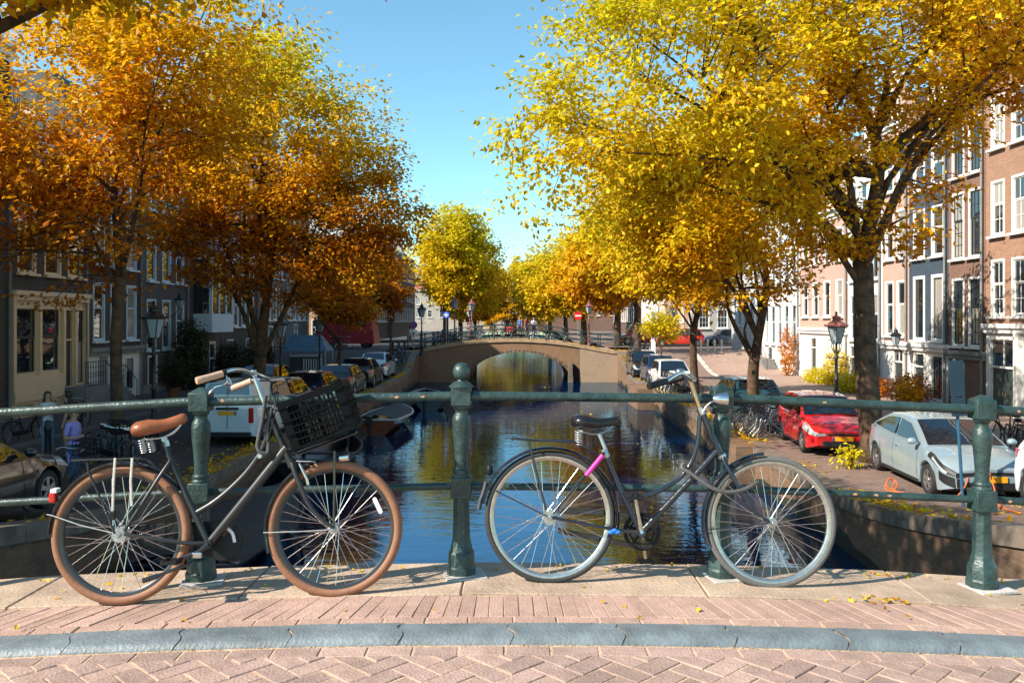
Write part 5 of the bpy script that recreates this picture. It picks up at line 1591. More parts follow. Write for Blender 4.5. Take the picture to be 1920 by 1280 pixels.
# voussoir ring: separate stones
for i in range(N):
    t0, t1 = PI*i/N, PI*(i+1)/N
    tm = (t0+t1)/2
    p = []
    for (t, r) in ((t0+0.01,0.0),(t1-0.01,0.0),(t1-0.01,0.2),(t0+0.01,0.2)):
        p.append((ACX - (ARX+r)*math.cos(t), AZ0 + (AZ1-AZ0+r)*math.sin(t)))
    v = MB(); v.prism(p, lambda a, c, t: (a, t, c), -0.05 if i % 2 else -0.075, 0.02); v.build('voussoir', M_COPING if i % 2 else M_FB, FB)
# stone band / coping blocks following the hump
xx = XA0 - 1.2
while xx < XA1 + 1.5:
    x2 = xx + 0.95
    c = MB()
    p = []
    for dz in (-0.17, 0.05):
        p += [(xx+0.006,-0.09,fdeck(xx)+dz), (x2-0.006,-0.09,fdeck(x2)+dz), (x2-0.006,0.5,fdeck(x2)+dz), (xx+0.006,0.5,fdeck(xx)+dz)]
    c.hexa(p); c.build('coping_stone', mat('warm_coping', (0.42,0.29,0.17), 0.8, 0, 0.2, 3), FB)
    xx = x2
d = MB()
xs2 = np.linspace(-9.5, 10.5, 41)
for x in xs2: d.v += [(x, 0.4, fdeck(x)), (x, DP-0.1, fdeck(x))]
for i in range(len(xs2)-1): d.f.append((2*i, 2*i+2, 2*i+3, 2*i+1))
d.build('deck', M_SIDEWALK, FB)
# railings on both sides: each post its own part
def far_rail(y, x0, x1, n):
    pxs = [x0 + (x1-x0)*i/(n-1) for i in range(n)]
    for x in pxs:
        p = MB(); p.lathe([(0.06,0),(0.06,0.3),(0.035,0.36),(0.04,0.8),(0.05,0.95),(0.055,1.08),(0.03,1.14)], (x,y,fdeck(x)+0.05), 8)
        p.build('railing_post', M_PAINT, FB)
    for zc in (0.35, 0.68, 1.02):
        for a, c in zip(pxs[:-1], pxs[1:]):
            r = MB(); r.tube([(a,y,fdeck(a)+zc+0.05), (c,y,fdeck(c)+zc+0.05)], 0.028, 6); r.build('rail', M_PAINT, FB)
far_rail(0.18, -7.6, 8.8, 14)
far_rail(DP-0.3, -7.6, 8.8, 12)
# wing walls at the left bank that turn into the quay, low iron posts and bollards stand separately
# ------------------------------------------------------------------ cars
M_TYRE = mat('car_tyre', (0.018,0.018,0.019), 0.75, 0, 0.2, 20)
M_RIM = mat('alloy_rim', (0.55,0.55,0.56), 0.3, 0.9, 0.1, 20)
M_CARGLASS = glass_mat('car_glass', (0.008,0.014,0.022), 0.02, 1.9)
M_LAMPGLASS = glass_mat('lamp_lens', (0.35,0.37,0.38), 0.08, 1.5)
M_TRIM = mat('black_trim', (0.015,0.015,0.016), 0.5, 0, 0.1, 10)
def paint(name, c, metal=0.0): return mat(name, c, 0.28, metal, 0.04, 3, coat=1.0)
def interp(pts, x):
    if x <= pts[0][0]: return pts[0][1]
    for (a, b_), (c, d) in zip(pts[:-1], pts[1:]):
        if x <= c:
            t = (x-a)/(c-a) if c > a else 0
            t2 = t*t*(3-2*t)*0.5 + t*0.5
            return b_ + (d-b_)*t2
    return pts[-1][1]
def wheel_set(root, xw, W, rw, style=5):
    for (x) in xw:
        for sg in (-1, 1):
            y = sg*(W/2-0.115)
            t = MB()
            prof = [(rw*0.66,-0.10),(rw*0.94,-0.105),(rw,-0.07),(rw,0.07),(rw*0.94,0.105),(rw*0.66,0.10)]
            t.lathe(prof, (x,y,rw), 24, rotm=Matrix.Rotation(PI/2,3,'X'), cap=False)
            wo = t.build('wheel', M_TYRE, root, smooth=35)
            r = MB(); yo = y + sg*0.085
            r.lathe([(rw*0.67,-0.02),(rw*0.67,0.012),(rw*0.60,0.012),(rw*0.58,-0.02)], (x,yo,rw), 24, rotm=Matrix.Rotation(-sg*PI/2,3,'X'), cap=False)
            for k in range(style):
                a = 2*PI*k/style + 0.3
                dd = Vector((math.cos(a),0,math.sin(a))); e = Vector((-math.sin(a),0,math.cos(a)))
                c0 = Vector((x,yo,rw))
                i0, i1 = c0 + dd*rw*0.1, c0 + dd*rw*0.63
                oy = Vector((0,sg*0.012,0))
                r.hexa([i0-e*0.03-oy, i1-e*0.045-oy, i1+e*0.045-oy, i0+e*0.03-oy, i0-e*0.03+oy, i1-e*0.045+oy, i1+e*0.045+oy, i0+e*0.03+oy])
            r.lathe([(0.001,0.02),(rw*0.16,0.018),(rw*0.18,-0.02)], (x,yo,rw), 12, rotm=Matrix.Rotation(-sg*PI/2,3,'X'), cap=False)
            r.build('rim', M_RIM, wo, smooth=35)
            dk = MB(); dk.lathe([(0.001,0),(rw*0.64,0.0)], (x,y+sg*0.03,rw), 20, rotm=Matrix.Rotation(-sg*PI/2,3,'X'), cap=False); dk.build('brake_disc', M_TRIM, wo)

def car(label, pos, heading, pm, L=4.1, W=1.74, H=1.5, kind='hatch', group=None, front=True, plate=True, name='parked_car', cat='car', boomerang=False):
    """local +x is the nose; body lofted from stations with real wheel arches, glass panels set in the cabin"""
    root = thing(name, label, cat, pos, heading, group)
    rw = 0.315 if H < 1.7 else 0.33
    xf, xr = L/2 - 0.82, -L/2 + 0.72
    if kind == 'hatch':
        hood = [(-L/2,0.84),(-L/2+0.25,0.95),(0,0.93),(0.75,0.93),(L/2-0.95,0.93),(L/2-0.35,0.80),(L/2,0.62)]
        cab = dict(bf=L/2-1.02, tf=L/2-1.78, tr=-L/2+0.62, br=-L/2+0.10)
    elif kind == 'sleek':
        hood = [(-L/2,0.98),(-L/2+0.25,1.05),(0,0.97),(0.9,0.95),(L/2-1.0,0.93),(L/2-0.4,0.84),(L/2,0.62)]
        cab = dict(bf=L/2-1.05, tf=L/2-2.1, tr=-L/2+1.15, br=-L/2+0.10)
    elif kind == 'estate':
        hood = [(-L/2,0.82),(-L/2+0.2,0.96),(0,0.93),(0.9,0.93),(L/2-1.1,0.92),(L/2-0.4,0.82),(L/2,0.60)]
        cab = dict(bf=L/2-1.2, tf=L/2-2.0, tr=-L/2+0.45, br=-L/2+0.06)
    elif kind == 'sedan':
        hood = [(-L/2,0.80),(-L/2+0.2,0.99),(-L/2+0.7,1.0),(0,0.93),(0.9,0.92),(L/2-1.1,0.90),(L/2-0.4,0.80),(L/2,0.58)]
        cab = dict(bf=L/2-1.25, tf=L/2-2.1, tr=-L/2+1.25, br=-L/2+0.6)
    else:  # van
        hood = [(-L/2,1.02),(-L/2+0.05,1.08),(0,1.08),(0.9,1.06),(L/2-0.95,1.02),(L/2-0.3,0.86),(L/2,0.66)]
        cab = dict(bf=L/2-0.72, tf=L/2-1.45, tr=-L/2+0.12, br=-L/2+0.02)
    def halfw(x):
        t = abs(x)/(L/2)
        return W/2*(1 - 0.10*max(0, (t-0.62)/0.38)**2 - 0.14*max(0, (t-0.9)/0.1)**2)
    def zlow(x):
        z = 0.20 + 0.10*max(0, (abs(x)/(L/2)-0.85)/0.15)
        for xw in (xf, xr):
            R_ = rw + 0.055
            if abs(x-xw) < R_: z = max(z, rw + math.sqrt(R_*R_ - (x-xw)**2))
        return z
    stations = sorted(set([-L/2 + L*i/44 for i in range(45)] + [xw + s*(rw+0.055)*q for xw in (xf, xr) for s in (-1,1) for q in (0.999, 0.93, 0.8, 0.6)]))
    b = MB(); n = 0
    ring = []
    for x in stations:
        w_ = halfw(x); zt = interp(hood, x); zl = min(zlow(x), zt-0.12); zm = max(zl+0.02, 0.56)
        zm = min(zm, zt-0.06)
        pr = [(w_-0.16,zl),(w_-0.015,zl),(w_,zl+(zm-zl)*0.5),(w_+0.012,zm),(w_*0.985,zm+(zt-zm)*0.55),(w_*0.95,zt-0.03),(w_*0.88,zt),(w_*0.45,zt+0.035),(0,zt+0.045)]
        full = [(-a, c) for a, c in pr] + [(a, c) for a, c in pr[-2::-1]]
        n = len(full)
        for a, c in full: b.v.append((x, a, c))
    m = len(stations)
    for i in range(m-1):
        for k in range(n-1):
            b.f.append((i*n+k, i*n+k+1, (i+1)*n+k+1, (i+1)*n+k))
        b.f.append((i*n+n-1, i*n, (i+1)*n, (i+1)*n+n-1))
    b.f.append(tuple(range(n))); b.f.append(tuple((m-1)*n+k for k in range(n)))
    body = b.build('body', pm, root, smooth=38)
    # cabin
    zb = lambda x: interp(hood, x) - 0.02
    roofz = [(cab['tr'], H-0.035), ((cab['tr']+cab['tf'])/2, H), (cab['tf'], H-0.05)]
    def roof_half(x): return halfw(x)*(0.74 if H < 1.7 else 0.84)
    def side_y(x, z):
        z0 = 0.93; z1 = H-0.05
        t = max(0, min(1, (z-z0)/(z1-z0)))
        return halfw(min(max(x,-L/2+0.15),L/2-0.6))*0.945*(1-t) + roof_half(min(max(x, cab['tr']), cab['tf']))*t
    g = MB()
    NX = 14
    def cabring(s):
        """s 0..1 from front base over the roof to rear base"""
        if s <= 0: return cab['bf'], zb(cab['bf'])
        if s >= 1: return cab['br'], zb(cab['br'])
        if s < 0.25:
            t = s/0.25; return cab['bf']+(cab['tf']-cab['bf'])*t, zb(cab['bf'])+(H-0.05-zb(cab['bf']))*(t**0.9)
        if s > 0.75:
            t = (1-s)/0.25; return cab['br']+(cab['tr']-cab['br'])*t, zb(cab['br'])+(H-0.035-zb(cab['br']))*(t**0.85)
        x = cab['tf']+(cab['tr']-cab['tf'])*(s-0.25)/0.5
        return x, interp(roofz, x) if True else 0
    ss = [0,0.06,0.125,0.19,0.23,0.25,0.3,0.4,0.5,0.6,0.7,0.75,0.77,0.81,0.875,0.94,1.0]
    for s in ss:
        x, z = cabring(s)
        w_ = side_y(x, z)
        for f_, dz in ((-1,-0.02),(-0.9,0.0),(-0.5,0.018),(0,0.024),(0.5,0.018),(0.9,0.0),(1,-0.02)): g.v.append((x, w_*f_, z+dz))
    n7 = 7
    for i in range(len(ss)-1):
        for k in range(n7-1): g.f.append((i*n7+k, i*n7+k+1, (i+1)*n7+k+1, (i+1)*n7+k))
    # side panels: fan between ring sides and belt line
    for sg, k in ((-1,0),(1,6)):
        ids = [i*n7+k for i in range(len(ss))]
        g.f.append(tuple(ids))
    cabo = g.build('cabin', pm, root, smooth=40)
    # glass panels just proud of the cabin skin
    def panel(name, quad_fn, nu=6, nv=3, m_=M_CARGLASS):
        p = MB()
        for i in range(nu+1):
            for j in range(nv+1): p.v.append(tuple(quad_fn(i/nu, j/nv)))
        for i in range(nu):
            for j in range(nv): p.f.append((i*(nv+1)+j, (i+1)*(nv+1)+j, (i+1)*(nv+1)+j+1, i*(nv+1)+j+1))
        return p.build(name, m_, cabo, smooth=0)
    def over(s0, s1, wf, dn):
        def fn(u, v):
            s = s0 + (s1-s0)*v
            x, z = cabring(s); w_ = side_y(x, z)
            f_ = -wf + 2*wf*u
            z2 = 0.024*(1-f_*f_)
            return Vector((x, w_*f_, z+z2)) + Vector((dn[0], 0, dn[1]))
        return fn
    panel('windscreen', over(0.02, 0.235, 0.90, (0.012, 0.014)))
    panel('rear_window', over(0.76, 0.90 if kind != 'van' else 0.88, 0.86, (-0.016, 0.012)))
    # side windows
    x0, x1 = cab['bf']-0.22, cab['br']+0.32
    xm = (cab['tf']+cab['tr'])/2 + 0.05
    def sidewin(xa, xb, sg):
        def top(x):
            # cabin outline above the belt at x
            if x > cab['tf']: t = (cab['bf']-x)/(cab['bf']-cab['tf']); return zb(cab['bf'])+(H-0.05-zb(cab['bf']))*(max(0,t)**0.9)
            if x < cab['tr']: t = (x-cab['br'])/(cab['tr']-cab['br']); return zb(cab['br'])+(H-0.035-zb(cab['br']))*(max(0,t)**0.85)
            return interp(roofz, x)
        def fn(u, v):
            x = xa + (xb-xa)*u
            zlo = zb(x) + 0.05; zhi = max(zlo+0.01, top(x) - 0.085)
            z = zlo + (zhi-zlo)*v
            return Vector((x, sg*(side_y(x, z) + 0.014), z))
        return fn
    for sg in (-1, 1):
        panel('side_window', sidewin(x0, xm+0.05, sg), 8, 3)
        if kind != 'van':
            panel('side_window', sidewin(xm-0.05, x1, sg), 8, 3)
        mi = MB(); mi.ball((cab['bf']-0.25, sg*(W/2+0.10), 1.02), 0.1, 10, (0.8,1.0,0.72)); mi.build('mirror', pm, body, smooth=0)
        hn = MB(); hn.box((xm+0.2, sg*(W/2+0.0), 0.80), (0.16,0.04,0.03)); hn.build('door_handle', pm if kind != 'van' else M_TRIM, body)
        sl = MB(); sl.box(((xf+xr)/2, sg*(W/2-0.035), 0.215), (xf-xr-2*rw-0.2, 0.05, 0.07)); sl.build('sill', M_TRIM, body)
        for xd in (xm, cab['bf']-0.25):
            hw_ = halfw(xd); zt_ = interp(hood, xd); s_ = MB(); s_.tube([(xd, sg*(hw_-0.012), 0.27), (xd, sg*(hw_+0.004), 0.4), (xd, sg*(hw_+0.010), 0.56), (xd, sg*(hw_*0.985+0.002), 0.56+(zt_-0.56)*0.55), (xd, sg*(hw_*0.95), zt_-0.03)], 0.005, 5); s_.build('door_seam', M_TRIM, body)
    # nose and tail
    fx_, rx_ = L/2, -L/2
    for sg in (-1, 1):
        def body_y(x, z):
            w_ = halfw(x); zt = interp(hood, x); zl = min(zlow(x), zt-0.12); zm = min(max(zl+0.02, 0.56), zt-0.06)
            pr = [(zl,w_-0.015),(zl+(zm-zl)*0.5,w_),(zm,w_+0.012),(zm+(zt-zm)*0.55,w_*0.985),(zt-0.03,w_*0.95),(zt,w_*0.88)]
            for (z0_, y0_), (z1_, y1_) in zip(pr[:-1], pr[1:]):
                if z <= z1_: return y0_ + (y1_-y0_)*max(0, (z-z0_))/(z1_-z0_+1e-9)
            return pr[-1][1]
        def skin_panel(name, x0, x1, zf, m_, grow=0.012):
            p = MB(); nu, nv = 7, 3
            for i in range(nu+1):
                x = x0 + (x1-x0)*i/nu; lo, hi = zf(i/nu)
                hi = min(hi, interp(hood, x)-0.012)
                for k in range(nv+1):
                    z = lo + (hi-lo)*k/nv
                    p.v.append((x + grow*0.5, sg*(body_y(x, z)+grow), z))
            for i in range(nu):
                for k in range(nv): p.f.append((i*(nv+1)+k, (i+1)*(nv+1)+k, (i+1)*(nv+1)+k+1, i*(nv+1)+k+1))
            return p.build(name, m_, body, smooth=0)
        ye = halfw(L/2)
        if boomerang:
            skin_panel('headlight', fx_-0.78, fx_-0.004, lambda t: (0.80-0.28*t, 0.90-0.30*t+0.04*math.sin(PI*t)), M_TRIM)
            skin_panel('head_lamp_lens', fx_-0.60, fx_-0.10, lambda t: (0.77-0.22*t, 0.82-0.22*t), M_LAMPGLASS, 0.02)
            skin_panel('bumper_vent', fx_-0.30, fx_-0.004, lambda t: (0.42-0.12*t, 0.60-0.1*t), M_TRIM)
            q = MB(); q.hexa([(fx_,sg*0.36,0.545),(fx_,sg*ye,0.50),(fx_,sg*ye,0.585),(fx_,sg*0.36,0.60),(fx_+0.014,sg*0.36,0.545),(fx_+0.012,sg*ye,0.50),(fx_+0.012,sg*ye,0.585),(fx_+0.014,sg*0.36,0.60)]); q.build('headlight', M_TRIM, body)
            q = MB(); q.hexa([(fx_,sg*0.50,0.30),(fx_,sg*(ye-0.02),0.32),(fx_,sg*(ye-0.02),0.48),(fx_,sg*0.56,0.48),(fx_+0.014,sg*0.50,0.30),(fx_+0.012,sg*(ye-0.02),0.32),(fx_+0.012,sg*(ye-0.02),0.48),(fx_+0.014,sg*0.56,0.48)]); q.build('bumper_vent', M_TRIM, body)
        else:
            skin_panel('headlight', fx_-0.62, fx_-0.004, lambda t: (0.68-0.14*t, 0.86-0.24*t+0.05*math.sin(PI*t)), M_LAMPGLASS)
            q = MB(); q.hexa([(fx_,sg*0.42,0.55),(fx_,sg*ye,0.53),(fx_,sg*ye,0.60),(fx_,sg*0.44,0.61),(fx_+0.014,sg*0.42,0.55),(fx_+0.012,sg*ye,0.53),(fx_+0.012,sg*ye,0.60),(fx_+0.014,sg*0.44,0.61)]); q.build('headlight', M_LAMPGLASS, body)
        tl = MB()
        if kind == 'van': tl.box((rx_+0.02, sg*(halfw(rx_+.05)-0.05), 0.86), (0.07,0.13,0.42))
        else: tl.hexa([(rx_-0.01,sg*(W*0.30),0.76),(rx_+0.05,sg*(W*0.425),0.76),(rx_+0.24,sg*(W*0.475),0.80),(rx_+0.1,sg*(W*0.3),0.80),(rx_+0.0,sg*(W*0.31),0.92),(rx_+0.07,sg*(W*0.425),0.95),(rx_+0.28,sg*(W*0.468),0.95),(rx_+0.14,sg*(W*0.31),0.93)])
        tl.build('tail_light', M_RED, body, bevel=0.01)
        fg = MB(); fg.tube([(fx_-0.13,sg*0.60,0.42),(fx_-0.07,sg*0.60,0.42)], 0.05, 12); fg.build('fog_light', M_LAMPGLASS, body)
    gr = MB(); gr.box((fx_-0.055, 0, 0.34), (0.14,1.02,0.15)); gr.build('lower_grille', M_TRIM, body, bevel=0.02)
    gr = MB(); gr.box((fx_-0.03, 0, 0.585), (0.10,0.74,0.055)); go = gr.build('upper_grille', M_TRIM, body, bevel=0.012)
    bp = MB(); bp.box((rx_+0.05, 0, 0.32), (0.14,W*0.78,0.16)); bp.build('rear_bumper', M_TRIM, body, bevel=0.03)
    if plate:
        p = MB(); p.box((fx_+0.02, 0, 0.475), (0.02,0.52,0.11)); po = p.build('number_plate', M_PLATE, body)
        q = MB(); q.box((fx_+0.023, -0.235, 0.475), (0.02,0.045,0.108)); q.build('plate_band', M_EUBLUE, po)
        zr = 0.92 if kind == 'van' else 0.66
        p = MB(); p.box((rx_-0.022, 0, zr), (0.02,0.52,0.11)); po = p.build('number_plate', M_PLATE, body)
        q = MB(); q.box((rx_-0.025, -0.235, zr), (0.02,0.045,0.108)); q.build('plate_band', M_EUBLUE, po)
    if kind == 'van':
        d = MB(); d.box((rx_-0.006, 0, 1.05), (0.02,0.014,1.1)); d.build('door_seam', M_TRIM, body)
        d = MB(); d.box((rx_-0.012, 0, 1.045), (0.03,0.62,0.07)); d.build('handle_bar', M_TRIM, body)
        d = MB(); d.box((rx_+0.10, 0, H-0.07), (0.05,0.16,0.035)); d.build('brake_light', M_RED, cabo)
    wheel_set(root, (xf, xr), W, rw)
    uc = MB(); uc.box((0,0,0.25), (L-0.7, W-0.32, 0.14)); uc.build('underbody', M_TRIM, root)
    return root
def face(px, py, toward): pass
def park(px, py, Y=None):
    return on_ground(px, py) if Y is None else at_depth(px, Y)

# right bank: noses towards the camera (local +x -> -y world)
NOSE = -PI/2
def gpos(x, Y): return (x, Y, ground(x, Y) + 0.003)
car('red hatchback parked nose-on beside the thick right tree', gpos(8.62, 23.75), NOSE - R(5), paint('red_paint', (0.55,0.012,0.015)), 3.95, 1.70, 1.46, 'hatch', 'cars parked on the right bank')
SC_ = car('silver-white electric car with boomerang headlights plugged into an orange cable', gpos(9.3, 18.45), NOSE - R(4), paint('silver_paint', (0.33,0.43,0.48), 0.35), 4.45, 1.79, 1.44, 'sleek', 'cars parked on the right bank', boomerang=True)
car('pale blue-silver car cut off by the right picture edge', gpos(9.62, 13.1), NOSE - R(2), paint('pale_blue_paint', (0.50,0.58,0.64), 0.3), 4.2, 1.76, 1.47, 'hatch', 'cars parked on the right bank')
car('dark teal car showing only its rear between the two right tree trunks', gpos(8.35, 30.8), PI/2, paint('teal_paint', (0.02,0.08,0.11), 0.3), 4.2, 1.76, 1.5, 'hatch', 'cars parked on the right bank')
car('small white hatchback in front of two dark cars on the right quay', gpos(8.1, 43.4), NOSE, paint('white_car_paint', (0.8,0.8,0.79)), 3.8, 1.68, 1.5, 'hatch', 'cars parked on the right bank')
car('dark blue car parked directly behind the small white hatchback', gpos(8.3, 48.0), NOSE, paint('dark_blue_paint', (0.012,0.04,0.12), 0.3), 4.2, 1.75, 1.55, 'estate', 'cars parked on the right bank')
car('black car last in the right quay row before the far bridge', gpos(8.2, 53.2), NOSE, paint('black_paint', (0.012,0.016,0.022), 0.2), 4.2, 1.75, 1.62, 'estate', 'cars parked on the right bank')
car('red estate car standing side-on beyond the far bridge', gpos(14.2, 73.5), PI, paint('bright_red_paint', (0.6,0.03,0.015)), 4.5, 1.78, 1.55, 'estate')
car('grey car side-on to the right of the red estate', gpos(19.0, 75.5), PI, paint('grey_paint', (0.18,0.2,0.23), 0.4), 4.3, 1.76, 1.5, 'hatch')
car('red delivery van beside the pale pole at the right bridge foot', gpos(12.0, 79.0), PI, paint('bright_red_paint', (0.6,0.03,0.015)), 4.4, 1.85, 2.0, 'van', cat='van', name='delivery_van')
# left bank: tails towards the camera
TAIL = PI/2
car('white panel van seen from behind on the left quay', gpos(-7.85, 25.9), TAIL - R(2), paint('white_van_paint', (0.66,0.72,0.74)), 4.3, 1.72, 1.78, 'van', 'vehicles parked on the left bank', cat='van', name='panel_van')
for lb, x, Y, c, k, H in (
    ('white compact car, farthest in the left quay row', -8.25, 52.6, (0.62,0.68,0.72), 'hatch', 1.55),
    ('black high-tailed estate with red tall lamps, second farthest in the left quay row', -8.1, 46.2, (0.012,0.013,0.016), 'estate', 1.52),
    ('black hatchback with sky-lit rear window, third farthest in the left quay row', -8.05, 40.4, (0.012,0.014,0.02), 'hatch', 1.46),
    ('dark blue car behind the bicycle crate on the left quay', -8.0, 34.6, (0.012,0.03,0.07), 'estate', 1.5),
    ('navy estate just ahead of the white panel van', -8.3, 30.8, (0.01,0.02,0.06), 'estate', 1.5)):
    car(lb, gpos(x, Y), TAIL, paint('paint_%d' % int(Y), c, 0.2), 4.2, 1.76, H, k, 'vehicles parked on the left bank')
car('dark car with a taxi-like roof shape on the left roadway behind the lamp', gpos(-10.9, 38.6), TAIL, paint('plum_paint', (0.02,0.012,0.02), 0.2), 4.3, 1.78, 1.55, 'estate', 'vehicles parked on the left bank')
car('brown-black car at the left edge behind the railing', gpos(-8.5, 12.6), TAIL - R(2), paint('brown_black_paint', (0.010,0.008,0.008), 0.1), 4.4, 1.78, 1.45, 'sedan', 'vehicles parked on the left bank')
# charging cable
b = MB()
cp0 = Vector(gpos(9.35, 16.7))
pts = [(8.75,16.35,0.62),(8.6,16.2,0.3),(8.3,16.2,0.03),(8.0,16.7,0.02),(7.85,17.2,0.02),(7.8,17.5,0.05),(7.9,17.6,0.18),(7.78,17.6,0.24),(7.68,17.5,0.12),(7.8,17.45,0.03),(7.92,17.55,0.16),(7.8,17.65,0.22),(7.66,17.5,0.04),(7.9,17.2,0.02)]
b.tube(spline([(x, y, ground(x, y) + z) for x, y, z in pts], 6), 0.013, 8)
tag(b.build('charging_cable', mat('orange_cable', (0.75,0.14,0.03), 0.5), smooth=0), 'orange charging cable looped on the ground beside the silver car', 'cable')
b = MB()
pts = [(9.05,16.15,0.55),(9.0,15.9,0.25),(8.9,15.6,0.03),(8.7,14.6,0.02)]
b.tube(spline([(x, y, ground(x, y) + z) for x, y, z in pts], 6), 0.013, 8)
tag(b.build('charging_cable', MATS['orange_cable'], smooth=0), 'orange cable hanging from the silver car nose beside the right post', 'cable')
# ------------------------------------------------------------------ street lanterns
M_LAMPRED = mat('faded_red_paint', (0.26,0.09,0.09), 0.5, 0, 0.2, 8)
M_LANTERN = glass_mat('lantern_glass', (0.30,0.36,0.40), 0.05, 1.6)
def lantern_head(root, z, s, crown_m, frame_m):
    """tapered four... six-sided glass lantern standing on a cradle at height z"""
    n = 6
    rb, rt, h = 0.15*s, 0.29*s, 0.52*s
    f = MB()
    ringp = lambda r, zz, a0=0: [Vector((r*math.cos(2*PI*k/n+a0), r*math.sin(2*PI*k/n+a0), zz)) for k in range(n)]
    lo, hi = ringp(rb, z), ringp(rt, z+h)
    for k in range(n):
        f.tube([lo[k], hi[k]], 0.014*s, 6); f.tube([lo[k], lo[(k+1)%n]], 0.014*s, 6); f.tube([hi[k], hi[(k+1)%n]], 0.018*s, 6)
    for sg in (0, 1, 2, 3):
        a = PI/2*sg
        d = Vector((math.cos(a), math.sin(a), 0))
        f.tube(spline([Vector((0,0,z-0.35*s)), d*0.12*s + Vector((0,0,z-0.22*s)), d*0.17*s + Vector((0,0,z-0.06*s)), d*0.14*s + Vector((0,0,z))], 4), 0.014*s, 6)
    fo = f.build('lantern_frame', frame_m, root)
    for k in range(n):
        p = MB(); p.quad(lo[k], lo[(k+1)%n], hi[(k+1)%n], hi[k]); p.build('pane', M_LANTERN, fo)
    c = MB()
    c.lathe([(0.34*s,z+h),(0.35*s,z+h+0.03*s),(0.30*s,z+h+0.06*s),(0.20*s,z+h+0.15*s),(0.12*s,z+h+0.19*s),(0.11*s,z+h+0.26*s),(0.14*s,z+h+0.28*s),(0.13*s,z+h+0.32*s),(0.05*s,z+h+0.36*s),(0.03*s,z+h+0.40*s),(0.045*s,z+h+0.44*s),(0.005,z+h+0.50*s)], (0,0,0), 12)
    for k in range(6):
        a = 2*PI*k/6 + 0.3
        c.ball((0.34*s*math.cos(a), 0.34*s*math.sin(a), z+h+0.05*s), 0.035*s, 6)
    c.build('lantern_crown', crown_m, root, smooth=40)
    bu = MB(); bu.ball((0,0,z+0.16*s), 0.06*s, 10, (0.8,0.8,1.4)); bu.build('bulb', M_WHITEREF, fo, smooth=0)
def lamp(label, x, Y, h, post_m=M_IRON, crown_m=None, s=1.0, z=None, group='canal lanterns'):
    zb = ground(x, Y) if z is None else z
    root = thing('street_lamp', label, 'street lamp', (x, Y, zb), 0.2, group)
    zl = h - 1.02*s
    p = MB()
    p.lathe([(0.16,0),(0.16,0.08),(0.13,0.12),(0.12,0.55),(0.14,0.58),(0.10,0.66),(0.065,0.8),(0.055,1.6),(0.075,1.63),(0.075,1.68),(0.05,1.72),(0.042,zl-0.5),(0.065,zl-0.47),(0.06,zl-0.4),(0.04,zl-0.36),(0.035,zl-0.02),(0.06,zl)], (0,0,0), 12)
    p.build('post', post_m, root, smooth=40)
    b = MB(); b.tube([(-0.28,0,zl-0.44),(0.28,0,zl-0.44)], 0.016, 6); b.build('ladder_bar', post_m, root)
    lantern_head(root, zl, s, crown_m or post_m, M_IRON)
    return root
lamp('black canal lantern with faded red crown left of the thick right trunk', 10.15, 26.7, 3.8, M_IRON, M_LAMPRED)
lamp('black canal lantern in front of the purple-brown house on the left', -9.7, 23.1, 4.05, M_IRON)
lamp('dark lantern beside the left end of the far bridge', -6.35, 60.0, 3.7, M_IRON)
lamp('tall pinkish lantern on the far bridge behind the heaped bicycles', -4.4, 65.5, 3.6, M_LAMPRED, M_LAMPRED, z=fdeck(-4.4))
lamp('pinkish lantern on the far bridge, middle one of three', -3.55, 72.0, 2.9, M_LAMPRED, M_LAMPRED, z=fdeck(-3.5))
lamp('pinkish lantern on the far bridge, rightmost of three on its left half', -3.3, 70.0, 3.4, M_LAMPRED, M_LAMPRED, z=fdeck(-3.3))
lamp('dark red lantern at the right end of the far bridge', 6.0, 66.5, 3.6, M_LAMPRED, M_LAMPRED, z=fdeck(6.0))
lamp('lantern post on the left bank between two parked cars', -9.9, 36.5, 3.8, M_IRON)
lamp('lantern post on the left bank in front of the container', -10.6, 47.0, 3.9, M_IRON)
def wall_lamp(label, x, Y, z, out):
    root = thing('wall_lantern', label, 'wall lamp', (x, Y, z), 0)
    b = MB(); b.tube(spline([(-out*0.75,0,-0.25),(-out*0.4,0,-0.42),(-out*0.15,0,-0.2),(0,0,-0.02)], 5), 0.02, 6); b.build('bracket', M_IRON, root)
    lantern_head(root, 0.0, 0.75, M_IRON, M_IRON)
wall_lamp('small wall lantern on the blue-black house above its white ground floor', 16.6, 36.9, 0.35, -1.1)
wall_lamp('small wall lantern on the purple-brown house front on the left', -16.2, 41.6, 2.0, 1.0)

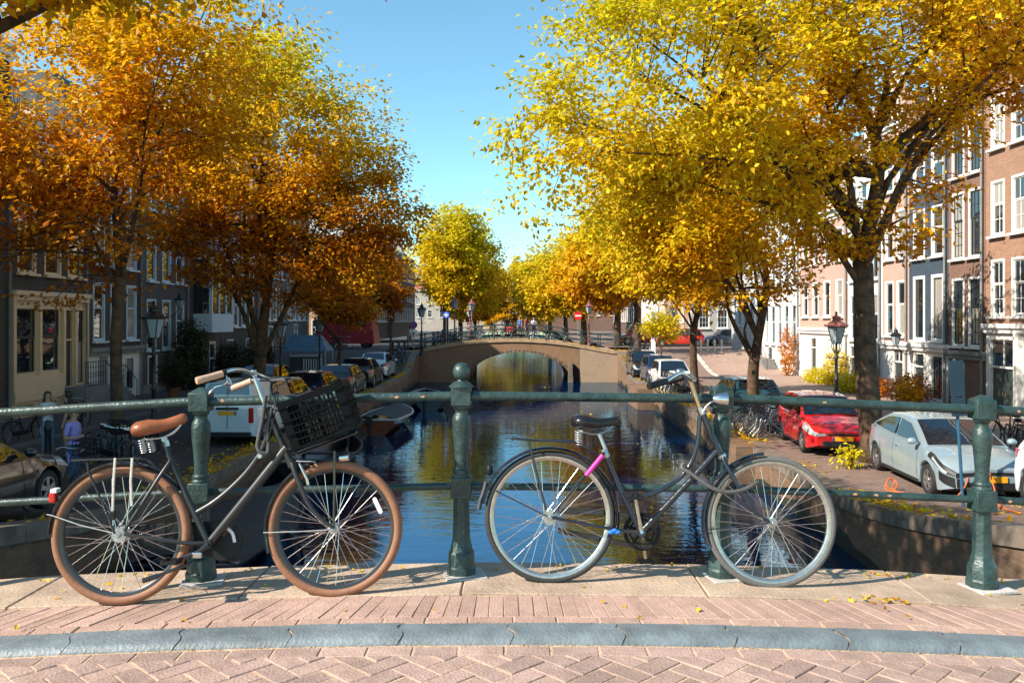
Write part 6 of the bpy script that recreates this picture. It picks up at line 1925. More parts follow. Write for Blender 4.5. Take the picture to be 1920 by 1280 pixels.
# ------------------------------------------------------------------ parked city bicycles
def city_bike(fm, tm, basket=False):
    root = thing('bicycle', 'bicycle', 'bicycle')
    f = MB(); T = lambda p, r: f.tube([Vector(q) for q in p], r, 6)
    hr, hf, bb, st, hd = (-0.53,0,0.35), (0.56,0,0.35), (-0.08,0,0.29), (-0.25,0,0.72), (0.36,0,0.82)
    T([hr, bb], 0.012); T([hr, st], 0.011); T([bb, (-0.29,0,0.82)], 0.016); T([(0.41,0,0.66), bb], 0.018); T([hd, (0.28,0,0.62), (0.1,0,0.48), (-0.17,0,0.47)], 0.014)
    T([(0.33,0,0.93), (0.42,0,0.64), (0.47,0,0.5), hf], 0.017)
    f.build('frame', fm, root)
    for c in (hr, hf):
        w_ = MB(); w_.tube(circ(Vector(c), Vector((1,0,0)), Vector((0,0,1)), 0.325, n=22), 0.021, 6, closed=True, up=(0,1,0))
        wo = w_.build('wheel', tm, root, smooth=0)
        s = MB()
        for k in range(14):
            a = 2*PI*k/14
            s.tube([Vector(c) + Vector((0,0.02*(-1)**k,0)), Vector(c) + Vector((math.cos(a)*0.31,0,math.sin(a)*0.31))], 0.0022, 3, cap=False)
        tag(s.build('spokes', M_ALU, wo), kind='stuff')
        g_ = MB()
        for i in range(13):
            a = R((35 if c is hr else 60) + 130*i/12)
            for y in (-0.026, 0.026): g_.v.append((c[0]+0.365*math.cos(a), y, c[2]+0.365*math.sin(a)))
        for i in range(12): g_.f.append((2*i, 2*i+2, 2*i+3, 2*i+1))
        g_.build('mudguard', fm, root)
    h = MB(); h.tube(spline([(0.16,-0.30,0.99),(0.27,-0.27,1.02),(0.33,-0.1,1.0),(0.33,0.1,1.0),(0.27,0.27,1.02),(0.16,0.30,0.99)], 4), 0.013, 6); h.tube([(0.33,0,1.0),(0.335,0,0.9)], 0.013, 6)
    h.build('handlebar', M_CHROME, root)
    s = MB(); s.ball((-0.33,0,0.90), 0.13, 8, (1.05,0.75,0.4)); s.build('saddle', M_BLKPLASTIC, root, smooth=0)
    r = MB()
    for y in (-0.07, 0.07): r.tube([(-0.85,y,0.75),(-0.3,y,0.74)], 0.009, 5); r.tube([(-0.62,y,0.75),hr], 0.008, 5)
    for x in (-0.84,-0.65,-0.45): r.tube([(x,-0.07,0.75),(x,0.07,0.75)], 0.008, 5)
    r.build('rack', fm, root)
    c = MB(); c.box((-0.25,-0.05,0.32), (0.62,0.03,0.13)); c.build('chain_case', M_BLKPLASTIC, root)
    if basket:
        k = MB()
        for z in (0.86,0.95,1.04,1.13):
            k.tube([(0.42,-0.17,z),(0.74,-0.17,z),(0.74,0.17,z),(0.42,0.17,z)], 0.012, 5, closed=True)
        for x in (0.42,0.5,0.58,0.66,0.74):
            for y in (-0.17,0.17): k.tube([(x,y,0.86),(x,y,1.13)], 0.008, 4)
        for y in (-0.09,0,0.09):
            k.tube([(0.74,y,0.86),(0.74,y,1.13)], 0.008, 4); k.tube([(0.42,y,0.86),(0.74,y,0.86)], 0.008, 4)
        k.build('basket', M_BLKPLASTIC, root)
    return root
protos = [city_bike(M_BLACK, M_DKTYRE), city_bike(mat('steel_blue_frame', (0.06,0.10,0.14), 0.35, 0.2), M_DKTYRE, True), city_bike(mat('grey_frame', (0.16,0.16,0.17), 0.35, 0.3), M_RUBBER)]
used = [False]*3
def put_bike(label, x, Y, rz, kind=None, group=None, z=None, lean=0.0):
    k = random.randrange(3) if kind is None else kind
    if not used[k]: o = protos[k]; used[k] = True
    else: o = copy_tree(protos[k])
    o.location = (x, Y, (ground(x, Y) if z is None else z) + 0.005)
    o.rotation_euler = (lean, 0, rz)
    tag(o, label, 'bicycle', group)
    return o
ORD = ['first', 'second', 'third', 'fourth', 'fifth', 'sixth', 'seventh', 'eighth', 'ninth', 'tenth', 'eleventh']
for i in range(11):
    put_bike('%s bicycle from the red hatchback in the dark cluster by the forked tree' % ORD[i], 7.75 + random.uniform(-.25,.25), 24.9 + 0.30*i, R(180 + random.uniform(-14, 14)), None, 'bicycle cluster by the red hatchback', lean=random.uniform(-.12,.12))
for i in range(9):
    put_bike('%s bicycle from the near end of the rack beside the slim sunlit tree' % ORD[i], 7.75 + random.uniform(-.15,.15), 38.6 + 0.34*i, R(180 + random.uniform(-8, 8)), None, 'bicycle rack beside the slim tree', lean=random.uniform(-.1,.1))
for i in range(5):
    put_bike('%s bicycle from the right in the row below the left elm trunk' % ORD[i], -8.7 - 0.28*i, 19.6 + 0.25*i, R(-60 + random.uniform(-14, 14)), None, 'bicycle row below the left elm', lean=random.uniform(-.1,.1))
put_bike('blue-wheeled bicycle with yellow lock next to the brown-black car', -8.25, 15.6, R(70), 1)
b = MB(); yl = Vector((-8.12, 15.35, ground(-8.1, 15.3)+0.62)); b.tube(circ(yl, Vector((0.8,0.6,0)), Vector((0,0,1)), 0.09, n=14), 0.02, 6, closed=True); tag(b.build('cable_lock', mat('yellow_sleeve', (0.75,0.35,0.02), 0.5), smooth=0), 'yellow cable lock looped on the blue-wheeled bicycle', 'lock')
put_bike('bicycle leaning by the cream shop front below its left window', -13.9, 24.4, R(80), 0)
put_bike('bicycle leaning by the cream shop front near its door', -13.7, 27.0, R(95), 0)
put_bike('black bicycle by the big double doors at the right edge', 13.7, 23.6, R(100), 0)
put_bike('second black bicycle at the right picture edge', 13.3, 22.6, R(75), 0)
for i, x in enumerate((-2.9, -1.9, -0.9, 0.0, 0.9, 2.1, 3.4)):
    put_bike('%s bicycle from the left along the far bridge railing' % ORD[i], x, 62.75 + random.uniform(-.05,.1), R(random.choice((0,180)) + random.uniform(-4, 4)), None, 'bicycles along the far bridge railing', z=fdeck(x)+0.01 - 0.0, lean=0.06)
b = MB(); b.box((-0.15,62.45,fdeck(0)+0.75), (0.5,0.16,0.36)); tag(b.build('pannier_bag', mat('red_bag', (0.6,0.04,0.05), 0.6), bevel=0.03), 'red pannier bag on a bicycle on the far bridge', 'bag')
for i in range(8):
    x = -6.0 + 0.24*i
    put_bike('%s bicycle from the left in the heap at the left end of the far bridge' % ORD[i], x, 64.2 + random.uniform(-.6,.6), R(random.uniform(60,120)), None, 'bicycle heap at the left bridge end', z=fdeck(x), lean=random.uniform(-.15,.15))
for i in range(8):
    x = 8.5 + 0.1*i
    put_bike('%s bicycle from the near end at the right foot of the far bridge' % ORD[i], x, 57.6 + 0.42*i, R(180 + random.uniform(-15,15)), None, 'bicycles at the right bridge foot', lean=random.uniform(-.12,.12))
for i in range(2):
    put_bike('%s of two bicycles, from the right, by the white compact car near the bridge' % ORD[i], -7.4 - 0.3*i, 57.2 + 0.5*i, R(80), 0, 'two bicycles near the left bridge end')
for i in range(3):
    put_bike('%s bicycle from the right in front of the red kiosk' % ORD[i], -12.6 - 0.5*i, 64.5 + 0.2*i, R(60 + 12*i), 0, 'bicycles in front of the red kiosk')

# ------------------------------------------------------------------ boats
def boat(label, x, Y, L, W, rz, hull_m, trim_m, cover_m=None, z=WATER, name='moored_boat'):
    root = thing(name, label, 'boat', (x, Y, z), rz, 'boats moored on the left')
    n = 18
    def hb(t):   # half breadth, t 0 stern .. 1 bow
        return W/2*(0.82 + 0.18*math.sin(min(1, t/0.5)*PI/2)) * (1 - max(0, (t-0.45)/0.55)**2.2)
    def sheer(t): return 0.52 + 0.10*(1-t)**2 + 0.30*max(0, t-0.4)**1.6
    h = MB(); sec = 7
    for i in range(n+1):
        t = i/n; xx = -L/2 + L*t; w_ = max(0.02, hb(t)); s = sheer(t)
        for k in range(sec):
            a = PI*k/(sec-1)
            y = -w_*math.cos(a); zz = -0.22 + (s+0.22)*(abs(math.cos(a))**1.6)
            h.v.append((xx + 0.15*t*(zz), y, zz))
    for i in range(n):
        for k in range(sec-1): h.f.append((i*sec+k, i*sec+k+1, (i+1)*sec+k+1, (i+1)*sec+k))
    h.f.append(tuple(range(sec)))
    h.build('hull', hull_m, root, smooth=40)
    g_ = MB()
    for sg in (-1, 1):
        g_.tube([(-L/2 + L*i/n + 0.15*(i/n)*sheer(i/n), sg*max(0.02, hb(i/n)), sheer(i/n)) for i in range(n+1)], 0.045, 6)
    g_.tube([(-L/2,-hb(0),sheer(0)),(-L/2,hb(0),sheer(0))], 0.045, 6)
    g_.build('gunwale', trim_m, root, smooth=0)
    if cover_m:
        c = MB()
        for i in range(n-1):
            t = i/n
            xx = -L/2 + 0.05 + L*t*0.97
            for k in range(5):
                y = -1 + k/2
                c.v.append((xx, y*hb(t)*0.97, sheer(t) + 0.03 + (1-y*y)*0.16))
        for i in range(n-2):
            for k in range(4): c.f.append((i*5+k, i*5+k+1, (i+1)*5+k+1, (i+1)*5+k))
        c.build('cover', cover_m, root, smooth=0)
    else:
        for t in (0.3, 0.55):
            q = MB(); q.box((-L/2+L*t, 0, 0.42), (0.3, 2*hb(t)-0.08, 0.05)); q.build('thwart', trim_m, root)
        fl = MB()
        for i in range(n): 
            t = i/n; fl.v += [(-L/2+L*t, -hb(t)*0.8, 0.1), (-L/2+L*t, hb(t)*0.8, 0.1)]
        for i in range(n-1): fl.f.append((2*i, 2*i+2, 2*i+3, 2*i+1))
        fl.build('floor', M_TRIM, root)
    om = MB(); om.box((-L/2-0.12,0.25,0.62), (0.26,0.24,0.34)); om.box((-L/2-0.14,0.25,0.2), (0.1,0.1,0.7)); om.build('outboard_motor', M_TRIM, root, bevel=0.04)
    return root
M_NAVY = mat('navy_hull', (0.008,0.011,0.03), 0.3, 0, 0.2, 3, coat=0.4)
M_VARNISH = mat('varnished_wood', (0.22,0.06,0.018), 0.3, 0, 0.3, 6, coat=0.6)
M_TARP = mat('dark_tarp', (0.02,0.02,0.028), 0.7, 0, 0.3, 5)
M_BLUETRIM = mat('pale_blue_trim', (0.20,0.27,0.38), 0.4)
M_TRIMW = mat('off_white_trim', (0.55,0.52,0.5), 0.5)
boat('navy open boat with pale blue rim moored near the far bridge', -4.5, 45.2, 5.4, 2.1, R(98), M_NAVY, M_BLUETRIM)
boat('varnished wooden boat under a dark cover with white rim', -5.2, 36.3, 6.0, 1.9, R(88), M_VARNISH, M_TRIMW, M_TARP)
boat('dark sloop with grey tarp right below the left bicycle', -5.3, 16.8, 6.6, 2.1, R(91), M_NAVY, M_TARP, mat('grey_tarp', (0.022,0.028,0.033), 0.7, 0, 0.3, 4))
boat('black open boat moored between the wooden boat and the dark sloop', -5.6, 26.0, 5.8, 1.9, R(89), mat('black_hull', (0.01,0.01,0.012), 0.35), M_TARP)

# ------------------------------------------------------------------ red kiosk, container, signs, bollards
K = thing('kiosk_trailer', 'dark red kiosk trailer with white roof standing beside the left corner house', 'kiosk', (-13.4, 70.0, ground(-13.4, 66)), 0)
M_KRED = mat('kiosk_red', (0.33,0.012,0.02), 0.5, 0, 0.1, 2)
b = MB(); b.hexa([(-2.6,-1.1,0.35),(2.3,-1.1,0.35),(2.45,1.1,0.35),(-2.6,1.1,0.35),(-2.3,-1.1,2.75),(2.0,-1.1,2.75),(2.1,1.1,2.75),(-2.3,1.1,2.75)]); b.build('body', M_KRED, K, bevel=0.04)
b = MB(); b.hexa([(-2.4,-1.2,2.76),(2.1,-1.2,2.76),(2.2,1.2,2.76),(-2.4,1.2,2.76),(-2.2,-0.9,2.95),(1.9,-0.9,2.95),(1.9,0.9,2.95),(-2.2,0.9,2.95)]); b.build('roof', M_WHITE, K)
b = MB(); b.box((1.15,-1.14,2.15), (0.9,0.05,0.75)); wo = b.build('window', M_TRIM, K)
b = MB(); b.box((1.15,-1.17,2.15), (0.78,0.02,0.62)); b.build('pane', M_CARGLASS, wo)
b = MB(); b.hexa([(0.5,-1.16,2.6),(1.8,-1.16,2.6),(1.8,-1.12,2.6),(0.5,-1.12,2.6),(0.6,-1.5,2.72),(1.7,-1.5,2.72),(1.7,-1.46,2.74),(0.6,-1.46,2.74)]); b.build('awning_flap', M_WHITE, K)
b = MB(); b.tube(circ(Vector((0.3,-1.13,2.1)), Vector((1,0,0)), Vector((0,0,1)), 0.2, n=20), 0.04, 6, closed=True); b.build('round_emblem', mat('teal_emblem', (0.05,0.25,0.25), 0.5), K)
for x in (-1.6, 1.5):
    for y in (-0.95, 0.95):
        b = MB(); b.lathe([(0.12,-0.09),(0.34,-0.09),(0.34,0.09),(0.12,0.09)], (x,y,0.34), 18, rotm=Matrix.Rotation(PI/2,3,'X')); b.build('wheel', M_TYRE, K, smooth=40)
C = thing('waste_container', 'dark container with white vertical slats beside the left corner house', 'container', (-12.2, 50.5, ground(-12.2, 50.5)), R(8))
b = MB(); b.box((0,0,0.72), (1.7,1.3,1.25)); b.build('body', M_TRIM, C, bevel=0.03)
b = MB(); b.box((0,0,1.39), (1.8,1.4,0.09)); b.build('lid', M_STONE, C, bevel=0.02)
for k in range(7):
    b = MB(); b.box((0.87,-0.56+0.185*k,0.75), (0.03,0.07,1.05)); b.build('slat', M_BLUEWHITE, C)
for k in range(7):
    b = MB(); b.box((-0.05+0.14*k,-0.67,0.75), (0.05,0.03,1.0)); b.build('slat', M_BLUEWHITE, C)
T_ = thing('market_tent', 'blue-grey tarpaulin tent behind the slatted container', 'tent', (-13.2, 55.0, ground(-13.2, 55)), 0)
b = MB(); b.hexa([(-1.5,-1.2,1.5),(1.5,-1.2,1.5),(1.5,1.2,1.5),(-1.5,1.2,1.5),(-0.9,-0.2,2.5),(0.9,-0.2,2.5),(0.9,0.2,2.5),(-0.9,0.2,2.5)]); b.build('canopy', mat('blue_tarp', (0.07,0.13,0.18), 0.6, 0, 0.2, 3), T_)
for x in (-1.4,1.4):
    for y in (-1.1,1.1):
        b = MB(); b.tube([(x,y,0),(x,y,1.52)], 0.03, 6); b.build('pole', M_ALU, T_)

def signpost(label, x, Y, boards, pole_h, z=None, pole_m=M_ALU, cat='sign', name='road_sign', rz=0, tilt=0):
    zb = ground(x, Y) if z is None else z
    root = thing(name, label, cat, (x, Y, zb), rz)
    root.rotation_euler = (0, tilt, rz)
    b = MB(); b.tube([(0,0,0),(0,0,pole_h)], 0.03, 8); b.build('pole', pole_m, root)
    for fn in boards: fn(root)
    return root
def round_board(z, r, m, ring=None, bar=None, bar_m=None):
    def fn(root):
        b = MB(); b.tube([(0,-0.045,z),(0,-0.06,z)], r, 20); o = b.build('sign_disc', m, root)
        if ring:
            q = MB(); q.tube(circ(Vector((0,-0.062,z)), Vector((1,0,0)), Vector((0,0,1)), r*0.9, n=24), r*0.1, 6, closed=True, up=(0,1,0)); q.build('rim', ring, o)
        if bar == 'h': 
            q = MB(); q.box((0,-0.065,z), (r*1.4,0.012,r*0.34)); q.build('bar', bar_m, o)
        if bar == 'd':
            q = MB(); q.box((0,-0.065,z), (r*1.8,0.012,r*0.22), Matrix.Rotation(R(45),3,'Y')); q.build('bar', bar_m, o)
    return fn
def square_board(z, w_, h, m, mark=None, mark_m=None, y=-0.05):
    def fn(root):
        b = MB(); b.box((0,y,z), (w_,0.025,h)); o = b.build('sign_board', m, root, bevel=0.006)
        if mark == 'cross':
            q = MB(); q.box((0,y-0.016,z), (w_*0.16,0.012,h*0.72)); q.box((0,y-0.015,z), (w_*0.72,0.01,h*0.16))
            for dx, dz in ((0,1),(0,-1),(1,0),(-1,0)):
                q.box((dx*w_*0.28,y-0.0145,z+dz*h*0.28), (w_*(0.3 if dz else 0.14),0.009,h*(0.14 if dz else 0.3)))
            q.build('arrow_mark', mark_m, o)
    return fn
M_SIGNBLUE = mat('sign_blue', (0.01,0.12,0.62), 0.4); M_SIGNRED = mat('sign_red', (0.6,0.02,0.03), 0.4); M_SIGNWHITE = mat('sign_white', (0.8,0.8,0.8), 0.4)
M_BACKBLUE = mat('grey_blue_board', (0.010,0.028,0.050), 0.5, 0, 0.15, 6)
signpost('blue square sign with white arrow cross at the left end of the far bridge', -4.85, 62.9, [square_board(2.2,0.44,0.44,M_SIGNBLUE,'cross',M_SIGNWHITE)], 2.4, z=fdeck(-4.85))
signpost('round purple-blue no-parking sign left of the far bridge', -7.3, 63.5, [round_board(1.9,0.27,mat('sign_violet', (0.10,0.08,0.35), 0.4),M_SIGNRED,'d',M_SIGNRED), square_board(1.45,0.5,0.16,M_SIGNWHITE)], 2.2, z=-0.85)
signpost('red and white no-entry sign at the right side of the far bridge', 5.1, 66.0, [round_board(2.2,0.33,M_SIGNRED,None,'h',M_SIGNWHITE)], 2.5, z=fdeck(5.1))
signpost('white and blue street board beside the orange-lit trunk', 9.6, 58.0, [square_board(3.2,0.24,0.5,mat('sign_teal', (0.05,0.3,0.5), 0.4)), square_board(1.3,0.3,1.9,M_SIGNWHITE)], 3.5)
signpost('tilted blue-grey double board seen from behind beside the silver car', 8.3, 15.7, [square_board(2.35,0.27,0.66,M_BACKBLUE), square_board(1.83,0.26,0.34,M_BACKBLUE)], 2.7, pole_m=mat('blue_pole', (0.03,0.10,0.17), 0.4), tilt=R(-3.5))
def bollard(label, x, Y, m, h=0.95, group=None):
    b = MB(); b.lathe([(0.10,0),(0.10,0.06),(0.085,0.1),(0.075,h*0.75),(0.09,h*0.78),(0.09,h*0.84),(0.07,h*0.88),(0.06,h*0.97),(0.02,h)], (0,0,0), 12)
    o = b.build('bollard', m, None, smooth=40); o.location = (x, Y, ground(x, Y)); tag(o, label, 'bollard', group)
bollard('black iron bollard behind the railing at the left edge', -11.2, 20.6, M_IRON, 1.1)
for i in range(3): bollard('%s dark bollard from the right at the left foot of the far bridge' % ORD[i], -7.6 - 0.42*i, 60.4, M_IRON, 1.0, 'dark bollards at the left bridge foot')
for i in range(4): bollard('%s pale bollard from the left on the sidewalk before the grey car' % ORD[i], 13.6 + 0.5*i, 61.5, M_TRIMW, 0.9, 'pale bollards on the right sidewalk')
for i in range(3): bollard('%s black bollard from the camera on the left roadway before the container' % ORD[i], -11.4, 40.5 + 2.4*i, M_IRON, 1.0, 'black bollards on the left roadway')

# ------------------------------------------------------------------ people
def person(label, x, Y, rz, shirt, trousers, hair=(0.03,0.02,0.015), skin=(0.42,0.24,0.17), H=1.7, z=None, pose='phone', long_hair=True, name='person'):
    """one continuous skinned body; hair is a child"""
    s = H/1.7
    J = {}
    def j(n, x_, y_, z_, r): J[n] = (Vector((x_*s, y_*s, z_*s)), r*s)
    j('pel',0,0,0.93,0.135); j('bel',0,0.01,1.06,0.115); j('che',0,0,1.24,0.13); j('shc',0,-0.005,1.38,0.09); j('nek',0,0.01,1.455,0.05); j('chin',0,0.02,1.53,0.062); j('hed',0,0.01,1.60,0.088); j('top',0,0,1.665,0.06)
    for sg, k in ((1,'l'),(-1,'r')):
        j('sho'+k, 0.155*sg,0,1.375,0.058)
        if pose == 'phone':
            j('elb'+k, 0.21*sg,-0.02,1.11,0.042); j('wri'+k, 0.09*sg,0.22,1.14,0.03); j('han'+k, 0.05*sg,0.29,1.17,0.034)
        elif pose == 'walk':
            j('elb'+k, 0.2*sg,-0.06*sg,1.1,0.042); j('wri'+k, 0.2*sg,0.08-0.12*sg,0.87,0.03); j('han'+k, 0.2*sg,0.11-0.12*sg,0.8,0.034)
        else:
            j('elb'+k, 0.2*sg,-0.02,1.1,0.042); j('wri'+k, 0.21*sg,0.05,0.86,0.03); j('han'+k, 0.205*sg,0.07,0.78,0.034)
        st = (0.16*sg if pose == 'walk' else 0.02*sg)
        j('hip'+k, 0.09*sg,0,0.86,0.10); j('kne'+k, 0.10*sg,st*0.6+0.03,0.49,0.066); j('ank'+k, 0.10*sg,st-0.03,0.09,0.044); j('toe'+k, 0.115*sg,st+0.14,0.035,0.04)
    names = list(J)
    E = [('pel','bel'),('bel','che'),('che','shc'),('shc','nek'),('nek','chin'),('chin','hed'),('hed','top')]
    for k in 'lr': E += [('shc','sho'+k),('sho'+k,'elb'+k),('elb'+k,'wri'+k),('wri'+k,'han'+k),('pel','hip'+k),('hip'+k,'kne'+k),('kne'+k,'ank'+k),('ank'+k,'toe'+k)]
    me = bpy.data.meshes.new('tmp'); me.from_pydata([J[n][0] for n in names], [(names.index(a), names.index(b_)) for a, b_ in E], [])
    ob = bpy.data.objects.new('tmp', me); COL.objects.link(ob)
    sk = ob.modifiers.new('skin', 'SKIN'); ss = ob.modifiers.new('sub', 'SUBSURF'); ss.levels = 2
    for i, n in enumerate(names):
        v = me.skin_vertices[0].data[i]; v.radius = (J[n][1], J[n][1]*(0.75 if n in ('pel','bel','che') else 1.0)); v.use_root = (n == 'pel')
    dg = bpy.context.evaluated_depsgraph_get()
    body_me = bpy.data.meshes.new_from_object(ob.evaluated_get(dg))
    bpy.data.objects.remove(ob)
    root = thing(name, label, 'person', (x, Y, ground(x, Y) if z is None else z), rz)
    ms = [mat('skin_%.2f' % skin[0], skin, 0.5), mat('cloth_%.2f_%.2f_%.2f' % shirt, shirt, 0.8, 0, 0.12, 10), mat('cloth_%.2f_%.2f_%.2f' % trousers, trousers, 0.8, 0, 0.15, 10), M_TRIM]
    body_me.materials.clear()
    for m in ms: body_me.materials.append(m)
    for p in body_me.polygons:
        c = p.center / s
        if c.z < 0.085: p.material_index = 3
        elif c.z < 0.98 and not (abs(c.x) > 0.165 or c.y > 0.17): p.material_index = 2
        elif c.z > 1.43: p.material_index = 0
        elif (abs(c.x) > 0.17 and c.z < 1.2) or c.y > 0.13 or (pose != 'phone' and abs(c.x) > 0.165 and c.z < 1.2): p.material_index = 0
        else: p.material_index = 1
        p.use_smooth = True
    bo = bpy.data.objects.new('body', body_me); COL.objects.link(bo); bo.parent = root
    h = MB()
    h.ball((0,-0.015*s,1.615*s), 0.105*s, 12, (0.92,1.0,1.0))
    if long_hair:
        h.ball((0,-0.06*s,1.47*s), 0.10*s, 10, (1.05,0.6,1.5))
    hm = mat('hair_%.3f' % hair[0], hair, 0.6, 0, 0.2, 30)
    # keep the face free: flatten the front of the cap
    h.v = [(a, min(b_, 0.045*s) if c < 1.66*s else b_, c) for a, b_, c in h.v]
    h.build('hair', hm, root, smooth=0)
    f = MB()
    for sg in (-1, 1): f.ball((0.032*sg*s, 0.096*s, 1.60*s), 0.011*s, 6)
    f.build('eye', M_TRIM, root)
    f = MB(); f.ball((0,0.112*s,1.57*s), 0.016*s, 8, (0.8,1.0,1.3)); f.build('nose', ms[0], root, smooth=0)
    if pose == 'phone':
        ph = MB(); ph.box((0,0.33*s,1.2*s), (0.07,0.012,0.14), Matrix.Rotation(R(-50),3,'X')); ph.build('phone', M_TRIM, root)
    return root
person('woman in purple top and jeans looking at her phone on the left bank', -8.95, 17.4, R(-100), (0.30,0.26,0.62), (0.03,0.07,0.12), hair=(0.25,0.13,0.06), long_hair=False)
person('dark-haired woman in white T-shirt in front of the cream shop front', -11.75, 21.6, R(-140), (0.5,0.56,0.62), (0.12,0.18,0.26))
person('person in black top turned to the woman in white T-shirt', -11.3, 21.7, R(100), (0.012,0.012,0.014), (0.34,0.22,0.14), pose='stand')
person('pedestrian in white walking on the left cross street beyond the bridge', -7.75, 65.0, R(-60), (0.8,0.76,0.72), (0.45,0.35,0.3), z=-0.75, pose='walk', long_hair=False)
person('person in blue on the far bridge right of its crown', 0.6, 67.0, R(160), (0.08,0.14,0.4), (0.03,0.04,0.08), z=fdeck(0.6), pose='walk')
person('person in dark red on the far bridge crown', 1.15, 66.2, R(40), (0.3,0.03,0.05), (0.05,0.05,0.06), z=fdeck(1.1), pose='stand')
person('person in white shirt on the far bridge beside the one in red', 1.7, 66.6, R(200), (0.75,0.75,0.8), (0.05,0.07,0.2), z=fdeck(1.7), pose='walk', long_hair=False)
person('person in black standing far back on the bridge', -0.4, 69.0, R(180), (0.015,0.015,0.018), (0.015,0.015,0.02), z=fdeck(0.4), pose='stand')
# ------------------------------------------------------------------ planters, shrubs, fallen leaves
def shrub(label, x, Y, rx, ry, rz_, tint, n=260, leaf=0.13, pot=None, z=None, name='shrub', pal=None):
    zb = ground(x, Y) + 0.1 if z is None else z
    root = thing(name, label, 'plant', (x, Y, zb), 0)
    zo = 0.0
    if pot:
        b = MB(); b.lathe([(0.2,0),(0.28,0.38),(0.3,0.40),(0.3,0.45),(0.26,0.45)], (0,0,0), 14); b.build('pot', mat('terracotta', (0.35,0.14,0.07), 0.8), root, smooth=40); zo = 0.4
    d = rng.normal(size=(n, 3)); d /= np.linalg.norm(d, axis=1, keepdims=True)
    p = d * (rng.uniform(0.2, 1, (n, 1))**0.5) * np.array([rx, ry, rz_]) + np.array([0, 0, rz_*0.9 + zo])
    s = MB()
    for k in range(7):
        q = p[rng.integers(n)]; s.tube([(q[0]*0.15,q[1]*0.15,zo-0.02),(q[0]*0.5,q[1]*0.5,zo+q[2]*0.5),tuple(q)], [0.02,0.012,0.004], 5)
    s.build('stems', M_BARK, root)
    leaves_mesh('leaves', p, d, np.full(n, tint), leaf, root, per=6, spread=0.10)
M_IVY = None
shrub('yellow-green low shrub along the white garage wall', 16.6, 46.2, 0.7, 1.6, 0.45, 0.05, 300)
shrub('tall yellow climbing bush beside the white garage wall', 16.9, 44.6, 0.5, 0.8, 1.1, 0.2, 260)
shrub('bright yellow-green bush at the foot of the white house by the lantern', 15.9, 40.2, 0.6, 0.8, 0.5, 0.08, 240)
shrub('rusty red-leaved climber by the stoop of the white house', 16.9, 52.4, 0.4, 0.7, 1.7, 0.85, 320)
shrub('rust-brown bush in front of the blue-black house', 16.2, 34.8, 0.7, 1.3, 0.65, 0.95, 340)
shrub('dark brown bush beside the pink house wall', 16.2, 38.2, 0.5, 0.9, 0.5, 0.97, 220)
shrub('potted plant on the sidewalk before the rust-brown bush', 14.6, 31.5, 0.35, 0.35, 0.4, 0.6, 120, pot=True)
shrub('weedy yellow plant growing beside the silver car rear wheel', 8.0, 20.2, 0.2, 0.2, 0.2, 0.05, 45, 0.11, z=None)
def dark_leaf(): pass
PAL_SAVE = PAL.copy()
PAL[:] = np.array([[0.05,0.07,0.02],[0.06,0.07,0.02],[0.07,0.06,0.02],[0.09,0.05,0.02],[0.10,0.045,0.015]])
shrub('tall dark ivy column against the purple-brown house', -15.9, 42.2, 0.8, 0.9, 1.9, 0.3, 700, 0.16)
shrub('dark potted shrub left of the ivy column', -14.9, 37.6, 0.6, 0.6, 0.7, 0.5, 260, pot=True)
shrub('dark shrub under the bay window', -15.6, 47.2, 0.8, 1.3, 1.2, 0.4, 500, 0.16)
shrub('dark shrub beside the dark brick house with arched windows', -15.4, 52.0, 0.8, 1.6, 1.3, 0.6, 500, 0.18)
PAL[:] = PAL_SAVE
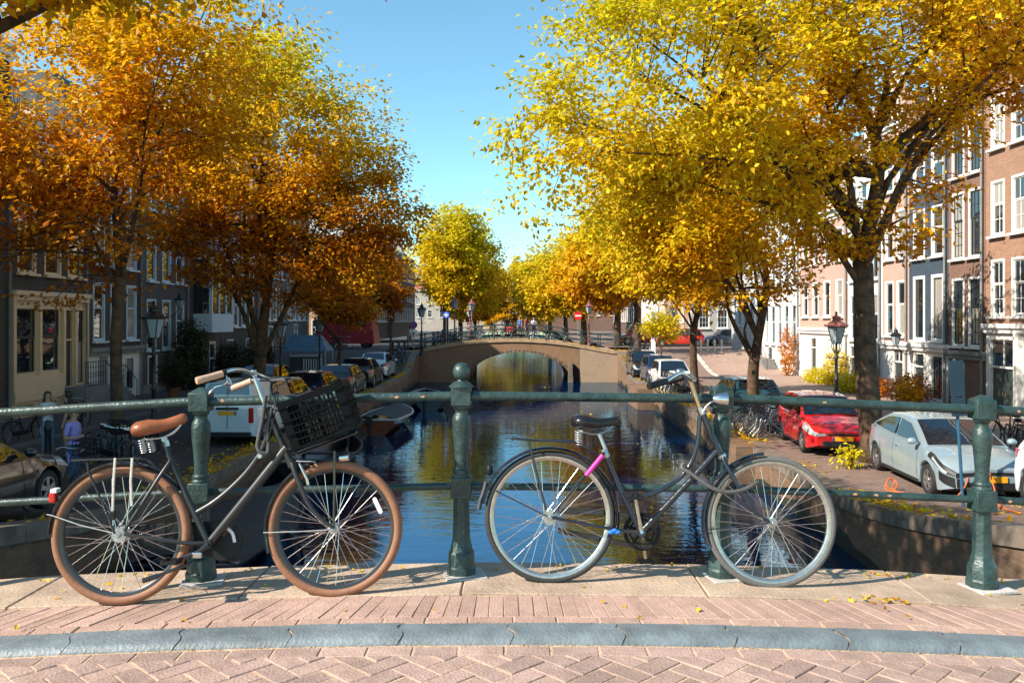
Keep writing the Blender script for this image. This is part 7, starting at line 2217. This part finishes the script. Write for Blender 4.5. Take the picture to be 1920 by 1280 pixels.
# fallen leaves: drifts along the quay edges and a few on the near bridge
def litter(name, label, pts, size):
    n = len(pts); P_ = np.array(pts)
    d = rng.normal(size=(n, 3)); d[:, 2] *= 0.15
    o = leaves_mesh(name, P_, d/np.linalg.norm(d, axis=1, keepdims=True), rng.uniform(0.1, 0.75, n), size, None, per=1, spread=0.0, droop=0.0)
    tag(o, label, 'leaves', kind='stuff')
pts = []
for _ in range(5200):
    Y = random.uniform(12, 60); x = right_wall(Y) + abs(random.gauss(0.1, 0.35)) + (random.random() < 0.25)*random.uniform(0, 3.5)
    if math.sin(Y*1.3) + math.sin(Y*0.47+1) + random.gauss(0, 0.5) > 0.1: pts.append((x, Y, ground(x, Y) + (0.055 if x < right_wall(Y)+0.42 else 0.012)))
for _ in range(3800):
    Y = random.uniform(11, 58); x = -6.75 - abs(random.gauss(0.2, 0.4)) - (random.random() < 0.2)*random.uniform(0, 4)
    if math.sin(Y*1.1) + math.sin(Y*0.37) + random.gauss(0, 0.5) > 0.0: pts.append((x, Y, ground(x, Y) + (0.055 if x > -7.17 else 0.012)))
for _ in range(700):
    x = random.uniform(-7, 9); Y = 62 + random.uniform(0.0, 0.9); pts.append((x, Y, fdeck(x) + 0.06))
litter('fallen_leaves', 'yellow fallen leaves drifting along both quay edges', pts, 0.13)
pts = []
for _ in range(90):
    x = random.uniform(-3, 3); Y = random.choice((random.gauss(4.84, 0.03), random.gauss(4.84, 0.03), random.uniform(3.9, 4.9))); pts.append((x, Y, deck(x) + 0.014))
for _ in range(55):
    x = random.gauss(1.9, 0.12) if random.random() < 0.6 else random.gauss(2.2, 0.15); Y = random.gauss(4.86 if x > 2 else 4.40, 0.015); pts.append((x, Y, deck(x) + 0.012))
litter('fallen_leaves', 'small dry leaves scattered under the near railing', pts, 0.035)
# floating leaves on the water
pts = []
for _ in range(420):
    Y = random.uniform(8, 58); pts.append((random.choice((-1, 1))*random.uniform(2.0, 6.2), Y, WATER + 0.004))
litter('floating_leaves', 'fallen leaves floating on the canal', pts, 0.12)
# closing row of houses far behind the last trees
cross_house('pale house row closing the far end of the canal', -26, 0.2, 200.0, 8.5, mat('far_plaster', (0.45,0.38,0.32), 0.8, 0, 0.2, 0.5), [(5.0,1.8),(2.0,1.8)], 9)
cross_house('brown house row closing the far end of the canal on the right', 0.3, 26, 200.0, 9.5, BR_BROWN, [(5.6,1.8),(2.4,1.8)], 9)
